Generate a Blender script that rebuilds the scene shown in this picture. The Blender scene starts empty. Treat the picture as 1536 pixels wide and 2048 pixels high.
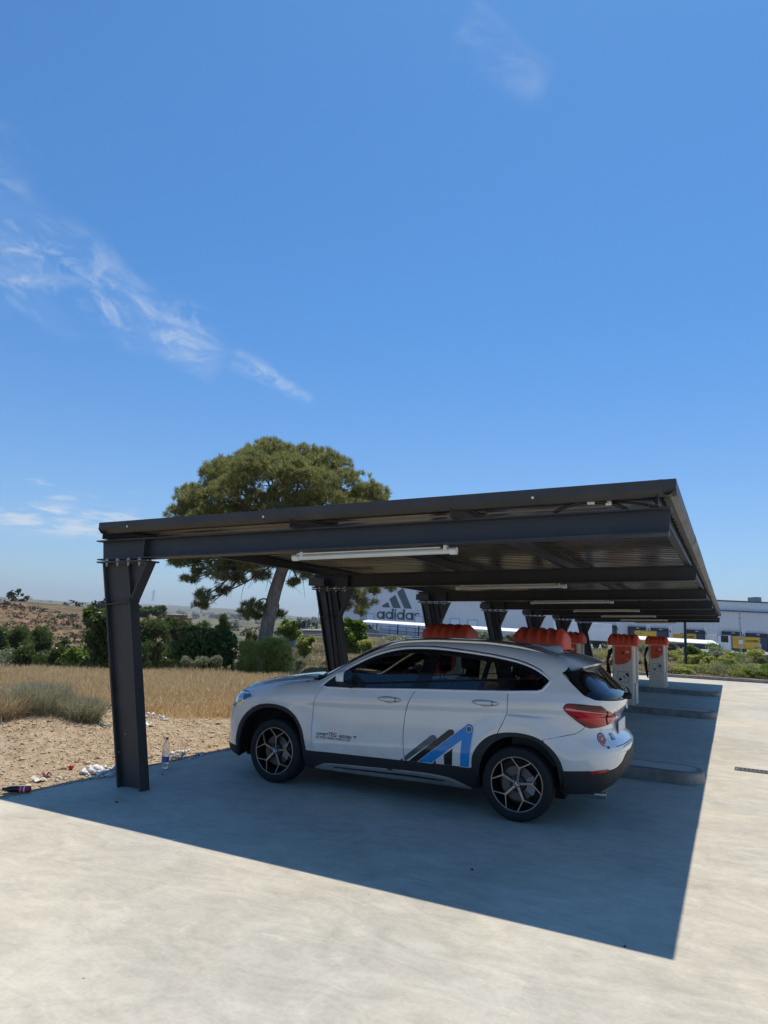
import bpy, bmesh, math, random
import numpy as np
from mathutils import Vector, Matrix
from mathutils.geometry import delaunay_2d_cdt
C = bpy.context.scene.collection
rad = math.radians
random.seed(7); rng = np.random.default_rng(7)

# ------------------------------------------------------------------ camera
FL, CH, YAW, PITCH, ROLL = 1380.0, 1.723, 0.4663, 0.1641, 0.0443
PW, PH = 1536, 2048
fw = np.array([-math.sin(YAW)*math.cos(PITCH), math.cos(YAW)*math.cos(PITCH), math.sin(PITCH)])
_r = np.array([math.cos(YAW), math.sin(YAW), 0.0]); _u = np.cross(_r, fw)
rt = math.cos(ROLL)*_r + math.sin(ROLL)*_u
up = -math.sin(ROLL)*_r + math.cos(ROLL)*_u
EYE = np.array([0, 0, CH])
cam = bpy.data.cameras.new('camera'); co = bpy.data.objects.new('camera', cam); C.objects.link(co)
co.matrix_world = Matrix(((rt[0], up[0], -fw[0], 0), (rt[1], up[1], -fw[1], 0), (rt[2], up[2], -fw[2], CH), (0, 0, 0, 1)))
cam.sensor_fit = 'HORIZONTAL'; cam.sensor_width = 36; cam.lens = FL/PW*36
cam.clip_start = 0.05; cam.clip_end = 30000
bpy.context.scene.camera = co
def ray(px, py): return fw + (px-PW/2)/FL*rt + (PH/2-py)/FL*up
def at(px, py, d): return EYE + ray(px, py)*d            # point seen at a pixel, at a forward distance
def gnd(px, py, z=0.0):
    d = ray(px, py); return EYE + d*((z-CH)/d[2])
def aty(px, py, y):
    d = ray(px, py); return EYE + d*(y/d[1])

# ------------------------------------------------------------------ world, sun, exposure
SUN_EL, SUN_DIR = rad(72.5), Vector((0.02, 0.86, 2.79)).normalized()
W = bpy.data.worlds.new('World'); bpy.context.scene.world = W; W.use_nodes = True
nt = W.node_tree; nt.nodes.clear()
def wn(t, **k):
    n = nt.nodes.new(t)
    for a, b in k.items(): setattr(n, a, b)
    return n
def wl(a, b): nt.links.new(a, b)
sky = wn('ShaderNodeTexSky', sky_type='NISHITA', sun_disc=False)
sky.sun_elevation = SUN_EL; sky.sun_rotation = math.atan2(SUN_DIR.x, SUN_DIR.y)
sky.altitude = 200; sky.air_density = 1.0; sky.dust_density = 0.5; sky.ozone_density = 3.0
bg = wn('ShaderNodeBackground'); bg.inputs['Strength'].default_value = 0.105
out = wn('ShaderNodeOutputWorld'); wl(bg.outputs[0], out.inputs[0])
def wmath(op, a, b=None, clamp=False):
    n = wn('ShaderNodeMath', operation=op, use_clamp=clamp)
    for i, v in enumerate((a, b)):
        if v is None: continue
        if isinstance(v, (int, float)): n.inputs[i].default_value = v
        else: wl(v, n.inputs[i])
    return n.outputs[0]
def wramp(v, lo, hi):
    n = wn('ShaderNodeMapRange', interpolation_type='SMOOTHSTEP'); wl(v, n.inputs[0])
    n.inputs[1].default_value = lo; n.inputs[2].default_value = hi; return n.outputs[0]
tc = wn('ShaderNodeTexCoord'); sep = wn('ShaderNodeSeparateXYZ'); wl(tc.outputs['Generated'], sep.inputs[0])
dz = wmath('MAXIMUM', sep.outputs[2], 0.02)
U = wmath('DIVIDE', sep.outputs[0], dz); V = wmath('DIVIDE', sep.outputs[1], dz)
comb = wn('ShaderNodeCombineXYZ'); wl(U, comb.inputs[0]); wl(V, comb.inputs[1])
az = wmath('ARCTAN2', sep.outputs[0], sep.outputs[1]); el = wmath('ARCSINE', sep.outputs[2])
def azel(px, py): d = ray(px, py); d = d/np.linalg.norm(d); return math.atan2(d[0], d[1]), math.asin(d[2])
def cuv(px, py): d = ray(px, py); return np.array([d[0]/d[2], d[1]/d[2]])
def streak(pA, pB, wa, wb, scale, lo, hi, seed, stretch=1.7):
    # a band of cirrus between two directions of the sky (azimuth, elevation)
    A, B = np.array(azel(*pA)), np.array(azel(*pB)); ce = math.cos(A[1]); A[0] *= ce; B[0] *= ce; L = np.linalg.norm(B-A); t = (B-A)/L
    du = wmath('SUBTRACT', wmath('MULTIPLY', az, ce), float(A[0])); dv = wmath('SUBTRACT', el, float(A[1]))
    al = wmath('ADD', wmath('MULTIPLY', du, float(t[0])), wmath('MULTIPLY', dv, float(t[1])))
    ac = wmath('ADD', wmath('MULTIPLY', du, float(-t[1])), wmath('MULTIPLY', dv, float(t[0])))
    cb = wn('ShaderNodeCombineXYZ'); wl(al, cb.inputs[0]); wl(wmath('MULTIPLY', ac, stretch), cb.inputs[1]); cb.inputs[2].default_value = seed
    n = wn('ShaderNodeTexNoise'); wl(cb.outputs[0], n.inputs['Vector']); n.inputs['Scale'].default_value = scale
    n.inputs['Detail'].default_value = 11; n.inputs['Roughness'].default_value = 0.62; n.inputs['Distortion'].default_value = 0.9
    n2 = wn('ShaderNodeTexNoise'); wl(cb.outputs[0], n2.inputs['Vector']); n2.inputs['Scale'].default_value = scale*0.45
    n2.inputs['Detail'].default_value = 2
    wob = wmath('MULTIPLY', wmath('SUBTRACT', n2.outputs[0], 0.5), 1.1*wa)
    wid = wmath('ADD', wmath('MULTIPLY', wmath('DIVIDE', al, L), wb-wa), wa)
    q = wmath('DIVIDE', wmath('ABSOLUTE', wmath('ADD', ac, wob)), wmath('MAXIMUM', wid, 0.01))
    m = wramp(q, 1.0, 0.1)
    m = wmath('MULTIPLY', m, wramp(al, -0.15*L, 0.0)); m = wmath('MULTIPLY', m, wramp(al, L*1.05, L*0.85))
    f = wramp(n.outputs[0], lo, hi)
    return wmath('MULTIPLY', m, wmath('ADD', wmath('MULTIPLY', f, 0.8), wmath('MULTIPLY', wramp(n2.outputs[0], 0.35, 0.7), 0.22)))
m1 = streak((-90, 420), (450, 715), 0.125, 0.034, 14, 0.43, 0.68, 3.1)
m2 = streak((478, 722), (625, 805), 0.020, 0.012, 22, 0.36, 0.68, 8.3)
m3 = streak((930, 70), (1100, 170), 0.05, 0.035, 12, 0.40, 0.85, 5.7)
m4 = streak((-200, 520), (240, 570), 0.022, 0.010, 12, 0.35, 0.8, 1.2)
hi_ = wmath('MAXIMUM', wmath('MAXIMUM', m1, wmath('MULTIPLY', m4, 0.7)), wmath('MAXIMUM', m2, wmath('MULTIPLY', m3, 0.6)))
# low cumulus far off, a broken bank a few degrees above the horizon on the left
cb = wn('ShaderNodeCombineXYZ'); wl(wmath('MULTIPLY', az, 14.0), cb.inputs[0]); wl(wmath('MULTIPLY', el, 60.0), cb.inputs[1])
nl = wn('ShaderNodeTexNoise'); wl(cb.outputs[0], nl.inputs['Vector']); nl.inputs['Scale'].default_value = 1.15; nl.inputs['Detail'].default_value = 8; nl.inputs['Roughness'].default_value = 0.6
e0, e1 = azel(100, 1062)[1], azel(100, 1015)[1]
band = wmath('MULTIPLY', wramp(el, e0-0.012, e0+0.006), wramp(el, e1+0.014, e1-0.006))
band = wmath('MULTIPLY', band, wramp(az, azel(420, 1040)[0], azel(180, 1040)[0]))
low = wmath('MULTIPLY', band, wramp(nl.outputs[0], 0.40, 0.62))
e2, e3 = azel(100, 1000)[1], azel(100, 960)[1]
band2 = wmath('MULTIPLY', wramp(el, e2-0.02, e2), wramp(el, e3+0.01, e3-0.004))
band2 = wmath('MULTIPLY', band2, wramp(az, azel(400, 1000)[0], azel(0, 1000)[0]))
low2 = wmath('MULTIPLY', band2, wramp(nl.outputs[0], 0.56, 0.74))
mk = wmath('MAXIMUM', wmath('MULTIPLY', hi_, 0.52), wmath('MAXIMUM', wmath('MULTIPLY', low, 0.75), wmath('MULTIPLY', low2, 0.6)))
hsv = wn('ShaderNodeHueSaturation'); hsv.inputs['Hue'].default_value = 0.5; hsv.inputs['Saturation'].default_value = 1.0; hsv.inputs['Value'].default_value = 1.0
gk = wn('ShaderNodeMix', data_type='RGBA'); wl(wramp(sep.outputs[2], 0.0, 0.45), gk.inputs[0]); gk.inputs[6].default_value = (.84, 1.07, 1.30, 1); gk.inputs[7].default_value = (.47, 1.02, 1.42, 1)
gm = wn('ShaderNodeMix', data_type='RGBA', blend_type='MULTIPLY'); gm.inputs[0].default_value = 1; wl(sky.outputs[0], gm.inputs[6]); wl(gk.outputs[2], gm.inputs[7]); wl(gm.outputs[2], hsv.inputs['Color'])
mix = wn('ShaderNodeMix', data_type='RGBA'); wl(mk, mix.inputs[0]); wl(hsv.outputs[0], mix.inputs[6]); mix.inputs[7].default_value = (7.4, 8.0, 8.6, 1)
wl(mix.outputs[2], bg.inputs['Color'])

sl = bpy.data.lights.new('sun', 'SUN'); sl.energy = 4.6; sl.angle = rad(0.53); sl.color = (1.0, 0.93, 0.80)
so = bpy.data.objects.new('sun', sl); C.objects.link(so)
so.rotation_euler = (-SUN_DIR).to_track_quat('-Z', 'Y').to_euler()
vs = bpy.context.scene.view_settings
vs.view_transform = 'Standard'; vs.look = 'None'; vs.exposure = 0.0; vs.gamma = 1.0
bpy.context.scene.cycles.max_bounces = 8
bpy.context.scene.cycles.transparent_max_bounces = 16
bpy.context.scene.cycles.caustics_reflective = False; bpy.context.scene.cycles.caustics_refractive = False

# ------------------------------------------------------------------ helpers
MATS = {}
class NT:
    def __init__(s, name):
        s.m = bpy.data.materials.new(name); s.m.use_nodes = True; s.t = s.m.node_tree
        s.b = s.t.nodes['Principled BSDF']; s.o = s.t.nodes['Material Output']; MATS[name] = s.m
    def n(s, ty, **k):
        n = s.t.nodes.new(ty)
        for a, v in k.items(): setattr(n, a, v)
        return n
    def l(s, a, b): s.t.links.new(a, b)
    def set(s, **k):
        for a, v in k.items(): s.b.inputs[a.replace('_', ' ')].default_value = v
        return s
    def co(s, kind='Object', scale=None):
        c = s.n('ShaderNodeTexCoord').outputs[kind]
        if scale:
            m = s.n('ShaderNodeMapping'); m.inputs['Scale'].default_value = scale; s.l(c, m.inputs[0]); c = m.outputs[0]
        return c
    def noise(s, scale, detail=4, rough=.55, vec=None, dist=0):
        n = s.n('ShaderNodeTexNoise'); n.inputs['Scale'].default_value = scale; n.inputs['Detail'].default_value = detail
        n.inputs['Roughness'].default_value = rough; n.inputs['Distortion'].default_value = dist
        if vec is None: vec = s.co()
        s.l(vec, n.inputs['Vector']); return n.outputs[0]
    def ramp(s, f, stops):
        r = s.n('ShaderNodeValToRGB'); s.l(f, r.inputs[0]); e = r.color_ramp.elements
        while len(e) < len(stops): e.new(.5)
        for q, (p, c) in zip(e, stops): q.position = p; q.color = tuple(c)+(1,) if len(c) == 3 else c
        return r.outputs[0]
    def mr(s, f, a, b, c=0., d=1.):
        m = s.n('ShaderNodeMapRange'); s.l(f, m.inputs[0])
        for i, v in zip((1, 2, 3, 4), (a, b, c, d)): m.inputs[i].default_value = v
        return m.outputs[0]
    def mix(s, f, a, b, mode='MIX'):
        m = s.n('ShaderNodeMix', data_type='RGBA', blend_type=mode)
        for i, v in ((0, f), (6, a), (7, b)):
            if hasattr(v, 'is_linked'): s.l(v, m.inputs[i])
            elif i == 0: m.inputs[0].default_value = v
            else: m.inputs[i].default_value = tuple(v)+(1,)
        return m.outputs[2]
    def math(s, op, a, b=0.):
        m = s.n('ShaderNodeMath', operation=op)
        for i, v in enumerate((a, b)):
            if hasattr(v, 'is_linked'): s.l(v, m.inputs[i])
            else: m.inputs[i].default_value = v
        return m.outputs[0]
    def bump(s, h, strength=.3, dist=.01):
        b = s.n('ShaderNodeBump'); b.inputs['Strength'].default_value = strength; b.inputs['Distance'].default_value = dist
        s.l(h, b.inputs['Height']); s.l(b.outputs[0], s.b.inputs['Normal'])
    def col(s, c): s.l(c, s.b.inputs['Base Color'])
def plain(name, c, rough=.5, metal=0., var=.12, vs_=6., bump=0., coat=0., spec=None):
    t = NT(name); t.set(Base_Color=tuple(c)+(1,), Roughness=rough, Metallic=metal)
    if spec is not None: t.b.inputs['Specular IOR Level'].default_value = spec
    if coat: t.set(Coat_Weight=coat, Coat_Roughness=.03)
    if var:
        f = t.noise(vs_, 6)
        t.col(t.ramp(f, [(.3, [v*(1-var) for v in c]), (.7, [min(1, v*(1+var)) for v in c])]))
        t.l(t.mr(f, .3, .7, max(0, rough-.06), min(1, rough+.08)), t.b.inputs['Roughness'])
    if bump: t.bump(t.noise(vs_*12, 3), bump, .004)
    return t.m

class MB:
    def __init__(s): s.v = []; s.f = []; s.mi = []
    def add(s, v, f, mi=0):
        o = len(s.v); s.v += [tuple(map(float, p)) for p in v]; s.f += [tuple(i+o for i in q) for q in f]; s.mi += [mi]*len(f); return s
    def box(s, c, d, rz=0., mi=0, M=None):
        x, y, z = [q/2 for q in d]; P = [(-x,-y,-z),(x,-y,-z),(x,y,-z),(-x,y,-z),(-x,-y,z),(x,-y,z),(x,y,z),(-x,y,z)]
        R = M if M is not None else Matrix.Rotation(rz, 3, 'Z')
        P = [Vector(c)+R@Vector(p) for p in P]
        return s.add(P, [(0,3,2,1),(4,5,6,7),(0,1,5,4),(1,2,6,5),(2,3,7,6),(3,0,4,7)], mi)
    def bx(s, x0, x1, y0, y1, z0, z1, mi=0): return s.box(((x0+x1)/2,(y0+y1)/2,(z0+z1)/2), (x1-x0,y1-y0,z1-z0), 0, mi)
    def hexa(s, P, mi=0): return s.add(P, [(0,3,2,1),(4,5,6,7),(0,1,5,4),(1,2,6,5),(2,3,7,6),(3,0,4,7)], mi)
    def prism(s, poly, a, b, fn, mi=0):       # poly in 2D, extruded between a and b; fn(u,v,w)->xyz
        n = len(poly); v = [fn(p[0], p[1], a) for p in poly]+[fn(p[0], p[1], b) for p in poly]
        return s.add(v, [tuple(range(n))[::-1], tuple(range(n, 2*n))]+[(i, (i+1) % n, n+(i+1) % n, n+i) for i in range(n)], mi)
    def tube(s, pts, r, n=8, mi=0, cap=True):
        pts = [Vector(p) for p in pts]; rs = r if hasattr(r, '__len__') else [r]*len(pts); rings = []; o = len(s.v)
        t0 = (pts[1]-pts[0]).normalized(); a = t0.orthogonal().normalized()
        for i, p in enumerate(pts):
            t = (pts[min(i+1, len(pts)-1)]-pts[max(i-1, 0)]).normalized()
            a = (a-t*a.dot(t)).normalized(); b = t.cross(a)
            for k in range(n):
                q = 2*math.pi*k/n; s.v.append(tuple(p+(a*math.cos(q)+b*math.sin(q))*rs[i]))
        for i in range(len(pts)-1):
            for k in range(n):
                s.f.append((o+i*n+k, o+i*n+(k+1) % n, o+(i+1)*n+(k+1) % n, o+(i+1)*n+k)); s.mi.append(mi)
        if cap:
            s.f.append(tuple(o+k for k in range(n))[::-1]); s.f.append(tuple(o+(len(pts)-1)*n+k for k in range(n))); s.mi += [mi, mi]
        return s
    def lathe(s, prof, c, ax='z', n=24, mi=0, M=None):   # prof [(r,h)]
        o = len(s.v)
        for r, h in prof:
            for k in range(n):
                q = 2*math.pi*k/n; a, b = r*math.cos(q), r*math.sin(q)
                p = Vector({'z': (a, b, h), 'y': (a, h, b), 'x': (h, a, b)}[ax])
                if M is not None: p = M@p
                s.v.append(tuple(Vector(c)+p))
        for i in range(len(prof)-1):
            for k in range(n):
                s.f.append((o+i*n+k, o+i*n+(k+1) % n, o+(i+1)*n+(k+1) % n, o+(i+1)*n+k)); s.mi.append(mi)
        return s
    def build(s, name, mats, parent=None, smooth=False, bevel=0., loc=None):
        me = bpy.data.meshes.new(name); me.from_pydata(s.v, [], s.f); me.update()
        bm = bmesh.new(); bm.from_mesh(me); bmesh.ops.recalc_face_normals(bm, faces=bm.faces); bm.to_mesh(me); bm.free()
        for m in (mats if isinstance(mats, (list, tuple)) else [mats]): me.materials.append(m)
        me.polygons.foreach_set('material_index', s.mi)
        if smooth: me.shade_smooth() if smooth is True else me.set_sharp_from_angle(angle=rad(smooth)); 
        if smooth and smooth is not True: me.polygons.foreach_set('use_smooth', [True]*len(me.polygons))
        return link(name, me, parent, bevel, loc)
def link(name, me, parent=None, bevel=0., loc=None):
    o = bpy.data.objects.new(name, me); C.objects.link(o)
    if parent is not None: o.parent = parent
    if loc is not None: o.location = loc
    if bevel:
        b = o.modifiers.new('bevel', 'BEVEL'); b.width = bevel; b.segments = 2; b.limit_method = 'ANGLE'; b.angle_limit = rad(40); b.harden_normals = False
    return o
def npmesh(name, V, F, mats, parent=None, smooth=False, mi=None, loc=None):
    # V (n,3), F (m,k) with a constant k
    me = bpy.data.meshes.new(name); V = np.asarray(V, np.float32); F = np.asarray(F, np.int32)
    me.vertices.add(len(V)); me.vertices.foreach_set('co', V.ravel())
    k = F.shape[1]; me.loops.add(F.size); me.loops.foreach_set('vertex_index', F.ravel())
    me.polygons.add(len(F)); me.polygons.foreach_set('loop_start', np.arange(len(F), dtype=np.int32)*k)
    try: me.polygons.foreach_set('loop_total', np.full(len(F), k, np.int32))
    except Exception: pass
    for m in (mats if isinstance(mats, (list, tuple)) else [mats]): me.materials.append(m)
    if mi is not None: me.polygons.foreach_set('material_index', np.asarray(mi, np.int32))
    if smooth: me.polygons.foreach_set('use_smooth', np.ones(len(F), bool))
    me.update(calc_edges=True); me.validate()
    return link(name, me, parent, 0, loc)
def tag(o, label=None, cat=None, group=None, kind=None):
    if label: o['label'] = label
    if cat: o['category'] = cat
    if group: o['group'] = group
    if kind: o['kind'] = kind
    return o
def thing(name, label, cat, loc=(0, 0, 0), rz=0., group=None):
    o = bpy.data.objects.new(name, None); C.objects.link(o); o.location = loc; o.rotation_euler = (0, 0, rz); o.empty_display_size = .2
    return tag(o, label, cat, group)
def copy_tree(o, parent=None):
    c = o.copy(); C.objects.link(c)
    if parent is not None: c.parent = parent; c.matrix_parent_inverse = o.matrix_parent_inverse.copy()
    for ch in list(o.children): copy_tree(ch, c)
    return c
def pch(xs, ys):
    xs = np.asarray(xs, float); ys = np.asarray(ys, float); h = np.diff(xs); d = np.diff(ys)/h
    m = np.zeros(len(xs)); m[0], m[-1] = d[0], d[-1]
    for i in range(1, len(xs)-1):
        if d[i-1]*d[i] > 0:
            w1, w2 = 2*h[i]+h[i-1], h[i]+2*h[i-1]; m[i] = (w1+w2)/(w1/d[i-1]+w2/d[i])
    def f(x):
        x = np.asarray(x, float); xc = np.clip(x, xs[0], xs[-1]); i = np.clip(np.searchsorted(xs, xc)-1, 0, len(xs)-2)
        t = (xc-xs[i])/h[i]
        y = (2*t**3-3*t**2+1)*ys[i]+(t**3-2*t**2+t)*h[i]*m[i]+(-2*t**3+3*t**2)*ys[i+1]+(t**3-t**2)*h[i]*m[i+1]
        return y+np.where(x < xs[0], (x-xs[0])*m[0], 0)+np.where(x > xs[-1], (x-xs[-1])*m[-1], 0)
    return f
def cr(pts, n=6):                             # Catmull-Rom through open points
    P = np.asarray(pts, float); Q = np.vstack([2*P[0]-P[1], P, 2*P[-1]-P[-2]]); o = []
    for i in range(1, len(Q)-2):
        for k in range(n):
            t = k/n; a, b, c, d = Q[i-1:i+3]
            o.append(.5*((2*b)+(c-a)*t+(2*a-5*b+4*c-d)*t*t+(3*b-a-3*c+d)*t**3))
    o.append(P[-1]); return [tuple(p) for p in o]
def text_mesh(s, size=1.0, bold=0.):
    cu = bpy.data.curves.new('lettering', 'FONT'); cu.body = s; cu.size = size; cu.offset = bold; cu.resolution_u = 3
    o = bpy.data.objects.new('lettering', cu); C.objects.link(o); dg = bpy.context.evaluated_depsgraph_get(); dg.update()
    me = bpy.data.meshes.new_from_object(o.evaluated_get(dg)); C.objects.unlink(o); bpy.data.objects.remove(o)
    me.calc_loop_triangles()
    V = np.array([v.co[:2] for v in me.vertices]); F = [tuple(t.vertices) for t in me.loop_triangles]; bpy.data.meshes.remove(me)
    return V, F
# ------------------------------------------------------------------ materials of the setting
def mat_concrete():
    t = NT('concrete'); v = t.co()
    big = t.noise(.42, 6, .6, v, 1.0); mid = t.noise(1.9, 8, .66, v, 1.6); fine = t.noise(34, 5, .7, v); warm = t.noise(.27, 4, .55, v, .6)
    sw = t.n('ShaderNodeTexNoise'); mp = t.n('ShaderNodeMapping'); mp.inputs['Scale'].default_value = (.8, 1.9, 1); mp.inputs['Rotation'].default_value = (0, 0, .25)
    t.l(v, mp.inputs[0]); t.l(mp.outputs[0], sw.inputs['Vector']); sw.inputs['Scale'].default_value = 2.2; sw.inputs['Detail'].default_value = 8; sw.inputs['Distortion'].default_value = 3.2
    base = t.mix(t.mr(warm, .40, .60), (.445, .415, .352), (.485, .435, .345))
    lum = t.math('ADD', t.math('MULTIPLY', t.mr(big, .34, .66, -1., 1.), .12), t.math('MULTIPLY', t.mr(mid, .32, .68, -1., 1.), .12))
    lum = t.math('ADD', lum, t.math('MULTIPLY', t.mr(sw.outputs[0], .3, .7, -1., 1.), .09)); lum = t.math('ADD', lum, t.math('MULTIPLY', t.mr(fine, .3, .7, -1., 1.), .085)); lum = t.math('ADD', lum, 1.03)
    cl = t.n('ShaderNodeVectorMath', operation='SCALE'); t.l(base, cl.inputs[0]); t.l(lum, cl.inputs['Scale']); c = cl.outputs[0]
    pale = t.noise(4.3, 9, .72, v, 1.8); c = t.mix(t.mr(pale, .60, .70, 0., .5), c, (.63, .585, .49)); c = t.mix(t.mr(pale, .36, .27, 0., .4), c, (.27, .25, .21))
    scr = t.n('ShaderNodeTexNoise'); ms = t.n('ShaderNodeMapping'); ms.inputs['Scale'].default_value = (1.2, 9, 1); ms.inputs['Rotation'].default_value = (0, 0, -.5); t.l(v, ms.inputs[0]); t.l(ms.outputs[0], scr.inputs['Vector']); scr.inputs['Scale'].default_value = 3; scr.inputs['Detail'].default_value = 5; scr.inputs['Distortion'].default_value = 2
    c = t.mix(t.math('MULTIPLY', t.mr(scr.outputs[0], .60, .68, 0., .4), t.mr(big, .45, .6)), c, (.60, .56, .48))
    # dark specks and drops
    vo = t.n('ShaderNodeTexVoronoi'); vo.inputs['Scale'].default_value = 3.3; t.l(v, vo.inputs['Vector'])
    sp = t.mr(vo.outputs['Distance'], .035, .02, 0., .8); c = t.mix(t.math('MULTIPLY', sp, t.mr(t.noise(.7, 3, .5, v), .50, .58)), c, (.10, .095, .085))
    # hairline cracks
    vc = t.n('ShaderNodeTexVoronoi', feature='DISTANCE_TO_EDGE'); vc.inputs['Scale'].default_value = .38
    dv = t.n('ShaderNodeVectorMath', operation='ADD'); nn = t.n('ShaderNodeTexNoise'); nn.inputs['Scale'].default_value = 1.5; nn.inputs['Detail'].default_value = 6; t.l(v, nn.inputs['Vector'])
    sc = t.n('ShaderNodeVectorMath', operation='SCALE'); sc.inputs['Scale'].default_value = .55; t.l(nn.outputs['Color'], sc.inputs[0]); t.l(v, dv.inputs[0]); t.l(sc.outputs[0], dv.inputs[1]); t.l(dv.outputs[0], vc.inputs['Vector'])
    ck = t.mr(vc.outputs['Distance'], .003, .0, 0., .14); c = t.mix(t.math('MULTIPLY', ck, t.mr(big, .45, .55)), c, (.2, .19, .17))
    t.col(c); t.l(t.mr(mid, .3, .7, .62, .85), t.b.inputs['Roughness']); t.b.inputs['Specular IOR Level'].default_value = .3
    h = t.math('ADD', t.math('MULTIPLY', fine, .35), t.math('MULTIPLY', sw.outputs[0], .8)); t.bump(h, .35, .012)
    return t.m
def mat_terrain():
    t = NT('terrain'); v = t.co()
    def A(n): a = t.n('ShaderNodeAttribute'); a.attribute_name = n; return a.outputs['Fac']
    n1 = t.noise(.9, 8, .65, v, .5); n2 = t.noise(9, 6, .6, v); n3 = t.noise(.045, 8, .6, v, .8)
    grav = t.ramp(n2, [(.25, (.27, .18, .105)), (.5, (.45, .335, .215)), (.75, (.56, .455, .325))])
    dry = t.ramp(n1, [(.3, (.26, .17, .075)), (.7, (.46, .33, .16))])
    soil = t.ramp(t.noise(1.3, 9, .7, v, .6), [(.3, (.05, .05, .022)), (.45, (.10, .085, .042)), (.6, (.21, .155, .09)), (.8, (.15, .12, .065))])
    och = t.mix(t.mr(t.noise(.35, 8, .7, v, .8), .40, .62), t.ramp(t.noise(.07, 10, .7, v, 1.5), [(.30, (.05, .055, .026)), (.44, (.115, .10, .055)), (.54, (.30, .165, .095)), (.66, (.36, .22, .14)), (.8, (.12, .11, .06))]), (.085, .078, .042))
    far = t.ramp(t.noise(.012, 10, .68, v, .6), [(.30, (.035, .05, .02)), (.44, (.06, .075, .032)), (.54, (.20, .17, .095)), (.62, (.09, .095, .045)), (.8, (.26, .21, .13))])
    c = t.mix(A('soil'), dry, soil); c = t.mix(A('gravel'), c, grav); c = t.mix(A('ochre'), c, och); c = t.mix(A('far'), c, far)
    t.col(c); t.set(Roughness=.95); t.b.inputs['Specular IOR Level'].default_value = .1
    t.bump(t.noise(14, 8, .7, v), .8, .05)
    return t.m
def steel(name, c, rough):
    t = NT(name); v = t.co(); n = t.noise(2.2, 7, .65, v, .5); k = t.ramp(n, [(.3, [q*.75 for q in c]), (.5, c), (.72, [q*1.35 for q in c])])
    dust = t.noise(.8, 8, .7, v, 1.5); k = t.mix(t.mr(dust, .55, .75, 0., .28), k, (.16, .145, .125))
    vo = t.n('ShaderNodeTexVoronoi'); vo.inputs['Scale'].default_value = 5; t.l(v, vo.inputs['Vector']); sp = t.math('MULTIPLY', t.mr(vo.outputs['Distance'], .05, .03), t.mr(t.noise(1.3, 2, .5, v), .52, .58)); k = t.mix(sp, k, (.42, .42, .42))
    sc = t.noise(7, 10, .8, v, 2.); k = t.mix(t.math('MULTIPLY', t.mr(sc, .66, .70, 0., .7), t.mr(t.noise(.55, 2, .5, v), .58, .64)), k, (.42, .43, .45))
    t.col(k); t.l(t.mr(n, .3, .7, rough-.08, rough+.12), t.b.inputs['Roughness']); t.bump(t.noise(40, 3, .5, v), .08, .002); return t.m
STEEL = steel('steel_paint', (.028, .032, .040), .42)
STEELB = steel('steel_paint_brown', (.044, .042, .041), .45)
ROOFM = plain('roof_sheet', (.075, .066, .057), .18, .0, .3, 1.6, spec=.9)
ZINC = plain('zinc_bolt', (.36, .37, .38), .45, .8, .1)
WHITE = plain('white_plastic', (.72, .72, .68), .4, 0, .05)
TUBE = plain('tube_white', (.66, .66, .61), .35, 0, .05)
BLACKP = plain('black_plastic', (.012, .012, .013), .5, 0, .1)
RUBBER = plain('rubber', (.010, .010, .011), .75, 0, .15, 20)
KERB = plain('kerb_concrete', (.235, .222, .20), .85, 0, .35, 5, .5)

# ------------------------------------------------------------------ ground
FH = np.array([-math.sin(YAW), math.cos(YAW)]); RH = np.array([math.cos(YAW), math.sin(YAW)])
GR = np.array([gnd(*p)[:2] for p in [(-220, 1640), (60, 1590), (450, 1503), (700, 1450), (640, 1428), (450, 1441), (400, 1442), (340, 1447), (290, 1441), (235, 1452), (190, 1440), (120, 1425), (0, 1462), (-200, 1500)]])
def inpoly(P, poly):
    P = np.asarray(P); poly = np.asarray(poly); r = np.zeros(len(P), bool); j = len(poly)-1
    for i in range(len(poly)):
        a, b = poly[i], poly[j]
        with np.errstate(divide='ignore', invalid='ignore'):
            c = ((a[1] > P[:, 1]) != (b[1] > P[:, 1])) & (P[:, 0] < (b[0]-a[0])*(P[:, 1]-a[1])/(b[1]-a[1])+a[0])
        r ^= c; j = i
    return r
def vnoise(x, y, s, seed=0):
    # smooth value noise
    r = np.random.default_rng(seed).random((64, 64)); x = np.asarray(x)/s; y = np.asarray(y)/s
    i = np.floor(x).astype(int); j = np.floor(y).astype(int); u = x-i; w = y-j; u = u*u*(3-2*u); w = w*w*(3-2*w)
    g = lambda a, b: r[a % 64, b % 64]
    return (g(i, j)*(1-u)+g(i+1, j)*u)*(1-w)+(g(i, j+1)*(1-u)+g(i+1, j+1)*u)*w
sst = lambda x, a, b: (lambda t: t*t*(3-2*t))(np.clip((x-a)/(b-a), 0, 1))
V_D = pch([0, 19, 23, 30, 50, 90, 130, 400, 900, 1600, 2600, 4200, 6000, 9000], [0, 0, -.5, -3, -6, -9, -10, -11, -8, -4, 8, 60, 100, 60])
MOUND = at(95, 1452, 10.2)[:2]
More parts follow.
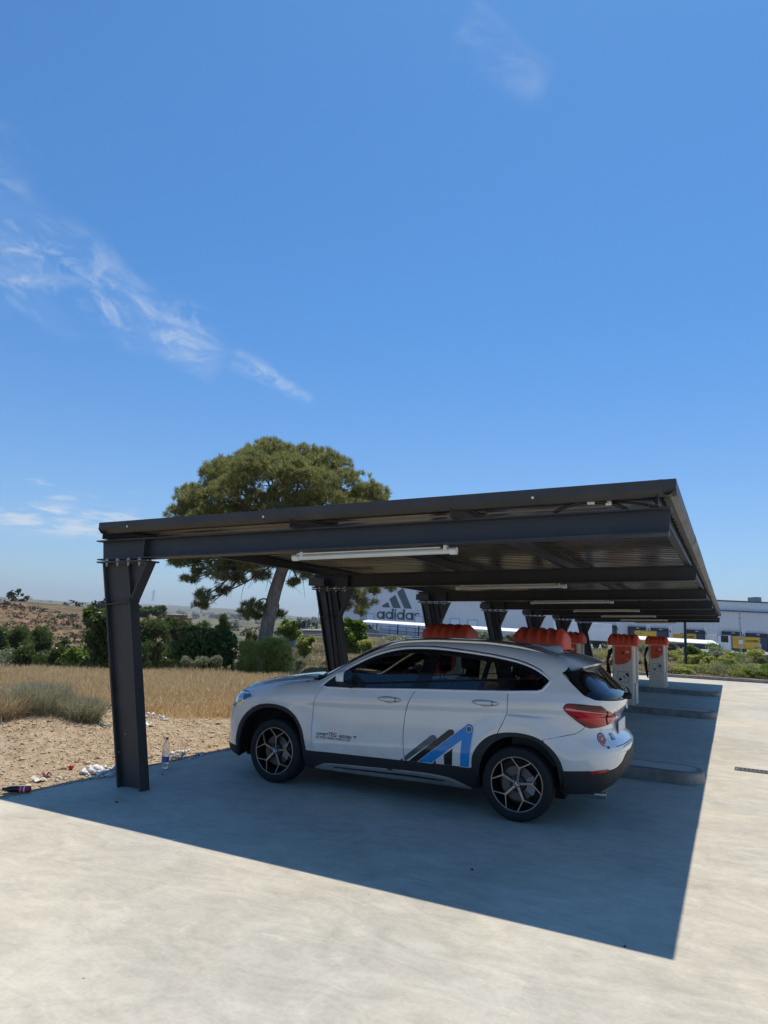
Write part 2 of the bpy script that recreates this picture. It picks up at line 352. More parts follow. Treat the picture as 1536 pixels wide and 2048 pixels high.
def terrain_h(x, y):
    x = np.asarray(x, float); y = np.asarray(y, float); d = x*FH[0]+y*FH[1]; l = x*RH[0]+y*RH[1]; r = np.hypot(x, y)
    pxx = np.where(d > .1, l/np.maximum(d, .1)*FL+768, np.where(l > 0, 3000, -3000))      # bearing, as a column of the view
    right = sst(pxx, 520, 640)
    v = V_D(r)
    flat = pch([0, 30, 45, 56, 70, 130, 400, 2000, 4200, 9000], [0, -.05, .25, .3, -.1, -.1, -1, 0, 30, 60])(r)
    h = v*(1-right)+flat*right
    # ochre hill on the left, over the valley
    hill = sst(r, 105, 185)*(1-sst(r, 420, 900))*(1-sst(pxx, 200, 390))*(12.2+1.6*vnoise(x, y, 40, 3)+1.2*sst(pxx, 250, 40))
    hill += sst(r, 150, 190)*(1-sst(r, 60+200, 400))*np.exp(-((pxx-325)/60)**2)*7.5
    h = h+np.where(d > 0, hill, 0)
    fz = sst(r, 30, 200); h = h+fz*(vnoise(x, y, 60, 5)-.5)*1.6*(1-right)+sst(r, 800, 2500)*(vnoise(x, y, 900, 8)-.5)*34+sst(r, 2500, 5000)*(vnoise(x, y, 1700, 9)-.5)*40
    h = h+sst(r, 110, 180)*(1-right)*(vnoise(x, y, 14, 12)-.5)*1.6
    near = 1-sst(r, 25, 45)
    h = h+near*((vnoise(x, y, 1.3, 1)-.5)*.06+(vnoise(x, y, .45, 2)-.5)*.03)
    h = h+.38*np.exp(-(((x-MOUND[0])**2+(y-MOUND[1])**2)/1.5**2))+.16*np.exp(-(((x-MOUND[0]+1.8)**2+(y-MOUND[1]+1.6)**2)/1.4**2))
    # dirt bank in front of the parapet wall
    h = h+right*.55*sst(d, 33, 46)*(1-sst(d, 52, 58))*(.7+.6*vnoise(x, y, 5, 4))
    h = h+sst(pxx, 590, 640)*(1-sst(pxx, 780, 900))*.5*np.exp(-((d-31)/5)**2)
    slab = (x > -5.75) & (y < 34.6) & (y > -40)
    return np.where(slab, -.28, np.where((x > -6.3) & (y < 36), np.minimum(h, -.012), h))
A1 = np.concatenate([np.linspace(-180, -42, 40)[:-1], np.linspace(-42, 42, 420), np.linspace(42, 180, 40)[1:-1]])
R1 = np.concatenate([np.linspace(.6, 20, 110), np.geomspace(20, 12000, 190)[1:]])
AA, RR = np.meshgrid(np.radians(A1), R1)
TX = RR*(np.cos(AA)*FH[0]+np.sin(AA)*RH[0]); TY = RR*(np.cos(AA)*FH[1]+np.sin(AA)*RH[1]); TZ = terrain_h(TX, TY)
na, nr = len(A1), len(R1); ii = np.arange(nr-1)[:, None]*na; jj = np.arange(na)[None, :]; jn = (jj+1) % na
F = np.stack([(ii+jj), (ii+jn), (ii+na+jn), (ii+na+jj)], -1).reshape(-1, 4)
V = np.stack([TX, TY, TZ], -1).reshape(-1, 3)
V = np.vstack([V, [[0, 0, -.28]]]); Fc = np.stack([jj[0], jn[0], np.full(na, len(V)-1), np.full(na, len(V)-1)], -1)
terr = npmesh('terrain', V, F, mat_terrain(), smooth=True); tag(terr, kind='structure')
x, y = V[:, 0], V[:, 1]; d_ = x*FH[0]+y*FH[1]; l_ = x*RH[0]+y*RH[1]; r_ = np.hypot(x, y); p_ = np.where(d_ > .1, l_/np.maximum(d_, .1)*FL+768, np.where(l_ > 0, 3000, -3000))
jit = np.stack([vnoise(x, y, .5, 20)-.5, vnoise(x, y, .5, 21)-.5], -1)*.9
at_ = {'gravel': inpoly(V[:, :2]+jit, GR).astype(float), 'soil': np.maximum(sst(p_, 560, 640), sst(r_, 19, 24))*1.,
       'ochre': sst(r_, 95, 120)*(1-sst(p_, 600, 700)), 'far': sst(r_, 300, 480)}
near_r = (r_ < 14) & (p_ < 560) & (x > -9); at_['gravel'] = np.maximum(at_['gravel'], ((x > -6.6) & (r_ < 30)).astype(float))
for k, a in at_.items():
    q = terr.data.attributes.new(k, 'FLOAT', 'POINT'); q.data.foreach_set('value', np.asarray(a, np.float32))
CONC = mat_concrete()
m = MB(); m.bx(-6.08, 40, -40, 35.0, -.25, 0); tag(m.build('concrete_yard', CONC), kind='structure')
m = MB(); m.bx(-9, 40, 35.0, 35.32, -.2, .14); tag(m.build('kerb', KERB, bevel=.02), kind='structure')
m = MB()                                                     # asphalt yard of the depot behind the parapet wall
def wp(px, py, D):                                           # the pixel's ray meets the upright plane D metres ahead
    q = ray(px, py); return EYE+q*(D/(q[0]*FH[0]+q[1]*FH[1]))
def fp(px, D, z): q = wp(px, 1250, D); return np.array([q[0], q[1], z])
q = [fp(660, 62, -.02), fp(2300, 62, -.02), fp(2300, 170, .06), fp(600, 170, .06)]
m.add(q, [(0, 1, 2, 3)]); tag(m.build('depot_yard', plain('yard_pavement', (.33, .32, .30), .9, 0, .2, .4)), kind='structure')

# ------------------------------------------------------------------ carport
Y0, SP = 5.476, 4.426
ZB = lambda x: 2.30+(x+6.2)*.0320                # underside of a beam
ZT = lambda x: 2.523+(x+6.26)*.0276              # top of a beam
XB0, XB1 = -6.25, -.38
cp = thing('carport', 'long dark grey steel carport with leaning columns and a ribbed lean-to roof', 'carport', (-5.4, Y0, 0))
def P(o):                                         # parts are modelled in world coordinates
    o.parent = cp; o.matrix_parent_inverse = Matrix.Translation((5.4, -Y0, 0)); return o
def i_column():
    m = MB(); Lx = lambda z: -5.61+(-6.165+5.61)*z/2.29      # outer flange line
    w, tf = .062, .020
    def fl(x0, z0, x1, z1, t, y0=-w, y1=w):
        n = Vector((z1-z0, 0, -(x1-x0))).normalized()*t
        a, b = Vector((x0, 0, z0)), Vector((x1, 0, z1))
        m.hexa([a+Vector((0, y0, 0)), a+n+Vector((0, y0, 0)), a+n+Vector((0, y1, 0)), a+Vector((0, y1, 0)), b+Vector((0, y0, 0)), b+n+Vector((0, y0, 0)), b+n+Vector((0, y1, 0)), b+Vector((0, y1, 0))])
    fl(Lx(0), 0, Lx(2.27), 2.27, tf); fl(-5.285, 0, -5.690, 1.86, -tf)     # two flanges
    fl(-5.690, 1.86, -5.50, 2.285, -tf)                                   # knee plate out to the beam
    fl(-5.695, 1.86, -5.80, 2.27, tf)                                      # inner flange carried on up
    m.prism([(Lx(0)+.015, .01), (-5.30, .01), (-5.70, 1.86), (-5.52, 2.275), (Lx(2.27)+.015, 2.27)], -.011, .011, lambda u, v, w_: (u, w_, v))
    m.prism([(Lx(1.83)+.02, 1.82), (-5.71, 1.86), (-5.71, 1.873), (Lx(1.83)+.02, 1.833)], -w+.003, w-.003, lambda u, v, w_: (u, w_, v))
    m.prism([(-6.215, 2.272), (-5.485, 2.288), (-5.485, 2.304), (-6.215, 2.288)], -w-.035, w+.035, lambda u, v, w_: (u, w_, v))
    return m
def beam():
    m = MB(); w = .082
    def slab(xa, xb, za, zb, t, w_, ):
        m.prism([(xa, za), (xb, zb), (xb, zb+t), (xa, za+t)], -w_, w_, lambda u, v, q: (u, q, v))
    slab(XB0+.02, XB1, 2.3045, ZB(XB1), .014, w); slab(XB0-.02, XB1+.02, ZT(XB0)-.014, ZT(XB1)-.014, .014, w)
    m.prism([(XB0+.03, 2.3185), (XB1-.0, ZB(XB1)+.014), (XB1+.015, ZT(XB1)-.014), (XB0, ZT(XB0)-.014)], -.006, .006, lambda u, v, q: (u, q, v))
    for xx in (-5.56, -4.2):
        if xx > -5: continue
        m.prism([(xx-.008, ZB(xx)+.015), (xx+.008, ZB(xx)+.015), (xx+.008, ZT(xx)-.015), (xx-.008, ZT(xx)-.015)], -w+.004, w-.004, lambda u, v, q: (u, q, v))
    return m
def bolt():
    m = MB(); m.lathe([(0, .042), (.014, .042), (.014, .024), (.023, .024), (.023, -.005), (.015, -.005), (.015, -.026), (.009, -.026), (.009, -.046), (0, -.046)], (0, 0, 0), n=6); return m
cm, bm_, bo = i_column(), beam(), bolt()
c0 = cm.build('column', STEELB); b0 = bm_.build('beam', STEEL); t0 = bo.build('bolt', ZINC)
for i in range(7):
    for src in (c0, b0):
        o = src if i == 0 else src.copy()
        if i: C.objects.link(o)
        P(o); o.location = (0, Y0+SP*i, 0)
        if src is c0: col_i = o
    for xx in (-6.08, -5.92, -5.76, -5.60):
        for sy in (-1, 1):
            o = t0 if t0.parent is None else t0.copy()
            if o is not t0: C.objects.link(o)
            o.parent = col_i; o.location = (xx, sy*.074, 2.28+(xx+6.2)*.02)
YE0, YE1 = 5.30, Y0+SP*6+.22
PZ = lambda x: ZT(x)+.001
for j, (xx, dd) in enumerate(((-6.10, .12), (-3.66, .12), (-2.06, .12), (-.44, .12))):
    m = MB(); t = .006; z = PZ(xx); s = 1 if j < 3 else -1
    m.bx(xx-t/2, xx+t/2, YE0+.02, YE1-.02, z, z+dd)
    for zz in (z, z+dd-t): m.bx(min(xx+s*t/2, xx+s*.07), max(xx+s*t/2, xx+s*.07), YE0+.02, YE1-.02, zz+(.001 if zz == z else -.001), zz+t)
    P(m.build('purlin', STEEL))
    for i in range(7):
        o = None if (i or j) else MB().lathe([(0, -.024), (.016, -.024), (.016, .0), (0, .0)], (0, 0, 0), n=6).build('purlin_bolt', ZINC)
        if i or j: o = pb0.copy(); C.objects.link(o)
        else: pb0 = o
        P(o); o.location = (xx+s*.035, Y0+SP*i+.066, z-.014)
# ribbed roof sheet: ribs run up the slope
RZ = lambda x: ZT(x)+.124
yy = [YE0+.02]; prof = []
pitch = .205; k = 0; y = YE0+.03
while y < YE1-.05:
    for dy, h in ((0, 0), (.115, 0), (.137, .034), (.183, .034)): prof.append((y+dy, h))
    y += pitch
m = MB(); xs_ = [-6.20, -4.8, -3.4, -2.0, -.33]; n = len(prof)
for hh in (0., .003):
    o = len(m.v)
    for xx in xs_: m.v += [(xx, p[0], RZ(xx)+p[1]+hh) for p in prof]
    for a in range(len(xs_)-1):
        for b in range(n-1): m.f.append((o+a*n+b, o+a*n+b+1, o+(a+1)*n+b+1, o+(a+1)*n+b)); m.mi.append(0)
P(m.build('roof_sheet', ROOFM))
m = MB()                                           # cladding of the front edge, the right edge and the far edge: a turned down strip
FZ = lambda x: RZ(x)+.052
xl, xr = -6.148, -.314
tt = .004
def strip(pa, pb, n_in):                           # fascia: face, bottom lip
    a, b = Vector(pa), Vector(pb); d = Vector(n_in)
    for (o0, z0, o1, z1) in ((0, 0, 0, -.068), (0, -.068, .045, -.112), (.045, -.112, .085, -.112), (0, 0, .12, .004)):
        A0, B0 = a+d*o0+Vector((0, 0, z0)), b+d*o0+Vector((0, 0, z0)); A1_, B1_ = a+d*o1+Vector((0, 0, z1)), b+d*o1+Vector((0, 0, z1))
        nn = (B0-A0).cross(A1_-A0).normalized()*tt
        m.hexa([A0, B0, A1_, A0+nn, A0+nn, B0+nn, A1_+nn, A0+nn]) if False else m.hexa([A0, B0, B1_, A1_, A0+nn, B0+nn, B1_+nn, A1_+nn])
strip((xl, YE0, FZ(xl)), (-3.95, YE0, FZ(-3.95)), (0, 1, 0)); strip((-3.945, YE0-.003, FZ(-3.945)+.004), (xr, YE0-.003, FZ(xr)+.004), (0, 1, 0))
for i in range(9):
    ya, yb = YE0+(YE1-YE0)*i/9, YE0+(YE1-YE0)*(i+1)/9
    strip((xr+(.003 if i % 2 else 0), ya, FZ(xr)), (xr+(.003 if i % 2 else 0), yb-.004, FZ(xr)), (-1, 0, 0)); strip((xl, ya, FZ(xl)), (xl, yb, FZ(xl)), (1, 0, 0))
strip((xl, YE1, FZ(xl)), (xr, YE1, FZ(xr)), (0, -1, 0))
P(m.build('fascia', STEELB))
for xx in (-5.72, -3.95, -1.36): P(MB().lathe([(0, 0), (.011, 0), (.011, -.006), (0, -.009)], (xx, YE0-.004, FZ(xx)-.06), ax='y', n=10).build('screw', WHITE))
m = MB()                                           # cable with its white clip over the first beam
z = ZT(-.9); m.tube(cr([(-1.22, 5.42, z+.0), (-1.1, 5.41, z+.05), (-.93, 5.4, z+.075), (-.75, 5.41, z+.045), (-.66, 5.43, z+.0)], 5), .014, 8); m.tube(cr([(-.95, 5.44, z+.06), (-.8, 5.43, z+.075), (-.6, 5.43, z+.05), (-.45, 5.45, z+.03)], 5), .009, 8)
P(m.build('cable', BLACKP, smooth=True))
P(MB().box((-.93, 5.40, z+.075), (.055, .04, .05)).build('cable_clip', WHITE, bevel=.004)); P(MB().box((-.80, 5.41, z+.055), (.045, .035, .03)).build('cable_clip', WHITE, bevel=.004))
# conduit running down the inner columns
for i in range(1, 7):
    yy_ = Y0+SP*i-.085
    for dx, rr in ((0, .02), (.09, .014)): P(MB().tube([(-5.94+dx, yy_, 2.25), (-5.55+dx, yy_, .3)], rr, 8).build('conduit', BLACKP, smooth=True))
    P(MB().box((-6.08, Y0+SP*i-.14, 2.40), (.30, .10, .13)).build('junction_box', STEELB, bevel=.006))

# tube lights under the beams
lamp = thing('tube_light', 'white tube light under the nearest beam of the carport, above the car', 'lamp', (0, Y0, 0), group='tube lights under the carport beams')
xa, xb = -3.70, -2.05
def lamp_parts(par, near):
    f = lambda x: ZB(x)-(.052 if near else .045)
    m = MB(); m.tube([(xa+.05, 0, f(xa)), (xb-.05, 0, f(xb))], .025, 14); m.build('tube', TUBE, par, smooth=50)
    for q in (xb-.06, xa): MB().tube([(q, 0, f(q)), (q+.06, 0, f(q+.06))], .032, 14).build('end_cap', WHITE, par, smooth=50)
    m = MB(); m.box(((xa+xb)/2-.05, 0, f((xa+xb)/2)+.031), (1.45, .035, .012), M=Matrix.Rotation(-.032, 3, 'Y'))
    for xx in (xa+.1, xb-.1): m.box((xx, 0, f(xx)+.030), (.03, .05, .04))
    m.build('bracket', WHITE if near else STEEL, par)
lamp_parts(lamp, True)
ordn = ['', 'second', 'third', 'fourth', 'fifth', 'sixth', 'farthest']
for i in range(1, 7):
    l = copy_tree(lamp); l.location = (0, Y0+SP*i, .015)
    l['label'] = f'white tube light under the {ordn[i]} carport beam from the front' if i < 6 else 'white tube light under the farthest carport beam, smallest in the row'
# ------------------------------------------------------------------ kerbed islands under the carport
def island(yf, w, label, patch=None):
    m = MB(); R = w/2; yc = yf+R; xe = -.33; pts = [(-5.2, yf), ]
    for k in range(13):
        q = -math.pi/2+math.pi*k/12; pts.append((xe-R*.75+R*.75*math.cos(q), yc+R*math.sin(q)))
    pts.append((-5.2, yf+w)); n = len(pts)
    inn = [(p[0]-.0 if p[0] < -5 else xe-R*.75+(p[0]-xe+R*.75)*.62, yc+(p[1]-yc)*.70) for p in pts]
    lv = [(pts, -.05), ([(p[0]-.012 if p[0] > -5 else p[0], yc+(p[1]-yc)*.97) for p in pts], .125), ([(p[0]-.03 if p[0] > -5 else p[0], yc+(p[1]-yc)*.93) for p in pts], .14)]
    v = []; 
    for q, z in lv: v += [(a, b, z) for a, b in q]
    f = [(l*n+i, l*n+(i+1) % n, (l+1)*n+(i+1) % n, (l+1)*n+i) for l in range(2) for i in range(n)]
    m.add(v, f+[tuple(range(2*n, 3*n))])
    m.build_o = None
    t = m.build('kerb_island', KERB, smooth=35); tag(t, label, 'kerb island', 'kerbed islands under the carport')
    m2 = MB(); m2.add([(a, b, .144) for a, b in inn], [tuple(range(n))]); m2.build('infill', CONC, t)
    return t
island(9.42, .66, 'concrete kerb island with rounded end just behind the car')
island(17.43, .95, 'concrete kerb island under the larger visible vacuum pedestal, mid carport')
island(24.5, .95, 'farthest concrete kerb island under the smaller vacuum pedestal')
t = thing('drain_grate', 'dark slotted drain grate set in the sunlit concrete', 'drain', (.47, 11.1, 0), -.02)
m = MB(); m.bx(-.48, .9, -.13, -.105, .002, .008); m.bx(-.48, .9, .105, .13, .002, .008); m.bx(-.48, -.455, -.105, .105, .002, .008); m.build('frame', plain('iron', (.10, .095, .09), .6, .6), t)
m = MB(); m.bx(-.45, .9, -.104, .104, .001, .003); m.build('channel', BLACKP, t)
m = MB()
for k in range(27): m.bx(-.44+k*.05, -.415+k*.05, -.104, .104, .003, .008)
m.build('slat_row', MATS['iron'], t)
# ------------------------------------------------------------------ the car: one implicit body, cut into panels
def mat_paint():
    t = NT('white_paint'); v = t.co(); f = t.noise(3, 6, .6, v)
    c = t.ramp(f, [(.3, (.74, .72, .68)), (.7, (.79, .77, .73))])
    vo = t.n('ShaderNodeTexVoronoi'); vo.inputs['Scale'].default_value = 11; t.l(v, vo.inputs['Vector'])
    zz = t.n('ShaderNodeSeparateXYZ'); t.l(v, zz.inputs[0])
    lowz = t.mr(zz.outputs[2], .75, .40, 0., 1.)
    c = t.mix(t.math('MULTIPLY', t.mr(vo.outputs['Distance'], .075, .05), t.math('MULTIPLY', lowz, t.mr(t.noise(2.3, 3, .5, v), .5, .56))), c, (.06, .055, .05))
    c = t.mix(t.math('MULTIPLY', lowz, t.mr(t.noise(5, 6, .6, v), .4, .75, 0., .35)), c, (.42, .38, .31))
    t.col(c); t.set(Roughness=.16, Coat_Weight=.9, Coat_Roughness=.03); t.b.inputs['Specular IOR Level'].default_value = .5
    return t.m
PAINT = mat_paint()
GAP = plain('gap_black', (.004, .004, .004), .9, 0, 0)
CLAD = plain('cladding', (.017, .018, .020), .62, 0, .12, 9, .15)
GLOSS = plain('gloss_black', (.006, .007, .009), .08, 0, 0)
CHROME = plain('satin_chrome', (.82, .84, .87), .35, .3, .04)
ALU = plain('alu_trim', (.50, .50, .49), .40, .85, .12, 7)
RIMF = plain('rim_machined', (.38, .33, .27), .34, .9, .06, 8)
RIMD = plain('rim_dark', (.018, .018, .019), .4, .2, .1)
DISC = plain('brake_disc', (.13, .125, .12), .5, .7, .1, 9)
SEAT = plain('seat_fabric', (.022, .026, .036), .8, 0, .1)
CREAM = plain('headliner', (.30, .29, .27), .9, 0, .05)
def mat_glass(name, tint, refl=.04):
    t = NT(name); t.t.nodes.remove(t.b)
    tr = t.n('ShaderNodeBsdfTransparent'); tr.inputs[0].default_value = tuple(tint)+(1,)
    gl = t.n('ShaderNodeBsdfGlossy'); gl.inputs['Roughness'].default_value = .015; gl.inputs[0].default_value = (1, 1, 1, 1)
    fr = t.n('ShaderNodeFresnel'); fr.inputs[0].default_value = 1.75
    mx = t.n('ShaderNodeMixShader'); t.l(fr.outputs[0], mx.inputs[0]); t.l(tr.outputs[0], mx.inputs[1]); t.l(gl.outputs[0], mx.inputs[2]); t.l(mx.outputs[0], t.o.inputs[0])
    return t.m
GF = mat_glass('car_glass', (.62, .68, .68)); GB = mat_glass('rear_car_glass', (.50, .56, .58)); GR_ = mat_glass('tail_glass', (.22, .26, .30))
def lens(name, c, rough=.06, e=0):
    t = NT(name); t.set(Base_Color=tuple(c)+(1,), Roughness=rough, Coat_Weight=.35, Coat_Roughness=.05); t.b.inputs['Specular IOR Level'].default_value = .3; return t.m
TLD = lens('tail_red', (.20, .003, .008), .12); TLB = lens('tail_red_bright', (.52, .008, .02), .12); TLP = lens('tail_pink_line', (.75, .22, .20), .12); TLS = lens('tail_smoke', (.045, .010, .005), .12); REFL = lens('reflector_red', (.45, .012, .012))
HLG = lens('headlamp_glass', (.10, .13, .18), .04); HLC = plain('headlamp_chrome', (.65, .68, .72), .15, .9, .05); HLL = lens('headlamp_lens', (.45, .47, .45), .05)

belt = pch([-2.3, -1.9, -1.4, -.8, -.34, .29, 1.23, 1.6, 2.3], [.93, .95, 1.02, 1.052, 1.071, 1.111, 1.163, 1.19, 1.2])
WP = pch([-.95, -.86, -.76, -.66, -.56, -.45, -.33, -.22, -.135, -.10, -.06, 0, .06, .15, .28, .40, .50, .7], [.72, .81, .862, .893, .907, .899, .893, .895, .908, .907, .893, .868, .842, .805, .745, .682, .62, .48])
PLN = pch([-2.4, -2.2, -2.0, -1.8, -1.5, -1.2, 1.2, 1.6, 1.9, 2.1, 2.3], [.80, .85, .905, .955, .99, 1, 1, .995, .975, .945, .90])
GX = pch([-3, -.5, .4, 1.0, 1.4, 1.7, 2.0, 2.4], [0, 0, 0, .03, .08, .14, .22, .30])
TC = pch([-2.5, -2.22, -2.10, -1.957, -1.83, -1.6, -1.30, -1.10, -1.04, -.94, -.758, -.607, -.458, -.31, -.14, .12, .4, .87, 1.16, 1.36, 1.56, 1.7, 2.0, 2.5],
         [.60, .86, .968, 1.022, 1.055, 1.102, 1.146, 1.166, 1.185, 1.235, 1.342, 1.427, 1.503, 1.560, 1.595, 1.615, 1.626, 1.624, 1.604, 1.580, 1.550, 1.527, 1.475, 1.38])
FC = pch([.10, .18, .24, .30, .46, .62, .70, .78, .86, .95, 1.1, 1.7], [-1.80, -1.96, -2.14, -2.19, -2.20, -2.215, -2.215, -2.195, -2.165, -2.12, -2.05, -1.75])
BC = pch([.15, .25, .33, .42, .50, .60, .68, .72, .76, .80, .88, .96, 1.02, 1.08, 1.14, 1.18, 1.24, 1.34, 1.44, 1.55, 1.8], [1.98, 2.07, 2.13, 2.205, 2.24, 2.262, 2.266, 2.255, 2.215, 2.175, 2.150, 2.160, 2.20, 2.222, 2.222, 2.20, 2.13, 2.02, 1.91, 1.80, 1.6])
def smin(a, b, k):
    h = np.maximum(k-np.abs(a-b), 0)/k; return np.minimum(a, b)-h*h*k*.25
def fcar(x, y, z):
    ay = np.abs(y); s = z-belt(x)
    w = WP(s)*PLN(x)-np.maximum(s, 0)*GX(x)
    # flared arches
    for xc in (-1.335, 1.335):
        w = w+.016*np.exp(-((np.hypot(x-xc, z-.335)-.52)/.10)**2)*(z < .95)
    fr = 1-sst(x, -.2, .5); xs = x-.14*fr*(ay/.7)**2
    t = TC(xs)-.05*ay**2-.10*ay**4
    f_ = FC(z)+.17*(ay/.9)**2.4+.10*(ay/.9)**8; b_ = BC(z)-.10*(ay/.85)**2-.10*(ay/.85)**6
    a = smin(w-ay, t-z, .11)
    return smin(smin(a, x-f_, .14), b_-x, .10)
def bis(fn, lo, hi, n=32):
    lo = lo.copy(); hi = hi.copy()
    for _ in range(n):
        mid = (lo+hi)/2; p = fn(mid) > 0; lo = np.where(p, mid, lo); hi = np.where(p, hi, mid)
    return (lo+hi)/2
def m_side(uv):
    x, z = uv[:, 0], uv[:, 1]; y = bis(lambda q: fcar(x, q, z), np.zeros(len(x)), np.full(len(x), 1.2)); return np.stack([x, -y, z], -1)
def m_top(uv):
    x, y = uv[:, 0], uv[:, 1]; z = bis(lambda q: fcar(x, y, q), np.full(len(x), .5), np.full(len(x), 2.)); return np.stack([x, y, z], -1)
def m_pol(x0, sgn):
    def m(uv):      # (theta, z) about a vertical axis on the centre line; theta<0 is the near side
        th, z = uv[:, 0], uv[:, 1]; c, s = sgn*np.cos(th), np.sin(th)
        r = bis(lambda q: fcar(x0+c*q, s*q, z), np.zeros(len(th)), np.full(len(th), 1.8)); return np.stack([x0+c*r, s*r, z], -1)
    return m
XR0, XF0 = 1.15, -1.15
m_rear, m_front = m_pol(XR0, 1), m_pol(XF0, -1)
def to_rear(p): return (math.atan2(p[1], p[0]-XR0), p[2])
def to_front(p): return (math.atan2(p[1], -(p[0]-XF0)), p[2])
CX, CY, CA = -3.1767, 7.4462, .0247
_cc, _cs = math.cos(CA), math.sin(CA)
def car_ray(px, py, y_lo=-1.1, y_hi=1.2):
    d = ray(px, py); o = EYE-np.array([CX, CY, 0]); o = np.array([o[0]*_cc+o[1]*_cs, -o[0]*_cs+o[1]*_cc, o[2]]); d = np.array([d[0]*_cc+d[1]*_cs, -d[0]*_cs+d[1]*_cc, d[2]])
    t = np.linspace((-1.3-o[1])/d[1], (.9-o[1])/d[1], 1500); p = o+t[:, None]*d; v = fcar(p[:, 0], p[:, 1], p[:, 2]); k = np.argmax(v > 0)
    if not (v > 0).any(): return p[np.argmax(v)]
    return p[k]
def pxC(*pts): return [car_ray(1080+a/5.85, 1270+b/5.85) for a, b in pts]
def resample(poly, h):
    o = []; n = len(poly)
    for i in range(n):
        a = np.array(poly[i][:2]); b = np.array(poly[(i+1) % n][:2]); L = np.linalg.norm(b-a); k = max(1, int(math.ceil(L/h)))
        for j in range(k): o.append(a+(b-a)*j/k)
    q = [o[0]]
    for p in o[1:]:
        if np.linalg.norm(p-q[-1]) > 1e-5: q.append(p)
    return np.array(q)
def shrink(poly, d):
    P = np.asarray(poly, float); A = 0.5*np.sum(P[:, 0]*np.roll(P[:, 1], -1)-np.roll(P[:, 0], -1)*P[:, 1]); s = 1 if A > 0 else -1
    e = np.roll(P, -1, 0)-P; L = np.maximum(np.linalg.norm(e, axis=1, keepdims=True), 1e-9); nrm = np.stack([-e[:, 1], e[:, 0]], -1)/L*s
    n0 = np.roll(nrm, 1, 0)+nrm; n0 /= np.maximum(np.linalg.norm(n0, axis=1, keepdims=True), .35); return P+n0*d
def grad(P, e=2e-3):
    x, y, z = P.T; g = np.stack([fcar(x+e, y, z)-fcar(x-e, y, z), fcar(x, y+e, z)-fcar(x, y-e, z), fcar(x, y, z+e)-fcar(x, y, z-e)], -1)
    return -g/np.maximum(np.linalg.norm(g, axis=1, keepdims=True), 1e-9)
class Shell:
    # collects patches of the body surface; crease-free normals are those of the body itself
    def __init__(s): s.v = []; s.n = []; s.f = []; s.mi = []; s.c = 0; s.mirror = False
    def addp(s, P, N, F, mi=0, mirror=False):
        s.v.append(P); s.n.append(N); s.f += [tuple(int(i)+s.c for i in q) for q in F]; s.mi += [mi]*len(F); s.c += len(P)
        if mirror:
            k = np.array([1, -1, 1]); s.addp(P*k, N*k, [q[::-1] for q in F], mi)
    def patch(s, poly, mp, off=0., h=.03, gap=.0, flange=.012, holes=(), mirror=False, mi=0, hb=None, curl=.002):
        B = resample(poly, hb or h)
        if gap: B = shrink(B, gap)
        loops = [B]+[resample(q, hb or h) for q in holes]
        x0, y0 = B.min(0); x1, y1 = B.max(0); gx, gy = np.meshgrid(np.arange(x0+h/2, x1, h), np.arange(y0+h/2, y1, h*.87))
        gx[1::2] += h/2; G = np.stack([gx.ravel(), gy.ravel()], -1)
        G = G[inpoly(G, B)]
        for q in loops[1:]: G = G[~inpoly(G, q)]
        allb = np.vstack(loops)
        if len(G):
            dmin = np.min(np.hypot(G[:, None, 0]-allb[None, :, 0], G[:, None, 1]-allb[None, :, 1]), 1); G = G[dmin > h*.45]
        pts = np.vstack([allb, G]); ed = []; o = 0
        for q in loops: ed += [(o+i, o+(i+1) % len(q)) for i in range(len(q))]; o += len(q)
        vv, ee, ff = delaunay_2d_cdt([Vector(p) for p in pts], ed, [], 0, 1e-7)[:3]
        V2 = np.array([tuple(v) for v in vv]); F = np.array([f for f in ff if len(f) == 3])
        cen = V2[F].mean(1); k = inpoly(cen, B)
        for q in loops[1:]: k &= ~inpoly(cen, q)
        F = F[k]; P0 = mp(V2); N = grad(P0)
        # leave the original body where the surface folds hard
        P = P0+N*off
        gn = np.cross(P[F[:, 1]]-P[F[:, 0]], P[F[:, 2]]-P[F[:, 0]]); fl = (gn*N[F].mean(1)).sum(1) < 0; F[fl] = F[fl][:, ::-1]
        if flange:
            cnt = {}
            for a, b, c in F:
                for e in ((a, b), (b, c), (c, a)): cnt[(min(e), max(e))] = e if (min(e), max(e)) not in cnt else None
            be = [e for e in cnt.values() if e]; ids = sorted({i for e in be for i in e}); mpi = {i: len(P)+k for k, i in enumerate(ids)}
            P2 = P[ids]-N[ids]*flange; Pn = np.vstack([P, P2]); Nn = np.vstack([N, N[ids]])
            F = [tuple(q) for q in F]+[(b, a, mpi[a], mpi[b]) for a, b in be]
            P, N = Pn, Nn
        s.addp(P, N, F, mi); s.mirror = mirror; return s
    def build(s, name, mats, parent):
        V = np.vstack(s.v); N = np.vstack(s.n); me = bpy.data.meshes.new(name); me.from_pydata(V.tolist(), [], s.f)
        for m in (mats if isinstance(mats, (list, tuple)) else [mats]): me.materials.append(m)
        me.polygons.foreach_set('material_index', s.mi); me.polygons.foreach_set('use_smooth', [True]*len(me.polygons)); me.update()
        if len(me.vertices) == len(N): me.normals_split_custom_set_from_vertices(N.tolist())
        o = link(name, me, parent)
        if s.mirror:
            q = Shell(); k = np.array([1, -1, 1]); q.v = [V*k]; q.n = [N*k]; q.f = [f[::-1] for f in s.f]; q.mi = s.mi; q.build(name, mats, parent)
        return o
def fix(o): return o

car = thing('car', 'white SUV with blue, black and grey stripes on its rear door, parked under the carport', 'car', (CX, CY, 0), CA)
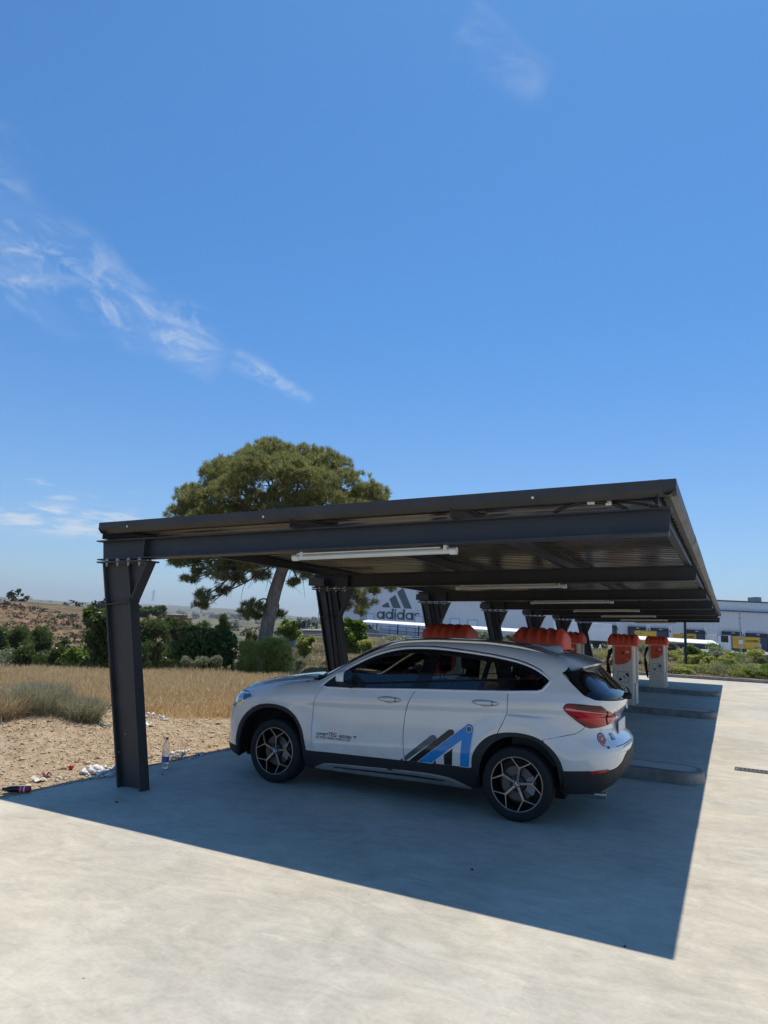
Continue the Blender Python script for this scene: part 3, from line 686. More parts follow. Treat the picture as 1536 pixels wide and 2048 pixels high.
# ---- outlines in (x, z) of the side, read off the near flank
ARCH_F = cr([(-1.873, .386), (-1.862, .501), (-1.827, .603), (-1.755, .695), (-1.655, .767), (-1.554, .806), (-1.434, .824), (-1.314, .821), (-1.205, .797), (-1.115, .745), (-1.045, .67), (-.992, .581), (-.955, .471), (-.939, .386)], 4)
ARCH_R = cr([(.901, .429), (.913, .537), (.961, .637), (1.046, .72), (1.146, .768), (1.272, .791), (1.397, .792), (1.52, .769), (1.614, .721), (1.694, .653), (1.74, .581), (1.762, .504)], 4)
ARCHI_F = cr([(-1.835, .25), (-1.829, .399), (-1.800, .545), (-1.733, .655), (-1.634, .727), (-1.516, .774), (-1.42, .787), (-1.311, .783), (-1.184, .747), (-1.094, .68), (-1.029, .584), (-.987, .454), (-.968, .25)], 4)
ARCHI_R = cr([(.960, .25), (.967, .41), (1.007, .548), (1.09, .664), (1.203, .736), (1.328, .762), (1.452, .755), (1.574, .711), (1.655, .635), (1.708, .539), (1.728, .30)], 4)
DOORF = cr([(-.803, 1.047), (-.858, .924), (-.875, .815), (-.876, .667), (-.863, .534), (-.846, .388)], 5)
SPLIT = cr([(.290, 1.108), (.245, 1.015), (.204, .907), (.186, .796), (.179, .687), (.188, .553), (.200, .408)], 5)
RREAR = cr([(1.238, 1.162), (1.243, 1.041), (1.235, .959), (1.201, .876), (1.166, .806), (1.150, .770)], 5)
BELT = [(x, float(belt(x))-.003) for x in np.linspace(-.80, 1.53, 40)]
WTOP = cr([(-.820, 1.062), (-.725, 1.150), (-.604, 1.227), (-.454, 1.317), (-.305, 1.394), (-.157, 1.452), (-.011, 1.491), (.134, 1.512), (.38, 1.522), (.658, 1.511), (.936, 1.489), (1.089, 1.472), (1.292, 1.440), (1.422, 1.404), (1.507, 1.369), (1.574, 1.330), (1.618, 1.298)], 4)
WTAIL = cr([(1.618, 1.298), (1.622, 1.280), (1.608, 1.257), (1.572, 1.213), (1.555, 1.196), (1.53, 1.190)], 4)
DLO = [p for p in BELT if p[0] > -.80]+WTAIL[::-1]+WTOP[::-1]          # side glass opening, counter-clockwise
YT = pch([-2.15, -1.95, -1.75, -1.5, -1.0, -.85, -.5, -.2, 0, .5, 1.2, 1.7], [.56, .70, .742, .752, .765, .755, .70, .645, .605, .588, .572, .562])
def topcurve(x0, x1, n=30, d=0.):
    xs = np.linspace(x0, x1, n); P = m_top(np.stack([xs, -YT(xs)-d], -1)); return [(p[0], p[2]) for p in P]
def within(poly, a, b): return [p for p in poly if a <= p[0] <= b]
TLo = [to_rear(p) for p in pxC((270, 850), (300, 812), (345, 801), (500, 815), (720, 835), (750, 855), (780, 885), (840, 912), (885, 932), (888, 960), (865, 1020), (790, 1050), (650, 1090), (580, 1096), (430, 1010), (330, 930), (282, 885))]
HLo = [to_front((x, -y, z)) for x, y, z in [(p[0], -m_side(np.array([p]))[0, 1], p[1]) for p in [(-2.000, .739), (-1.992, .824), (-1.975, .884), (-1.913, .922), (-1.80, .924), (-1.739, .903), (-1.712, .883), (-1.80, .828), (-1.882, .783), (-1.945, .748)]]]
near3 = lambda th_z, mp: mp(np.array(th_z))
TL3 = near3(TLo, m_rear)
# painted side panels, near and far alike
s = Shell(); 
HLT = [(-1.712, .886), (-1.739, .906), (-1.80, .928), (-1.86, .930), (-1.93, .927)]
fender = [p for p in topcurve(-1.93, -.80, 34) if p[1] > np.interp(p[0], [q[0] for q in HLT[::-1]], [q[1] for q in HLT[::-1]])+.004][::-1]
fp_ = [(-.803+.0, 1.047)]+DOORF[1:]+[(-.93, .386)]+ARCH_F[::-1][:0]
fend = DOORF+within(ARCH_F, -1.66, -.9)[::-1]+[(-1.665, .79), ]+[q for q in HLT if q[0] > fender[-1][0]]+[p for p in fender[::-1]]+[(-.79, 1.13), (-.818, 1.065)]
s.patch(fend, m_side, 0, .03, .0042, mirror=False); fd = s.build('fender', PAINT, car)
def mirrored(o, name=None, parent=None):
    me = o.data.copy(); V = np.array([v.co[:] for v in me.vertices])*[1, -1, 1]; N = np.array([n.vector[:] for n in me.corner_normals]); li = np.array([l.vertex_index for l in me.loops]); NV = np.zeros((len(V), 3)); NV[li] = N
    me.vertices.foreach_set('co', V.astype(np.float32).ravel()); me.flip_normals(); me.update()
    if me.has_custom_normals: me.normals_split_custom_set_from_vertices((NV*[1, -1, 1]).tolist())
    q = link(name or o.name.split('.')[0], me, parent or o.parent); return q
mirrored(fd)
s = Shell(); s.patch(DOORF+[(x, .388+(x+.846)*.0195) for x in np.linspace(-.84, .19, 12)]+SPLIT[::-1]+[p for p in BELT if p[0] < .285][::-1], m_side, 0, .028, .0045); dF = s.build('front_door', PAINT, car)
s = Shell(); s.patch(SPLIT+[(x, .388+(x+.846)*.0215) for x in np.linspace(.21, .89, 9)]+within(ARCH_R, .9, 1.15)+RREAR[::-1]+[p for p in BELT if .295 < p[0] < 1.236][::-1], m_side, 0, .028, .0045); dR = s.build('rear_door', PAINT, car)
mdF, mdR = mirrored(dF), mirrored(dR)
tls = [(p[0], p[2]) for p in TL3]                                     # tail lamp outline seen from the side
seam = [(1.95, .902), (1.912, .865), (1.86, .834), (1.745, .803), (1.578, .757)]
rc = topcurve(-.80, 1.69, 60)
SPS = cr([(1.70, 1.500), (1.745, 1.475), (1.775, 1.425), (1.740, 1.366)], 4)
body = RREAR+within(ARCH_R, 1.15, 1.578)+seam[::-1]+[tls[14], tls[15], tls[16], tls[0], tls[1], tls[2], tls[3], tls[4], (2.10, 1.125), (2.03, 1.147), (1.938, 1.182), (1.836, 1.265), (1.725, 1.366)]+SPS[::-1][1:]+rc[::-1]+[(-.79, 1.13), (-.818, 1.065)]+[p for p in WTOP[1:]]+WTAIL[1:]+[p for p in BELT if 1.245 < p[0] < 1.525][::-1]
s = Shell(); s.patch(body, m_side, 0, .024, .0028, mirror=True); bd = s.build('body', PAINT, car)
# black shell right behind the panels (what the gaps show), with the glass and the wheel arches cut out
lin = [(-1.95, .30), (-1.95, .90), (-1.745, .90)]+topcurve(-1.7, 1.69, 60, .01)+SPS[1:]+[(1.836, 1.25), (1.93, 1.165), (1.93, .30)]+ARCHI_R[::-1]+[(.9, .24), (-.9, .24)]+ARCHI_F[::-1]
s = Shell(); s.patch(lin, m_side, -.018, .04, .0, flange=0, holes=[shrink(DLO[::1], .012)], mirror=True); s.build('inner_shell', GAP, car)
# windows: black frame with four panes let in
top_at = lambda x: float(np.interp(x, [p[0] for p in WTOP], [p[1] for p in WTOP]))
be_at = lambda x: float(belt(x))
def inset_top(x0, x1, d, n=16): return [(x, top_at(x)-d) for x in np.linspace(x0, x1, n)]
def inset_bot(x0, x1, d, n=16): return [(x, be_at(x)+d) for x in np.linspace(x0, x1, n)]
def rnd(poly, r=.02, n=4):
    P = [np.array(p) for p in poly]; o = []
    for i in range(len(P)):
        a, b, c = P[i-1], P[i], P[(i+1) % len(P)]; u, w = a-b, c-b; lu, lw = np.linalg.norm(u), np.linalg.norm(w); q = min(r, lu*.4, lw*.4)
        cosang = np.dot(u, w)/max(lu*lw, 1e-9)
        if cosang < -.95: o.append(tuple(b)); continue
        p0, p1 = b+u/lu*q, b+w/lw*q
        for k in range(n+1): t = k/n; o.append(tuple((1-t)**2*p0+2*t*(1-t)*b+t*t*p1))
    return o
W1 = inset_bot(-.60, .235, .018)+[(.37, 1.46), (.34, top_at(.34)-.048)]+inset_top(-.60, .30, .048, 20)[::-1]
W2 = inset_bot(.42, .93, .018)+[(.985, 1.42), (.955, top_at(.955)-.05)]+inset_top(.485, .93, .05)[::-1]
W3 = inset_bot(.99, 1.165, .018, 6)+[(1.105, top_at(1.10)-.05), (1.03, top_at(1.03)-.05)]
W4 = [(1.30, be_at(1.30)+.022), (1.52, be_at(1.52)+.024), (1.583, 1.262), (1.582, 1.285)]+inset_top(1.225, 1.56, .05, 10)[::-1]
W1, W2, W3, W4 = [rnd(w, .025) for w in (W1, W2, W3, W4)]
s = Shell(); s.patch(shrink(DLO, .008), m_side, -.006, .04, 0, flange=.012, holes=[W1, W2, W3, W4], mirror=True); s.build('window_frame', GLOSS, car)
for w, g in ((W1, GF), (W2, GB), (W3, GB), (W4, GB)):
    s = Shell(); s.patch(w, m_side, -.009, .05, 0, flange=0); o = s.build('window', g, car); mirrored(o)
def ribbon(path, w, off, th=.006, closed=True, mp=m_side):
    P = np.asarray(path, float); n = len(P)
    e = np.roll(P, -1, 0)-np.roll(P, 1, 0)
    if not closed: e[0] = P[1]-P[0]; e[-1] = P[-1]-P[-2]
    nr_ = np.stack([-e[:, 1], e[:, 0]], -1)/np.maximum(np.linalg.norm(e, axis=1, keepdims=True), 1e-9)
    A, B_ = mp(P+nr_*w/2), mp(P-nr_*w/2); NA, NB = grad(A), grad(B_)
    rows = [A-NA*.004, A+NA*off, (A+B_)/2+(NA+NB)/2*(off+th*.6), B_+NB*off, B_-NB*.004]; V = np.vstack(rows); F = []
    for r in range(4):
        for i in range(n if closed else n-1): j = (i+1) % n; F.append((r*n+i, r*n+j, (r+1)*n+j, (r+1)*n+i))
    return V, F
def ribobj(name, path, w, off, mat, parent, closed=True, mp=m_side, mirror=True):
    V, F = ribbon(path, w, off, closed=closed, mp=mp); mb = MB(); mb.add(V, F)
    if mirror: MB().add(V*[1, -1, 1], [f[::-1] for f in F]).build(name, mat, parent, smooth=True)
    return mb.build(name, mat, parent, smooth=True)
dl = resample(DLO, .035); ribobj('window_trim', shrink(dl, -.001), .019, .006, CHROME, car)
s = Shell()                                                          # thin black lip above the chrome
ribobj('window_seal', [(p[0], p[1]+.016) for p in resample(WTOP, .04)[:-2] if p[0] < 1.55 and p[0] > -.68], .010, .001, GAP, car, closed=False)
# cladding of the arches and the sills
def arch_trim(o_, i_):
    s = Shell(); s.patch(o_+i_[::-1], m_side, .006, .03, .0, flange=.03, mirror=True); return s.build('arch_trim', CLAD, car)
arch_trim(ARCH_F, ARCHI_F); arch_trim(ARCH_R, ARCHI_R)
sk = [(-.955, .20), (.93, .235)]+[(.955, .40), (.901, .427)]+[(x, .388+(x+.846)*.0215-.003) for x in np.linspace(.89, -.84, 20)]+[(-.938, .384), (-.966, .30)]
s = Shell(); s.patch(sk, m_side, .004, .03, .0, flange=.03, mirror=True); s.build('sill_panel', CLAD, car)
s = Shell(); ac = cr([(-.83, .231), (-.76, .262), (-.66, .283), (-.3, .298), (.30, .318), (.55, .312), (.66, .300), (.76, .272), (.868, .232)], 4)
s.patch(ac+[(.7, .232), (.3, .232), (-.4, .222), (-.7, .224)], m_side, .026, .03, .0, flange=.03, mirror=True); st = s.build('sill_accent', ALU, car)
s = Shell(); s.patch([(-.62, .268), (.28, .293), (.58, .286), (.64, .280), (.58, .272), (.28, .272), (-.6, .258)], m_side, .0275, .03, .0, flange=0, mirror=True); s.build('slot', CLAD, car)
# bonnet, roof, windscreen
xs = np.linspace(-2.02, -.93, 24)
hood = [(x, -float(YT(x))+.006) for x in xs]; cw = [(-.93-.14*(1-(y/.75)**2)*.9, y) for y in np.linspace(-.74, .74, 15)]
nose = [(-2.02-.09*(1-(y/.58)**2), y) for y in np.linspace(.58, -.58, 15)]
s = Shell(); s.patch(hood+cw+[(x, -y) for x, y in hood[::-1]]+nose, m_top, 0, .04, .002); s.build('bonnet', PAINT, car)
xw = np.linspace(-.84, -.13, 16); wl_ = [(x, -float(YT(x))+.012) for x in xw]
wt = [(-.13-.16*(1-(y/.63)**2), y) for y in np.linspace(-.62, .62, 13)]; wb = [(-.84-.16*(1-(y/.74)**2), y) for y in np.linspace(.73, -.73, 13)]
s = Shell(); s.patch(wl_+wt+[(x, -y) for x, y in wl_[::-1]]+wb, m_top, -.003, .05, 0, flange=0); s.build('windscreen', GF, car)
m = MB(); m.add([(p[0]-.09*(1-(p[1]/.75)**2), p[1], 1.135+.02*(1-(p[1]/.75)**2)) for p in cw]+[(p[0]+.10, p[1], 1.15+.02*(1-(p[1]/.75)**2)) for p in cw], [(i, i+1, 16+i, 15+i) for i in range(14)]); m.build('cowl', CLAD, car)
xr_ = np.linspace(-.12, 1.70, 30); re_ = [(x, -float(YT(x))+.002) for x in xr_]
rf = [(-.12-.16*(1-(y/.63)**2), y) for y in np.linspace(.62, -.62, 13)]
s = Shell(); s.patch(re_+[(1.70, y) for y in np.linspace(-.55, .55, 9)]+[(x, -y) for x, y in re_[::-1]]+rf, m_top, -.002, .05, 0); s.build('roof', PAINT, car)
sr = [(-.05, -.44), (1.18, -.44), (1.18, .44), (-.05, .44)]; s = Shell(); s.patch(rnd(sr, .06), m_top, .004, .05, 0, flange=.006); s.build('roof_dark_patch', GLOSS, car)  # gloss black patch laid over the middle of the roof
# roof rails
for sg in (-1, 1):
    xx = np.linspace(-.24, 1.60, 40); P_ = m_top(np.stack([xx, np.full(40, 0)-YT(xx)-.004], -1)); lift = .030*np.minimum(1, np.minimum((xx+.24)/.22, (1.60-xx)/.30))
    mb = MB(); n = 40
    for dy, dz_ in ((-.016, -.012), (-.019, .0), (-.010, .011), (.008, .011), (.016, 0), (.016, -.02)): mb.v += [(p[0], (p[1]+dy)*-sg, p[2]+dz_*min(1, .2+q/.02)+q*.75) for p, q in zip(P_, lift)]
    for r in range(5):
        for i in range(n-1): mb.f.append((r*n+i, r*n+i+1, (r+1)*n+i+1, (r+1)*n+i)); mb.mi.append(0)
    for i in range(0, n, n-1): mb.f.append(tuple(r*n+i for r in range(6))); mb.mi.append(0)
    mb.build('roof_rail', CHROME if False else plain('rail_alu', (.62, .63, .64), .3, .9, .05), car, smooth=50)
# shark fin aerial
mb = MB(); fx = [(1.36, 0, .012), (1.42, .028, .030), (1.50, .052, .036), (1.56, .06, .036), (1.585, .03, .028), (1.60, 0, .014)]
for x_, hh, ww in fx:
    z0 = 1.575-(x_-1.36)*.15
    mb.v += [(x_, -ww, z0-.01), (x_, -ww*.55, z0+hh*.6), (x_, 0, z0+hh), (x_, ww*.55, z0+hh*.6), (x_, ww, z0-.01)]
for i in range(5):
    for k in range(4): mb.f.append((i*5+k, i*5+k+1, i*5+6+k, i*5+5+k)); mb.mi.append(0)
mb.build('aerial', PAINT, car, smooth=True)
# rear spoiler over the tailgate glass
ys = np.linspace(-.612, .612, 21); mb = MB(); A_, B__, L_ = [], [], []
for y in ys:
    q = abs(y)/.612; x0 = 1.655-.0*q; z0 = float(m_top(np.array([[x0, y*.90]]))[0, 2])+.005-.018*q**6
    xt = 1.995-.085*q**2-.13*q**10; zt = 1.452-.012*q**2-.055*q**8
    A_.append((x0, y, z0)); B__.append(((x0+xt)/2, y*1.0, (z0+zt)/2+.012)); L_.append((xt, y*(1.0-.02*q), zt))
T_ = [(p[0]-.012, p[1], p[2]-.020) for p in L_]; U_ = [(p[0]-.10, p[1], p[2]-.022) for p in L_]; D_ = [(a[0]+.12, a[1]*.97, a[2]-.10) for a in A_]
rows = [A_, B__, L_, T_, U_, D_]; n = 21
for r in rows: mb.v += r
for r in range(5):
    for i in range(n-1): mb.f.append((r*n+i, r*n+i+1, (r+1)*n+i+1, (r+1)*n+i)); mb.mi.append(0)
mb.add([A_[0], B__[0], L_[0], T_[0], D_[0]], [(0, 1, 2, 3, 4)]); mb.add([A_[-1], B__[-1], L_[-1], T_[-1], D_[-1]], [(0, 1, 2, 3, 4)])
s = Shell(); mb.build('spoiler', PAINT, car, smooth=40)
# ---- rear end, in (theta, z) about XR0
mir = lambda poly: [(-a, b) for a, b in poly[::-1]]
rp = lambda x, z: to_rear(m_side(np.array([[x, z]]))[0])
def rpx(*pts): return [to_rear(p) for p in pxC(*pts)]
def ry(y, z):            # theta of the point of the rear with lateral position y
    c = bis(lambda q: fcar(q, np.array([y]), np.array([z])), np.array([1.4]), np.array([2.6])); return (math.atan2(y, c[0]-XR0), z)
# glass of the tailgate: seen from behind, up the slope -> use (y, z) map
def m_back(uv):
    y, z = uv[:, 0], uv[:, 1]; x = bis(lambda q: fcar(q, y, z), np.full(len(y), .9), np.full(len(y), 2.6)); return np.stack([x, y, z], -1)
def yb(x, z):
    p = m_side(np.array([[x, z]]))[0]; return (p[1], z)
gl = [yb(1.700, 1.385), yb(1.735, 1.350), yb(1.836, 1.262), yb(1.938, 1.180), yb(2.02, 1.150)]
bot = [(-.52, 1.135), (-.3, 1.127), (0, 1.124)]
gpoly = gl+bot+[(-a, b) for a, b in bot[:-1][::-1]]+[(-a, b) for a, b in gl[::-1]]
gpoly = gpoly+[(y, 1.43) for y in np.linspace(.50, -.50, 9)]
s = Shell(); s.patch(gpoly, m_back, -.004, .03, .002, flange=.01, holes=[rnd([(-.50, 1.165), (.50, 1.165), (.44, 1.37), (-.44, 1.37)], .05)]); s.build('tailgate_glass_border', GLOSS, car)
s = Shell(); s.patch(rnd([(-.50, 1.165), (.50, 1.165), (.44, 1.37), (-.44, 1.37)], .05), m_back, -.005, .05, 0, flange=0); s.build('rear_window', GR_, car)
TB = [(-.60, .735), (-.3, .725), (0, .722)]
tg = [(p[0], p[1]) for p in [ry(*q) for q in TB]]
tgl = [ry(-.66, .80), ry(-.705, .90), to_rear(TL3[12])]
tg_poly = tg[:1]+tg[1:]+mir(tg)[1:]
left = [TLo[12], TLo[11], TLo[10], TLo[9], TLo[8], TLo[7], TLo[6], TLo[5], TLo[4]]
gb = [to_rear(p) for p in m_back(np.array([(a, b-.006) for a, b in gl[3:]+bot]))]
tail = [ry(-.63, .76), ry(-.665, .84), ry(-.69, .90)]+left+[to_rear(m_back(np.array([gl[4]]))[0])]
tail = tail+gb[2:]
tail = tail+[(-a, b) for a, b in tail[::-1] if a < -1e-6]+[(-a, b) for a, b in tg[::-1]][1:]+[]
tail = [q for q in tail]
low = [ry(y, .728) for y in np.linspace(.6, -.6, 13)]
tpoly = [ry(-.63, .76), ry(-.665, .84), ry(-.69, .90)]+left+[gb[1]]+gb[2:]; tpoly = tpoly+[(-a, b) for a, b in tpoly[::-1] if a < -1e-6]+low
s = Shell(); s.patch(tpoly, m_rear, 0, .028, .002); tgo = s.build('tailgate', PAINT, car)
# bumper
bs = [rp(1.578, .757), rp(1.745, .803), rp(1.86, .834), rp(1.912, .865), rp(1.95, .902)]
TLow = [TLo[13], TLo[12]]
wb_ = [rp(1.762, .504), rp(1.87, .516), rp(1.975, .525)]+[ry(-.66, .535), ry(-.58, .548), ry(-.48, .58), ry(-.38, .635), ry(-.28, .655), ry(0, .66)]
upper = [ry(y, .722) for y in np.linspace(0, -.6, 7)]+[ry(-.635, .76), ry(-.67, .84), ry(-.695, .89)]
half = wb_+upper+[TLo[12], TLo[13]]+bs[::-1]+[rp(p[0], p[1]) for p in within(ARCH_R, 1.578, 1.76)]
def sym(mp, polyhalf, mat, name, off=0., h=.028, gap=.0, flange=.012):
    n = len(polyhalf); k = [i for i in range(n) if abs(polyhalf[i][0]) < 1e-4 and abs(polyhalf[(i+1) % n][0]) < 1e-4]
    if k: r = polyhalf[(k[0]+1) % n:]+polyhalf[:(k[0]+1) % n]; polyhalf = r+[(-a, b) for a, b in r[::-1] if abs(a) > 1e-4]
    s = Shell(); s.patch(polyhalf, mp, off, h, gap, flange=flange, mirror=not k); return s.build(name, mat, car)
rb = sym(m_rear, half, PAINT, 'rear_bumper')
blk = [rp(1.730, .30), rp(1.735, .285), rp(1.9, .305), ry(-.60, .325), ry(-.42, .345), ry(-.34, .40), ry(-.28, .46), ry(0, .475)]+[(a, b-.003) for a, b in wb_[::-1]]
sym(m_rear, blk, CLAD, 'bumper_cladding', .004)
dif = [ry(-.60, .322), ry(-.42, .342), ry(-.34, .397), ry(-.28, .457), ry(0, .472), ry(0, .30), ry(-.5, .28)]
sym(m_rear, dif, ALU, 'diffuser', -.006)
shelf = [ry(y, z) for y, z in ((0, .675), (-.26, .672), (-.36, .655), (-.42, .64), (-.42, .66), (-.36, .683), (-.26, .697), (0, .70))]
sym(m_rear, [ry(y, .70+.0*y) for y in (0, -.2, -.4)]+[ry(-.4, .715), ry(-.2, .716), ry(0, .716)], ALU, 'loading_edge', .002, flange=0)
rf_ = rpx((582, 1598), (700, 1583), (798, 1570), (770, 1600), (700, 1615), (590, 1625)); s = Shell(); s.patch(rf_, m_rear, .008, .02, 0, flange=.01, mirror=True); s.build('reflector', REFL, car)
# tail lamps
s = Shell(); s.patch(rnd(TLo, .012), m_rear, .006, .02, .002, flange=.02); tl = s.build('tail_light', TLD, car)
def tlsub(px, mat, off, name='lens'):
    s = Shell(); s.patch(rpx(*px), m_rear, off, .015, 0, flange=.002); return s.build(name, mat, tl)
tlsub([(395, 868), (440, 818), (520, 822), (715, 843), (745, 860), (765, 885), (600, 870), (430, 872)], TLS, .008)
tlsub([(285, 872), (300, 858), (340, 858), (600, 895), (778, 912), (778, 922), (600, 908), (340, 884)], TLP, .0095, 'light_bar')
tlsub([(790, 925), (878, 940), (878, 950), (800, 938)], TLP, .0095, 'light_bar')
tlsub([(300, 885), (345, 892), (600, 918), (760, 928), (765, 1040), (680, 1060), (560, 1020), (450, 985), (345, 920)], TLB, .0085, 'light_unit')
tlsub([(400, 930), (520, 1010), (600, 1062), (640, 1072), (640, 1080), (580, 1075), (500, 1030), (400, 960)], TLD, .0105, 'light_divider')
tlsub([(790, 900), (872, 935), (868, 1005), (795, 1035)], TLB, .008, 'light_unit')
tlsub([(775, 893), (783, 893), (785, 1046), (777, 1048)], GAP, .0105, 'seam')
mt = mirrored(tl)
# plate, badge, emblem, wiper, exhaust
pp = m_back(np.array([(-.26, .80), (.26, .80), (.26, .915), (-.26, .915)])); mb = MB()
xpl = 2.172; mb.bx(xpl-.004, xpl+.006, -.26, .26, .80, .915); mb.build('number_plate', WHITE, car, bevel=.004)
def badge(txt, y0, z0, size, mat, off=.004, ital=.25, flip=True):
    V2, F2 = text_mesh(txt, size, .004); V2 = V2+np.stack([V2[:, 1]*ital, np.zeros(len(V2))], -1)
    P = m_back(np.stack([y0+V2[:, 0], z0+V2[:, 1]], -1)); P = P+grad(P)*off; mb = MB(); mb.add(P, F2); return mb
badge('X1', -.56, .775, .075, CHROME).build('badge', plain('badge_dark', (.12, .12, .13), .3, .8, 0), tgo)
def roundel(c, nrm, r, parent, upv=(0, 0, 1)):
    n_ = Vector(nrm).normalized(); u_ = Vector(upv).cross(n_).normalized(); w_ = n_.cross(u_); mb = MB(); K = 24; c = Vector(c)
    def ringv(rr, h): return [tuple(c+(u_*math.cos(2*math.pi*k/K)+w_*math.sin(2*math.pi*k/K))*rr+n_*h) for k in range(K)]
    def quad_ring(r0, r1, h0, h1, mi): 
        a, b = ringv(r0, h0), ringv(r1, h1); mb.add(a+b, [(k, (k+1) % K, K+(k+1) % K, K+k) for k in range(K)], mi)
    quad_ring(r, r, -.004, .003, 1); quad_ring(r, r*.93, .003, .004, 1); quad_ring(r*.93, r*.60, .0035, .0035, 0); quad_ring(r*.60, r*.56, .004, .004, 1)
    a = ringv(r*.56, .0038)
    for k in range(K): mb.add([a[k], a[(k+1) % K], tuple(c+n_*.0038)], [(0, 1, 2)], 2 if (k//6) % 2 else 3)
    return mb.build('emblem', [GLOSS, CHROME, WHITE, plain('emblem_blue', (.03, .16, .45), .3, 0, 0)], parent)
e_ = m_back(np.array([[0, 1.06]]))[0]; roundel(e_+np.array([.003, 0, 0]), (1, 0, .1), .042, tgo)
mb = MB(); wq = m_back(np.array([(.0, 1.15), (.0, 1.13), (.30, 1.19), (.44, 1.20)])); mb.lathe([(0, .055), (.026, .05), (.034, .02), (.034, -.02)], tuple(wq[1]+np.array([.0, 0, .012])), ax='x', n=14); mb.tube([tuple(wq[1]+np.array([.04, 0, .01])), tuple(wq[2]+np.array([.03, 0, .0])), tuple(wq[3]+np.array([.02, 0, 0]))], [.012, .008, .005], 6); mb.build('rear_wiper', BLACKP, car, smooth=50)
EXH = plain('exhaust_steel', (.42, .42, .43), .3, .95, .1)
for sg in (-1, 1): MB().tube([(1.85, sg*.52, .27), (2.085, sg*.52, .275)], .042, 16, cap=False).tube([(2.085, sg*.52, .275), (1.95, sg*.52, .275)], .036, 16).build('exhaust', EXH, car, smooth=40)
# ---- front end
fp2 = lambda x, z: to_front(m_side(np.array([[x, z]]))[0])
def fy(y, z):
    c = bis(lambda q: fcar(-q, np.array([y]), np.array([z])), np.array([1.3]), np.array([2.6])); return (math.atan2(y, (c[0]+XF0)), z)
s = Shell(); s.patch(rnd(HLo, .01), m_front, .002, .02, .002, flange=.015); hl = s.build('headlight', HLG, car)
def fpx(*pts): return [to_front(car_ray(440+a/7.68, 1330+b/7.68)) for a, b in pts]
def hlsub(px, mat, off=.004, name='lens'):
    s = Shell(); s.patch(fpx(*px), m_front, off, .015, 0, flange=.002); return s.build(name, mat, hl)
hlsub([(245, 425), (320, 400), (450, 415), (485, 440), (380, 440), (255, 442)], HLC, .004, 'chrome_band')
hlsub([(265, 460), (375, 455), (370, 560), (255, 600), (245, 560)], HLC, .004, 'reflector')
hlsub([(295, 470), (360, 465), (355, 505), (290, 515)], HLL, .006); hlsub([(280, 530), (350, 515), (345, 550), (275, 570)], HLL, .006)
hlsub([(215, 600), (235, 470), (248, 470), (236, 605), (330, 575), (500, 470), (515, 472), (335, 595), (235, 625)], HLC, .006, 'light_ring')
mirrored(hl)
fb = [fp2(p[0], p[1]) for p in within(ARCH_F, -1.88, -1.665)]+[fp2(-1.665, .79), fp2(-1.712, .880)]+HLo[7:]+[HLo[0]]
fb = fb+[fy(-.60, .745), fy(-.40, .60), fy(-.05, .58), fy(0, .58), fy(0, .38), fy(-.3, .36), fy(-.62, .345), fp2(-1.868, .335)]
sym(m_front, fb, PAINT, 'front_bumper')
ch = [fp2(-1.866, .332), fy(-.62, .342), fy(-.3, .357), fy(0, .377), fy(0, .20), fy(-.5, .20), fp2(-1.90, .20), fp2(-1.84, .22)]
sym(m_front, ch, CLAD, 'front_chin', .003)
sym(m_front, [fy(-.56, .36), fy(-.70, .36), fy(-.70, .44), fy(-.60, .46)], GLOSS, 'front_intake', .004)
gk = rnd([fy(-.04, .63), fy(-.40, .65), fy(-.43, .74), fy(-.36, .83), fy(-.06, .82)], .02)
sym(m_front, [fy(0, .585), fy(-.4, .605), fy(-.59, .75), fy(-.55, .90), fy(-.2, .94), fy(0, .945)], PAINT, 'nose_panel', -.002)
sym(m_front, gk, GLOSS, 'kidney_grille', .004); 
V_, F_ = ribbon(resample(gk, .03), .016, .006, mp=m_front); [MB().add(V_*[1, k, 1], [f[::k] for f in F_]).build('grille_surround', CHROME, car, smooth=True) for k in (1, -1)]
# ---- door handles, mirrors, decals
def handle(door, xc, zc):
    mb = MB(); n = 14; L = .128
    o_ = []
    for k in range(n+1):
        t = -1+2*k/n; x = xc+t*L; hw = .021*max(0, 1-abs(t)**2.6)+.003; p = m_side(np.array([[x, zc+t*.004]]))[0]
        bul = .034*(max(0, 1-abs(t)**3))**.6
        o_.append([(x, p[1]+.004, zc+t*.004+hw), (x, p[1]-bul*.8, zc+t*.004+hw*.7), (x, p[1]-bul, zc+t*.004), (x, p[1]-bul*.8, zc+t*.004-hw*.6), (x, p[1]+.004, zc+t*.004-hw)])
    for r in o_: mb.v += r
    for k in range(n):
        for j in range(4): mb.f.append((k*5+j, k*5+j+1, k*5+6+j, k*5+5+j)); mb.mi.append(0)
    h = mb.build('handle', PAINT, door, smooth=True)
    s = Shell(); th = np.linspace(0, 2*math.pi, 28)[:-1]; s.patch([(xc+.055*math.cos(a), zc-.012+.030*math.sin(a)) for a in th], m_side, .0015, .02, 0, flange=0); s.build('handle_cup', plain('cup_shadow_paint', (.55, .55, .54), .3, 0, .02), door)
    ribobj('handle_gap', [(xc+(L+.004)*math.cos(a), zc+.025*math.sin(a)) for a in th], .004, .0005, GAP, door, mirror=False)
    mb2 = MB(); x = xc+.075; p = m_side(np.array([[x, zc]]))[0]; mb2.bx(x-.0018, x+.0018, p[1]-.033, p[1]-.0, zc-.018, zc+.02); mb2.build('lock_seam', GAP, door)
handle(dF, .018, .992); handle(dR, 1.028, 1.042)
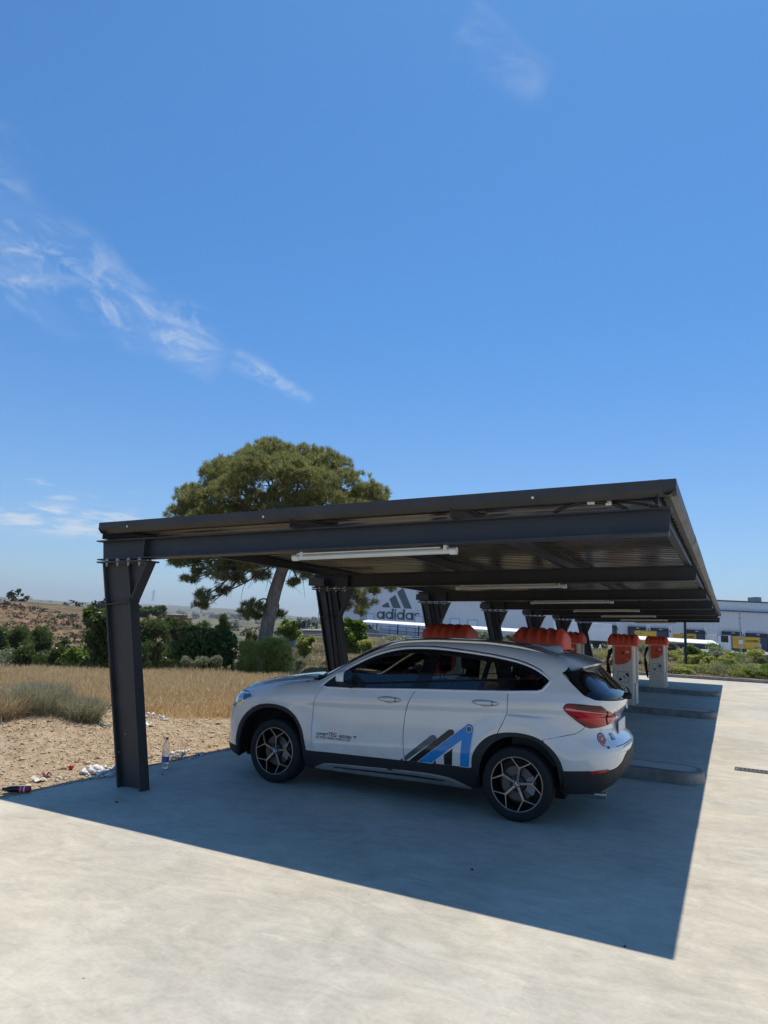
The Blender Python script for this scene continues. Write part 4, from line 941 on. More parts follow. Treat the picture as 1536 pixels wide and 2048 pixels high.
def wing_mirror():
    mb = MB()
    # housing: lofted rounded pod outside the door, glass facing back
    def ring(x, cy, cz, ry_, rz_, n=16): return [(x, cy+ry_*np.sign(math.cos(a))*abs(math.cos(a))**.75, cz+rz_*np.sign(math.sin(a))*abs(math.sin(a))**.75) for a in np.linspace(0, 2*math.pi, n+1)[:-1]]
    R_ = [ring(-.545, -.985, 1.165, .03, .02), ring(-.535, -.985, 1.17, .075, .05), ring(-.505, -.985, 1.176, .103, .070), ring(-.46, -.985, 1.180, .112, .078), ring(-.425, -.985, 1.182, .112, .078)]
    for r in R_: mb.v += r
    n = 16
    for i in range(len(R_)-1):
        for k in range(n): mb.f.append((i*n+k, i*n+(k+1) % n, (i+1)*n+(k+1) % n, (i+1)*n+k)); mb.mi.append(0 if math.sin(2*math.pi*(k+.5)/n) > -.35 else 1)
    mb.f.append(tuple(range(n))); mb.mi.append(0); mb.f.append(tuple(range(4*n, 5*n))[::-1]); mb.mi.append(1)
    mb.tube(cr([(-.46, -.90, 1.118), (-.45, -.87, 1.095), (-.44, -.83, 1.085)], 3), [.035]*7, 8, 1)
    o = mb.build('wing_mirror', [PAINT, CLAD], car, smooth=50)
    mb = MB(); mb.add([(-.4225, q[1]*1., q[2]) for q in ring(0, -.985, 1.182, .10, .066)], [tuple(range(16))]); mb.build('mirror_glass', plain('mirror_silver', (.85, .87, .86), .03, 1, 0), o)
    return o
wm_ = wing_mirror(); mm = mirrored(wm_)
# black triangle between mirror and door glass
s = Shell(); s.patch([(-.76, 1.075), (-.30, 1.085), (-.33, 1.135), (-.41, 1.20), (-.46, 1.20), (-.60, 1.20), (-.70, 1.145)], m_side, .002, .03, 0, flange=.008, mirror=True); s.build('mirror_mount', BLACKP, car)
STG = plain('sticker_grey', (.075, .095, .11), .3, 0, .04, coat=.3); STB = plain('sticker_black', (.008, .008, .010), .3, 0, 0, coat=.3); STU = plain('sticker_blue', (.012, .235, .60), .3, 0, .06, 3, coat=.3); STW = plain('sticker_white', (.72, .72, .71), .3, 0, 0)
def decal(poly, mat, off, name='door_sticker', parent=None):
    s = Shell(); s.patch(poly, m_side, off, .02, 0, flange=0); return s.build(name, mat, parent or dR)
cap = lambda c, r, a0, a1, n=8: [(c[0]+r*math.cos(math.radians(a0+(a1-a0)*k/n)), c[1]+r*math.sin(math.radians(a0+(a1-a0)*k/n))) for k in range(n+1)]
zl = lambda x: .388+(x+.846)*.0215+.006
# grey bar, black bar, blue A (read off the door)
decal([(.205, zl(.205)+.003), (.222, zl(.222)), (.531, .648)]+[(.540, .662), (.536, .678), (.518, .690), (.500, .692), (.478, .684)]+[(.204, .455)], STG, .0016)
decal([(.250, zl(.25)), (.338, zl(.338)), (.712, .716)]+[(.720, .733), (.714, .752), (.695, .762), (.676, .762), (.655, .752)], STB, .0016)
blueA = [(.345, zl(.345)), (.486, zl(.486)), (.800, .676), (.787, zl(.787)), (.874, zl(.874)), (.913, .785)]+cap((.869, .785), .046, 0, 120, 8)+[(.828, .806)]
decal([(p[0], p[1]) for p in shrink(blueA, -.006)], STW, .0016); decal(blueA, STU, .0024)
decal([(.620, zl(.62)), (.702, zl(.702)), (.712, .590), (.620, .516)], STB, .0016); decal([(.505, zl(.505)), (.535, zl(.535)), (.535, .462), (.530, .462)], STB, .0016)
decal(cap((.869, .781), .031, 0, 360, 20)[:-1], STW, .0030); decal(cap((.869, .781), .026, 0, 360, 20)[:-1], STG, .0038)
decal([(.196, zl(.196)-.004), (.206, zl(.206)-.004), (.206, .448), (.196, .440)], STG, .0016, parent=dF) if False else decal([(.150, .4115), (.190, .413), (.1775, .436)], STG, .0016, parent=dF)
LET = plain('lettering_grey', (.05, .055, .06), .5, 0, 0)
def side_text(txt, x0, z0, size, length, parent, slope=.0, bold=.0):
    V2, F2 = text_mesh(txt, size, bold); L = V2[:, 0].max(); V2[:, 0] *= length/L
    P = m_side(np.stack([x0+V2[:, 0], z0+V2[:, 1]+V2[:, 0]*slope], -1)); P = P+grad(P)*.002; mb = MB(); mb.add(P, F2); o = mb.build('lettering', LET, parent); return o
side_text('cover\u2022TEG', -.812, .560, .056, .240, dF, .0, .0014); side_text('\u00b7 ANDORRA', -.560, .559, .040, .170, dF, .0, .0012); side_text('FIS SPEED SKIING WORLD CUP', -.812, .530, .032, .405, dF, .0, .0006)
decal([(-.385, .590), (-.335, .590), (-.345, .576), (-.352, .564), (-.358, .577)], LET, .002, 'lettering', dF)
# round sticker low on the tailgate corner
stc = pxC((720, 1222))[0]; thc = to_rear(stc)
def rdisc(r0, r1, mat, off, a0=0, a1=360, sx=1., dz=0.):
    ang = np.radians(np.linspace(a0, a1, 29)); o_ = [(thc[0]+math.cos(a)*r1/1.15*sx, thc[1]+dz+math.sin(a)*r1) for a in ang]
    if r0: o_ += [(thc[0]+math.cos(a)*r0/1.15*sx, thc[1]+dz+math.sin(a)*r0) for a in ang[::-1]]
    elif a1-a0 == 360: o_ = o_[:-1]
    s = Shell(); s.patch(o_, m_rear, off, .012, 0, flange=0); return s.build('rear_sticker', mat, car)
ORG = plain('sticker_orange', (.62, .09, .03), .35, 0, 0); rdisc(0, .036, ORG, .003); rdisc(.043, .056, LET, .003, -20, 200); rdisc(.043, .056, ORG, .003, 205, 260)
s = Shell(); s.patch([(thc[0]-.016, thc[1]+.003), (thc[0]-.004, thc[1]-.016), (thc[0]+.018, thc[1]+.016), (thc[0]+.009, thc[1]+.016), (thc[0]-.003, thc[1]-.002), (thc[0]-.008, thc[1]+.008)], m_rear, .005, .01, 0, flange=0); s.build('rear_sticker', STW, car)
s = Shell(); s.patch([(thc[0]+.008, thc[1]-.072), (thc[0]+.035, thc[1]-.072), (thc[0]+.035, thc[1]-.055), (thc[0]+.008, thc[1]-.055)], m_rear, .003, .01, 0, flange=0); s.build('rear_sticker', LET, car)
# small scuffs and sensors
for (x_, z_) in ((-1.795, .555),):
    s = Shell(); s.patch([(x_+.009*math.cos(a), z_+.009*math.sin(a)) for a in np.linspace(0, 6.28, 12)[:-1]], m_side, .001, .01, 0, flange=0); s.build('parking_sensor', LET, car)
ribobj('bumper_seam_line', [(1.578, .757), (1.745, .803), (1.86, .834), (1.912, .865), (1.95, .902)], .0035, .0, GAP, car, closed=False)
# fuel flap on the far side is out of sight; the far flank carries the plain panels
# ---- inside
mb = MB(); mb.bx(-1.9, 1.72, -.60, .60, .20, .33); mb.bx(-.93, .92, -.80, .80, .24, .40); mb.bx(1.70, 2.0, -.70, .70, .34, .5); mb.bx(-1.9, -.93, -.62, .62, .30, .72); mb.bx(1.76, 2.0, -.72, .72, .30, .60); mb.build('floor_pan', GAP, car)
for sg in (-1, 1):
    for poly in (ARCHI_F, ARCHI_R):
        mb = MB(); P3 = [(p[0], p[1]) for p in poly]; n = len(P3); c_ = np.mean(np.array(P3), 0)
        a = [(p[0]+(p[0]-c_[0])*.02, sg*.86, p[1]+.012) for p in P3]; b = [(p[0], sg*.56, p[1]) for p in P3]
        mb.add(a+b, [(i, i+1, n+i+1, n+i) for i in range(n-1)]+[tuple(range(n, 2*n))]); mb.build('wheel_well', GAP, car)
def blob(mb, secs, n=14, mi=0):
    o = len(mb.v)
    for (c, a, b, ax, bx_) in secs:
        for k in range(n):
            q = 2*math.pi*k/n; cs, sn = math.cos(q), math.sin(q); e = .7
            mb.v.append(tuple(np.array(c)+np.array(ax)*a*np.sign(cs)*abs(cs)**e+np.array(bx_)*b*np.sign(sn)*abs(sn)**e))
    for i in range(len(secs)-1):
        for k in range(n): mb.f.append((o+i*n+k, o+i*n+(k+1) % n, o+(i+1)*n+(k+1) % n, o+(i+1)*n+k)); mb.mi.append(mi)
    mb.f.append(tuple(o+k for k in range(n))); mb.mi.append(mi); mb.f.append(tuple(o+(len(secs)-1)*n+k for k in range(n))); mb.mi.append(mi)
def seat(x, y, name='seat', w=.25, hb=.62):
    mb = MB(); X, Y_, Z_ = (1, 0, 0), (0, 1, 0), (0, 0, 1)
    blob(mb, [((x-.26, y, .58), .04, w*.9, Z_, Y_), ((x-.22, y, .60), .08, w, Z_, Y_), ((x+.15, y, .57), .08, w, Z_, Y_), ((x+.22, y, .57), .05, w*.9, Z_, Y_)])
    d = np.array((.30, 0, .95)); pth = [(.0, .06, .85), (.08, .075, 1.), (.3, .07, 1.), (.5, .06, .92), (.60, .045, .80), (.63, .02, .6)]
    blob(mb, [((x+.22+q*d[0], y, .60+q*d[2]*hb/.62), a, w*b, (1, 0, -.3), Y_) for q, a, b in pth])
    h0 = np.array((x+.22+.66*d[0], y, .60+.66*hb/.62)); 
    for s_ in (-.06, .06): mb.tube([tuple(h0+np.array((-.02, s_, -.1))), tuple(h0+np.array((.01, s_, .08)))], .007, 6)
    blob(mb, [(tuple(h0+np.array((.02, 0, q))), a, b, X, Y_) for q, a, b in ((.02, .02, .09), (.04, .045, .125), (.12, .05, .135), (.18, .04, .12), (.20, .02, .09))])
    return mb.build(name, SEAT, car, smooth=50)
for y in (-.37, .37): seat(-.02, y); seat(.80, y)
seat(.80, 0, w=.2)
mb = MB(); mb.hexa([(-1.0, -.74, .65), (-.42, -.74, .65), (-.42, .74, .65), (-1.0, .74, .65), (-1.0, -.74, 1.13), (-.52, -.74, 1.07), (-.52, .74, 1.07), (-1.0, .74, 1.13)]); mb.bx(-.5, .1, -.1, .1, .4, .68); mb.build('dashboard', plain('dash', (.015, .018, .024), .7, 0, .1), car, bevel=.03)
mb = MB(); c_ = np.array((-.30, -.37, 1.0)); u1 = np.array((0, 1, 0)); u2 = np.array((.38, 0, .92)); mb.tube([tuple(c_+(u1*math.cos(q)+u2*math.sin(q))*.185) for q in np.linspace(0, 2*math.pi, 29)], .014, 8)
mb.tube([tuple(c_-u1*.18), tuple(c_), tuple(c_+u1*.18)], .02, 6); mb.tube([tuple(c_), tuple(c_-u2*.18)], .02, 6); mb.tube([tuple(c_), (-.55, -.37, .92)], .04, 8); mb.build('steering_wheel', BLACKP, car, smooth=True)
mb = MB(); mb.bx(-.34, -.30, -.13, .12, 1.40, 1.46); mb.build('rear_view_mirror', WHITE, car, bevel=.012)
mb = MB(); mb.hexa([(1.22, -.70, .5), (1.9, -.70, .5), (1.9, .70, .5), (1.22, .70, .5), (1.28, -.70, 1.06), (1.86, -.68, 1.04), (1.86, .68, 1.04), (1.28, .70, 1.06)]); mb.build('parcel_shelf', SEAT, car)
xs2 = np.linspace(-.1, 1.62, 14); mb = MB()
for yy_ in (-.5, 0, .5): mb.v += [tuple(p-np.array((0, 0, .035))) for p in m_top(np.stack([xs2, np.full(14, yy_)], -1))]
for r in range(2):
    for i in range(13): mb.f.append((r*14+i, r*14+i+1, r*14+15+i, r*14+14+i)); mb.mi.append(0)
mb.build('headliner', CREAM, car, smooth=True)
# ---- wheels
def wheel(x, sg, steer=0.):
    w = bpy.data.objects.new('wheel', None); C.objects.link(w); w.parent = car; w.location = (x, sg*.785, .335); w.rotation_euler = (0, 0, (0 if sg < 0 else math.pi)+steer)
    return w
mb = MB(); N = 132
prof = [(.236, .095), (.232, .075), (.240, -.108), (.247, -.112), (.258, -.110), (.285, -.1165), (.305, -.112), (.320, -.102), (.328, -.094)]
def tyre_mesh():
    mb = MB(); pr = [(.246, .105), (.285, .114), (.318, .104), (.331, .085), (.335, .045), (.3355, .0), (.335, -.045), (.331, -.085), (.3265, -.096), (.318, -.105), (.300, -.1135), (.285, -.1155), (.268, -.113), (.252, -.109), (.243, -.104), (.238, -.09)]
    n = 156; o = len(mb.v)
    for i, (r, h) in enumerate(pr):
        for k in range(n):
            q = 2*math.pi*k/n; rr = r
            if 2 <= i <= 9 and (k+ (i//2)) % 3 == 0: rr -= .007 if i not in (2, 9) else .004
            mb.v.append((rr*math.cos(q), h, rr*math.sin(q)))
    for i in range(len(pr)-1):
        for k in range(n): mb.f.append((i*n+k, i*n+(k+1) % n, (i+1)*n+(k+1) % n, (i+1)*n+k)); mb.mi.append(0)
    for rr in (.272, .292):
        mb.lathe([(rr-.002, -.1142), (rr, -.1166), (rr+.002, -.1142)], (0, 0, 0), 'y', 64)
    return mb
def rim_mesh():
    mb = MB()
    mb.lathe([(.243, -.100), (.245, -.107), (.240, -.1085), (.236, -.1065)], (0, 0, 0), 'y', 72, 0)           # machined lip
    mb.lathe([(.236, -.1065), (.230, -.090), (.222, -.06), (.215, .09)], (0, 0, 0), 'y', 48, 1)               # barrel
    mb.lathe([(.215, .09), (.05, .09)], (0, 0, 0), 'y', 48, 1)
    def bar(p0, p1, w0, w1, y0, y1, dep):      # spoke: bright face, dark flanks that widen inwards
        a, b = np.array(p0), np.array(p1); d = (b-a)/np.linalg.norm(b-a); n_ = np.array((-d[1], d[0]))
        f = [(a+n_*w0, y0), (a-n_*w0, y0), (b-n_*w1, y1), (b+n_*w1, y1)]; g = [(a+n_*(w0+.007), y0+dep), (a-n_*(w0+.007), y0+dep), (b-n_*(w1+.006), y1+dep), (b+n_*(w1+.006), y1+dep)]
        v = [(p[0], y, p[1]) for p, y in f+g]; mb.add(v, [(0, 1, 2, 3)], 0); mb.add(v, [(0, 4, 5, 1), (1, 5, 6, 2), (2, 6, 7, 3), (3, 7, 4, 0), (4, 7, 6, 5)], 1)
    for k in range(5):
        a = math.radians(84+72*k); e = lambda r, t: (r*math.cos(t), r*math.sin(t))
        j = e(.146, a); bar(e(.030, a), j, .0105, .0095, -.088, -.101, .03)
        for sgn in (-1, 1): bar(j, e(.238, a+sgn*math.radians(23)), .0052, .0040, -.1012, -.1068, .028)
        mb.add([(e(.150, a)[0]*.98, -.1018, e(.150, a)[1]*.98)]+[(e(.141, a+q)[0], -.1014, e(.141, a+q)[1]) for q in (-.10, .10)]+[(e(.158, a+q)[0], -.1022, e(.158, a+q)[1]) for q in (.07, -.07)], [(0, 2, 3), (0, 3, 4), (0, 4, 1), (0, 1, 2)], 0)
        mb.lathe([(0, -.086), (.009, -.086), (.009, -.06)], (e(.056, a+.628)[0], 0, e(.056, a+.628)[1]), 'y', 10, 1)
        mb.lathe([(0, -.0945), (.0045, -.0945)], (e(.060, a)[0], 0, e(.060, a)[1]), 'y', 8, 1)
    mb.lathe([(.0, -.088), (.040, -.088), (.072, -.078), (.078, -.04), (.078, .05)], (0, 0, 0), 'y', 30, 1)
    return mb
ty, rm = tyre_mesh(), rim_mesh()
W0 = wheel(-1.335, -1, rad(-2)); tyo = ty.build('tyre', RUBBER, W0, smooth=40); rmo = rm.build('rim', [RIMF, RIMD], W0)
mb = MB(); mb.lathe([(.07, -.045), (.155, -.045), (.155, -.015), (.07, -.015)], (0, 0, 0), 'y', 40); dso = mb.build('brake_disc', DISC, W0, smooth=40)
mb = MB(); mb.prism([(.09*math.cos(q), .09*math.sin(q)) for q in np.linspace(-.5, .6, 8)]+[(.17*math.cos(q), .17*math.sin(q)) for q in np.linspace(.6, -.5, 8)], -.065, .0, lambda u, v, w: (u, w, v)); cpo = mb.build('brake_caliper', plain('caliper', (.25, .25, .25), .5, .6, .1), W0)
mb = MB(); mb.lathe([(0, -.098), (.030, -.0965), (.033, -.088)], (0, 0, 0), 'y', 28); hbo = mb.build('hub_cap', GLOSS, W0, smooth=40)
emo = roundel((0, -.0985, 0), (0, -1, 0), .029, W0)
for x, sg, st_ in ((1.335, -1, 0), (-1.335, 1, rad(-2)), (1.335, 1, 0)):
    w = wheel(x, sg, st_)
    for k, c_ in enumerate((tyo, rmo, dso, cpo, hbo, emo)):
        o = c_.copy(); C.objects.link(o); o.parent = w
        if sg < 0: o.rotation_euler = (0, rad(4), 0)
# ------------------------------------------------------------------ vacuum pedestals with orange lids
ORL = plain('lid_orange', (.74, .085, .032), .5, 0, .14, 4, .08)
BEIGE = NT('pedestal_beige'); _v = BEIGE.co(); BEIGE.col(BEIGE.mix(BEIGE.mr(BEIGE.noise(5, 8, .7, _v, 1), .45, .75, 0., .55), (.74, .67, .55), (.46, .40, .31))); BEIGE.set(Roughness=.6); BEIGE = BEIGE.m
INK = plain('ink', (.03, .03, .03), .5, 0, 0); HOSE = plain('hose_black', (.010, .010, .012), .55, 0, .1)
def pedestal(x, y, label, flip=False, detail=True):
    p = thing('vacuum_pedestal', label, 'vacuum cleaner', (x, y, .14), 0, 'vacuum pedestals with orange lids')
    w, dp, h = .50, .46, 1.40
    pr = [(-dp/2, 0), (-dp/2, h), (dp/2, h), (dp/2, 0)]
    m = MB(); ch = .035     # body with chamfered corners that flares towards its foot
    def ring(z, k=0.): a, b = w/2+k, dp/2+k; return [(-a+ch, -b, z), (a-ch, -b, z), (a, -b+ch, z), (a, b-ch, z), (a-ch, b, z), (-a+ch, b, z), (-a, b-ch, z), (-a, -b+ch, z)]
    rs = [ring(0, .0), ring(.05, .0), ring(.42, .0), ring(.60, 0), ring(h, 0)]
    for r in rs: m.v += r
    for i in range(4):
        for k in range(8): m.f.append((i*8+k, i*8+(k+1) % 8, (i+1)*8+(k+1) % 8, (i+1)*8+k)); m.mi.append(0)
    m.add(ring(h), [tuple(range(8))])
    m.build('body', BEIGE, p)
    m = MB(); m.prism([(-.25, .30), (-.16, .50), (-.16, 1.36), (-.28, 1.36)], .252, .272, lambda u, v, q: (q, -u-.0, v)); m.bx(.252, .30, .10, .22, .55, 1.36); m.bx(.252, .285, -.19, .23, .02, .50); m.build('side_panel', BEIGE, p, bevel=.008)
    m = MB(); n = 49; L = .70; xs = np.linspace(-L/2, L/2, n); secs = []    # lid: half barrel with ridges, ends rounded
    for i, xx in enumerate(xs):
        e = min(1, (L/2-abs(xx))/.07); e = math.sqrt(max(0, 1-(1-e)**2)); rg = .026*(max(0, math.cos(xx/L*2*math.pi*5.5)))**.7 if abs(xx) < L/2-.04 else 0
        hh = (.262+rg*.9)*(.45+.55*e); dd = .33*(.86+.14*e)
        secs.append([(xx, -dd, 0), (xx, -dd-.0, .08), (xx, -dd*.95-rg*.8, .15), (xx, -dd*.74-rg, hh*.86), (xx, -dd*.35, hh*.99), (xx, 0, hh), (xx, dd*.35, hh*.99), (xx, dd*.74+rg, hh*.86), (xx, dd*.95+rg*.8, .15), (xx, dd, .08), (xx, dd, 0)])
    for s_ in secs: m.v += [(a, b*.88, c+h-.02) for a, b, c in s_]
    for i in range(n-1):
        for k in range(10): m.f.append((i*11+k, i*11+k+1, i*11+12+k, i*11+11+k)); m.mi.append(0)
        m.f.append((i*11+10, i*11, i*11+11, i*11+21)); m.mi.append(0)
    for i in (0, n-1): m.f.append(tuple(i*11+k for k in range(11))); m.mi.append(0)
    m.build('lid', ORL, p, smooth=40)
    m = MB(); f = -dp/2-.004; P_ = cr([(-.19, 1.36), (-.19, .97), (-.175, .93), (-.12, .915), (.02, .945), (.12, 1.0), (.175, 1.06), (.19, 1.12), (.19, 1.36)], 1)
    m.prism(P_, f, f+.02, lambda u, v, q: (u, q, v)); pn = m.build('control_panel', ORL, p)
    m = MB(); g = f-.004
    for a, b, c, d in ((-.03, 1.17, .05, .065), (-.03, .99, .05, .06), (.08, 1.13, .05, .022)): m.bx(a, a+c, g, g+.004, b, b+d)
    m.build('slot', INK, pn)
    m = MB()
    for a, b, c, d in ((.07, 1.21, .065, .045), (.075, 1.06, .05, .006), (-.02, 1.008, .03, .012)): m.bx(a, a+c, g-.001, g+.003, b, b+d)
    m.build('label', WHITE, pn)
    m = MB(); T = .007; x0, x1, z0, z1 = -.125, .125, .52, .765
    for a, b in (((x0, z1), (x1, z1)), ((x1, z1), (x1, z0)), ((x1, z0), (x0+.10, z0)), ((x0, z0+.10), (x0, z1))):
        m.bx(min(a[0], b[0])-T/2, max(a[0], b[0])+T/2, f+.001, f+.004, min(a[1], b[1])-T/2, max(a[1], b[1])+T/2)
    m.build('pictogram', INK, p)
    m = MB(); R_ = Matrix.Rotation(rad(-42), 3, 'Y'); c_ = np.array((.055, 0, .665))
    def rp_(u, v): q = R_@Vector((u, 0, v)); return (c_[0]+q.x, c_[2]+q.z)
    m.prism([rp_(-.045, -.036), rp_(.07, -.046), rp_(.08, .0), rp_(.07, .046), rp_(-.045, .036)], f-.001, f+.003, lambda u, v, q: (u, q, v))
    for k, a in enumerate((150, 175, 200, 225, 250)):
        q = math.radians(a); b_ = (-.06, .585); m.prism([(b_[0]+.01*math.sin(q), b_[1]-.01*math.cos(q)), (b_[0]+.065*math.cos(q), b_[1]+.065*math.sin(q)), (b_[0]-.01*math.sin(q), b_[1]+.01*math.cos(q))], f-.001, f+.003, lambda u, v, w_: (u, w_, v))
    m.prism([(b_[0]+.03*math.cos(q), b_[1]+.03*math.sin(q)) for q in np.linspace(0, 6.28, 12)[:-1]], f-.001, f+.0035, lambda u, v, w_: (u, w_, v))
    m.build('pictogram', INK, p)
    m = MB(); m.prism([rp_(-.025, -.034), rp_(.02, -.040), rp_(.02, .040), rp_(-.025, .034)], f-.003, f-.001, lambda u, v, q: (u, q, v)); m.build('pictogram', WHITE, p)
    m = MB()
    for q in range(3): m.tube(cr([(-.27, -.08+q*.05, 1.25), (-.36-.02*q, -.10+q*.05, 1.05), (-.385+.02*q, -.08+q*.05, .75), (-.34, -.07+q*.05, .45), (-.29, -.06+q*.05, .28+q*.12)], 6), .026, 8)
    m.tube([(-.25, -.05, 1.28), (-.33, -.06, 1.22), (-.36, -.06, 1.05)], [.05, .05, .03], 8); m.build('hose', HOSE, p, smooth=True)
    return p
pedestal(-2.36, 9.78, 'orange ridged lid of the vacuum behind the car roof, nearest the aerial')
pedestal(-3.73, 9.78, 'orange ridged lid above the front half of the car roof')
pedestal(-2.33, 17.98, 'larger beige vacuum pedestal with orange lid, standing right of the car tail')
pedestal(-3.62, 17.98, 'beige vacuum with orange lid peeking out behind the last columns')
pedestal(-2.20, 25.05, 'smaller, farthest beige vacuum pedestal with orange lid')

# ------------------------------------------------------------------ depot behind: hall, docks, lorries
def wall_mat(name, c, rib, amp=.5):
    t = NT(name); v = t.co(); mp = t.n('ShaderNodeMapping'); mp.inputs['Rotation'].default_value = (0, 0, -YAW); t.l(v, mp.inputs[0]); sx = t.n('ShaderNodeSeparateXYZ'); t.l(mp.outputs[0], sx.inputs[0])
    s_ = t.math('SINE', t.math('MULTIPLY', sx.outputs[0], 2*math.pi/rib)); n_ = t.noise(.25, 5, .6, v)
    c2 = t.mix(t.mr(n_, .35, .7, 0., .35), c, [q*.88 for q in c]); pn = t.math('FRACT', t.math('MULTIPLY', sx.outputs[0], 1/4.2)); c2 = t.mix(t.mr(pn, .012, .004, 0., .35), c2, [q*.55 for q in c])
    t.col(t.mix(t.mr(s_, .3, .95, 0., .12), c2, [q*.7 for q in c])); t.set(Roughness=.55); t.bump(s_, amp, .03); return t.m
WALLM = wall_mat('panel_wall', (.66, .68, .70), 1.0); BANDM = wall_mat('upper_panel', (.70, .76, .80), .6); 
def wc(m, px0, py0, px1, py1, D, dn, df, mi=0):        # upright box behind a pixel rectangle, on the plane D ahead
    c = wp((px0+px1)/2, (py0+py1)/2, D); w, h = (px1-px0)/FL*D, (py1-py0)/FL*D
    mid = c+np.array([FH[0], FH[1], 0])*(df-dn)/2; return m.box(mid, (w, dn+df, h), YAW, mi)
def ub(m, pa, pb, D, z0, z1, dn, df, mi=0):            # upright box between two bearings with given heights
    a, b = wp(pa, 1250, D), wp(pb, 1250, D); c = (a+b)/2; L = np.linalg.norm((b-a)[:2]); mid = c+np.array([FH[0], FH[1], 0])*(df-dn)/2
    return m.box((mid[0], mid[1], (z0+z1)/2), (L, dn+df, z1-z0), YAW, mi)
DW = 140.
ZR = wp(1480, 1204, DW)[2]
hall = thing('warehouse', 'large pale grey panelled warehouse with a dark three-striped logo and loading docks', 'warehouse', (0, 0, 0))
m = MB(); ub(m, 668, 905, DW, -.2, 15.5, 0, 40); ub(m, 905.2, 2400, DW+.02, -.2, ZR-2.0, 0, 40); m.build('wall', WALLM, hall)
m = MB(); ub(m, 905.2, 2400, DW+.3, ZR-1.8, ZR, 0, 40); m.build('upper_wall', BANDM, hall)
m = MB(); ub(m, 905.2, 2400, DW-.1, ZR-2.0, ZR-1.8, .25, 40); ub(m, 905.2, 2400, DW+.2, ZR, ZR+.25, .15, 40.3); m.build('wall_strip', plain('strip_dark', (.05, .07, .11), .5, 0, .1), hall)  # dark strips between the two wall bands and along the roof edge
PIPE = plain('downpipe', (.30, .33, .36), .5, 0, .1)
m = MB()
for px in (727, 884): ub(m, px-.7, px+.7, DW, -.1, 12, .25, -.02)
ub(m, 722, 723, DW, -.1, 12, .15, -.02); m.build('downpipe', PIPE, hall)
FRM = plain('door_frame_grey', (.36, .39, .42), .5, 0, .1); DRM = plain('door_light', (.66, .72, .80), .4, 0, .05)
for a, b, c, d in ((732, 1227.5, 748, 1254), (829, 1232, 846, 1256), (899.5, 1237, 919, 1256), (935, 1239.5, 955, 1258)):
    m = MB(); wc(m, a, b, c, d, DW, .12, -.01); f_ = m.build('door', FRM, hall); m = MB(); wc(m, a+1.4, b+1.4, c-1.4, d, DW, .16, -.125); m.build('leaf', DRM, f_)
# logo: three slanted bars and the word, on the hall wall
LOGO = plain('logo_grey', (.085, .115, .14), .6, 0, .05, 1)
def zl3(p): return (700+p[0]/7.68, 1150+p[1]/7.68)
def wpt(p, off=.06):
    q = wp(*zl3(p), DW-off); return q
m = MB()
for poly in ([(490, 470), (582, 415), (617, 500), (502, 495)], [(605, 368), (697, 306), (783, 510), (660, 505)], [(720, 262), (815, 195), (952, 520), (835, 513)]):
    f = [wpt(p) for p in poly]; b = [wpt(p, -.02) for p in poly]; n = len(f); m.add(f+b, [tuple(range(n))]+[(i, (i+1) % n, n+(i+1) % n, n+i) for i in range(n)])
m.build('logo_bar', LOGO, hall)
lb0, lb1 = wpt((408, 658)), wpt((1030, 690)); Lw = np.linalg.norm((lb1-lb0)[:2]); zb0 = (lb0[2]+lb1[2])/2-.15
S = Lw/6.18          # unit: width of one letter cell
m = MB()
def lp(u, v): q = lb0[:2]+RH*u; return q[0], q[1], zb0+v
def flat(poly, h=.06):
    f = [np.array(lp(*p))-np.array([FH[0], FH[1], 0])*.0 for p in poly]; b = [q+np.array([FH[0], FH[1], 0])*h for q in f]; n = len(f); m.add(list(f)+list(b), [tuple(range(n))]+[(i, (i+1) % n, n+(i+1) % n, n+i) for i in range(n)])
def ringl(cx_, cy_, R0, R1, a0=0, a1=360, n=28):
    for k in range(n):
        p, q = np.radians([a0+(a1-a0)*k/n, a0+(a1-a0)*(k+1)/n]); flat([(cx_+R0*math.cos(p), cy_+R0*math.sin(p)), (cx_+R1*math.cos(p), cy_+R1*math.sin(p)), (cx_+R1*math.cos(q), cy_+R1*math.sin(q)), (cx_+R0*math.cos(q), cy_+R0*math.sin(q))])
xh = 1.16*S; R1_, R0_ = xh/2, xh/2-.27*S; stw = .27*S
cur = 0
def bar(u0, u1, v0, v1): flat([(u0, v0), (u1, v0), (u1, v1), (u0, v1)])
for ch_ in 'adidas':
    if ch_ in 'ad':
        ringl(cur+R1_, R1_, R0_, R1_); bar(cur+2*R1_-stw*.9, cur+2*R1_+.08*S, 0, xh if ch_ == 'a' else 1.62*S); cur += 2*R1_+.08*S+.10*S
    elif ch_ == 'i': bar(cur, cur+stw, 0, xh); bar(cur, cur+stw, xh+.12*S, xh+.40*S); cur += stw+.10*S
    else:
        r1 = xh*.275; r0 = r1-.2*S; cxs = cur+.43*S
        for sx_, a0, a1, cy_ in ((1, 20, 270, xh-r1), (1, -160, 90, r1)):
            n = 18
            for k in range(n):
                p, q = np.radians([a0+(a1-a0)*k/n, a0+(a1-a0)*(k+1)/n]); e = 1.45; r0e = r0
                flat([(cxs+e*r0*math.cos(p)*1.0, cy_+r0*math.sin(p)), (cxs+e*r1*math.cos(p), cy_+r1*math.sin(p)), (cxs+e*r1*math.cos(q), cy_+r1*math.sin(q)), (cxs+e*r0*math.cos(q), cy_+r0*math.sin(q))])
m.build('logo_word', LOGO, hall)
m = MB(); ringl(Lw+.05*S, 1.55*S, .06*S, .10*S, n=12); m.build('registered_mark', LOGO, hall)
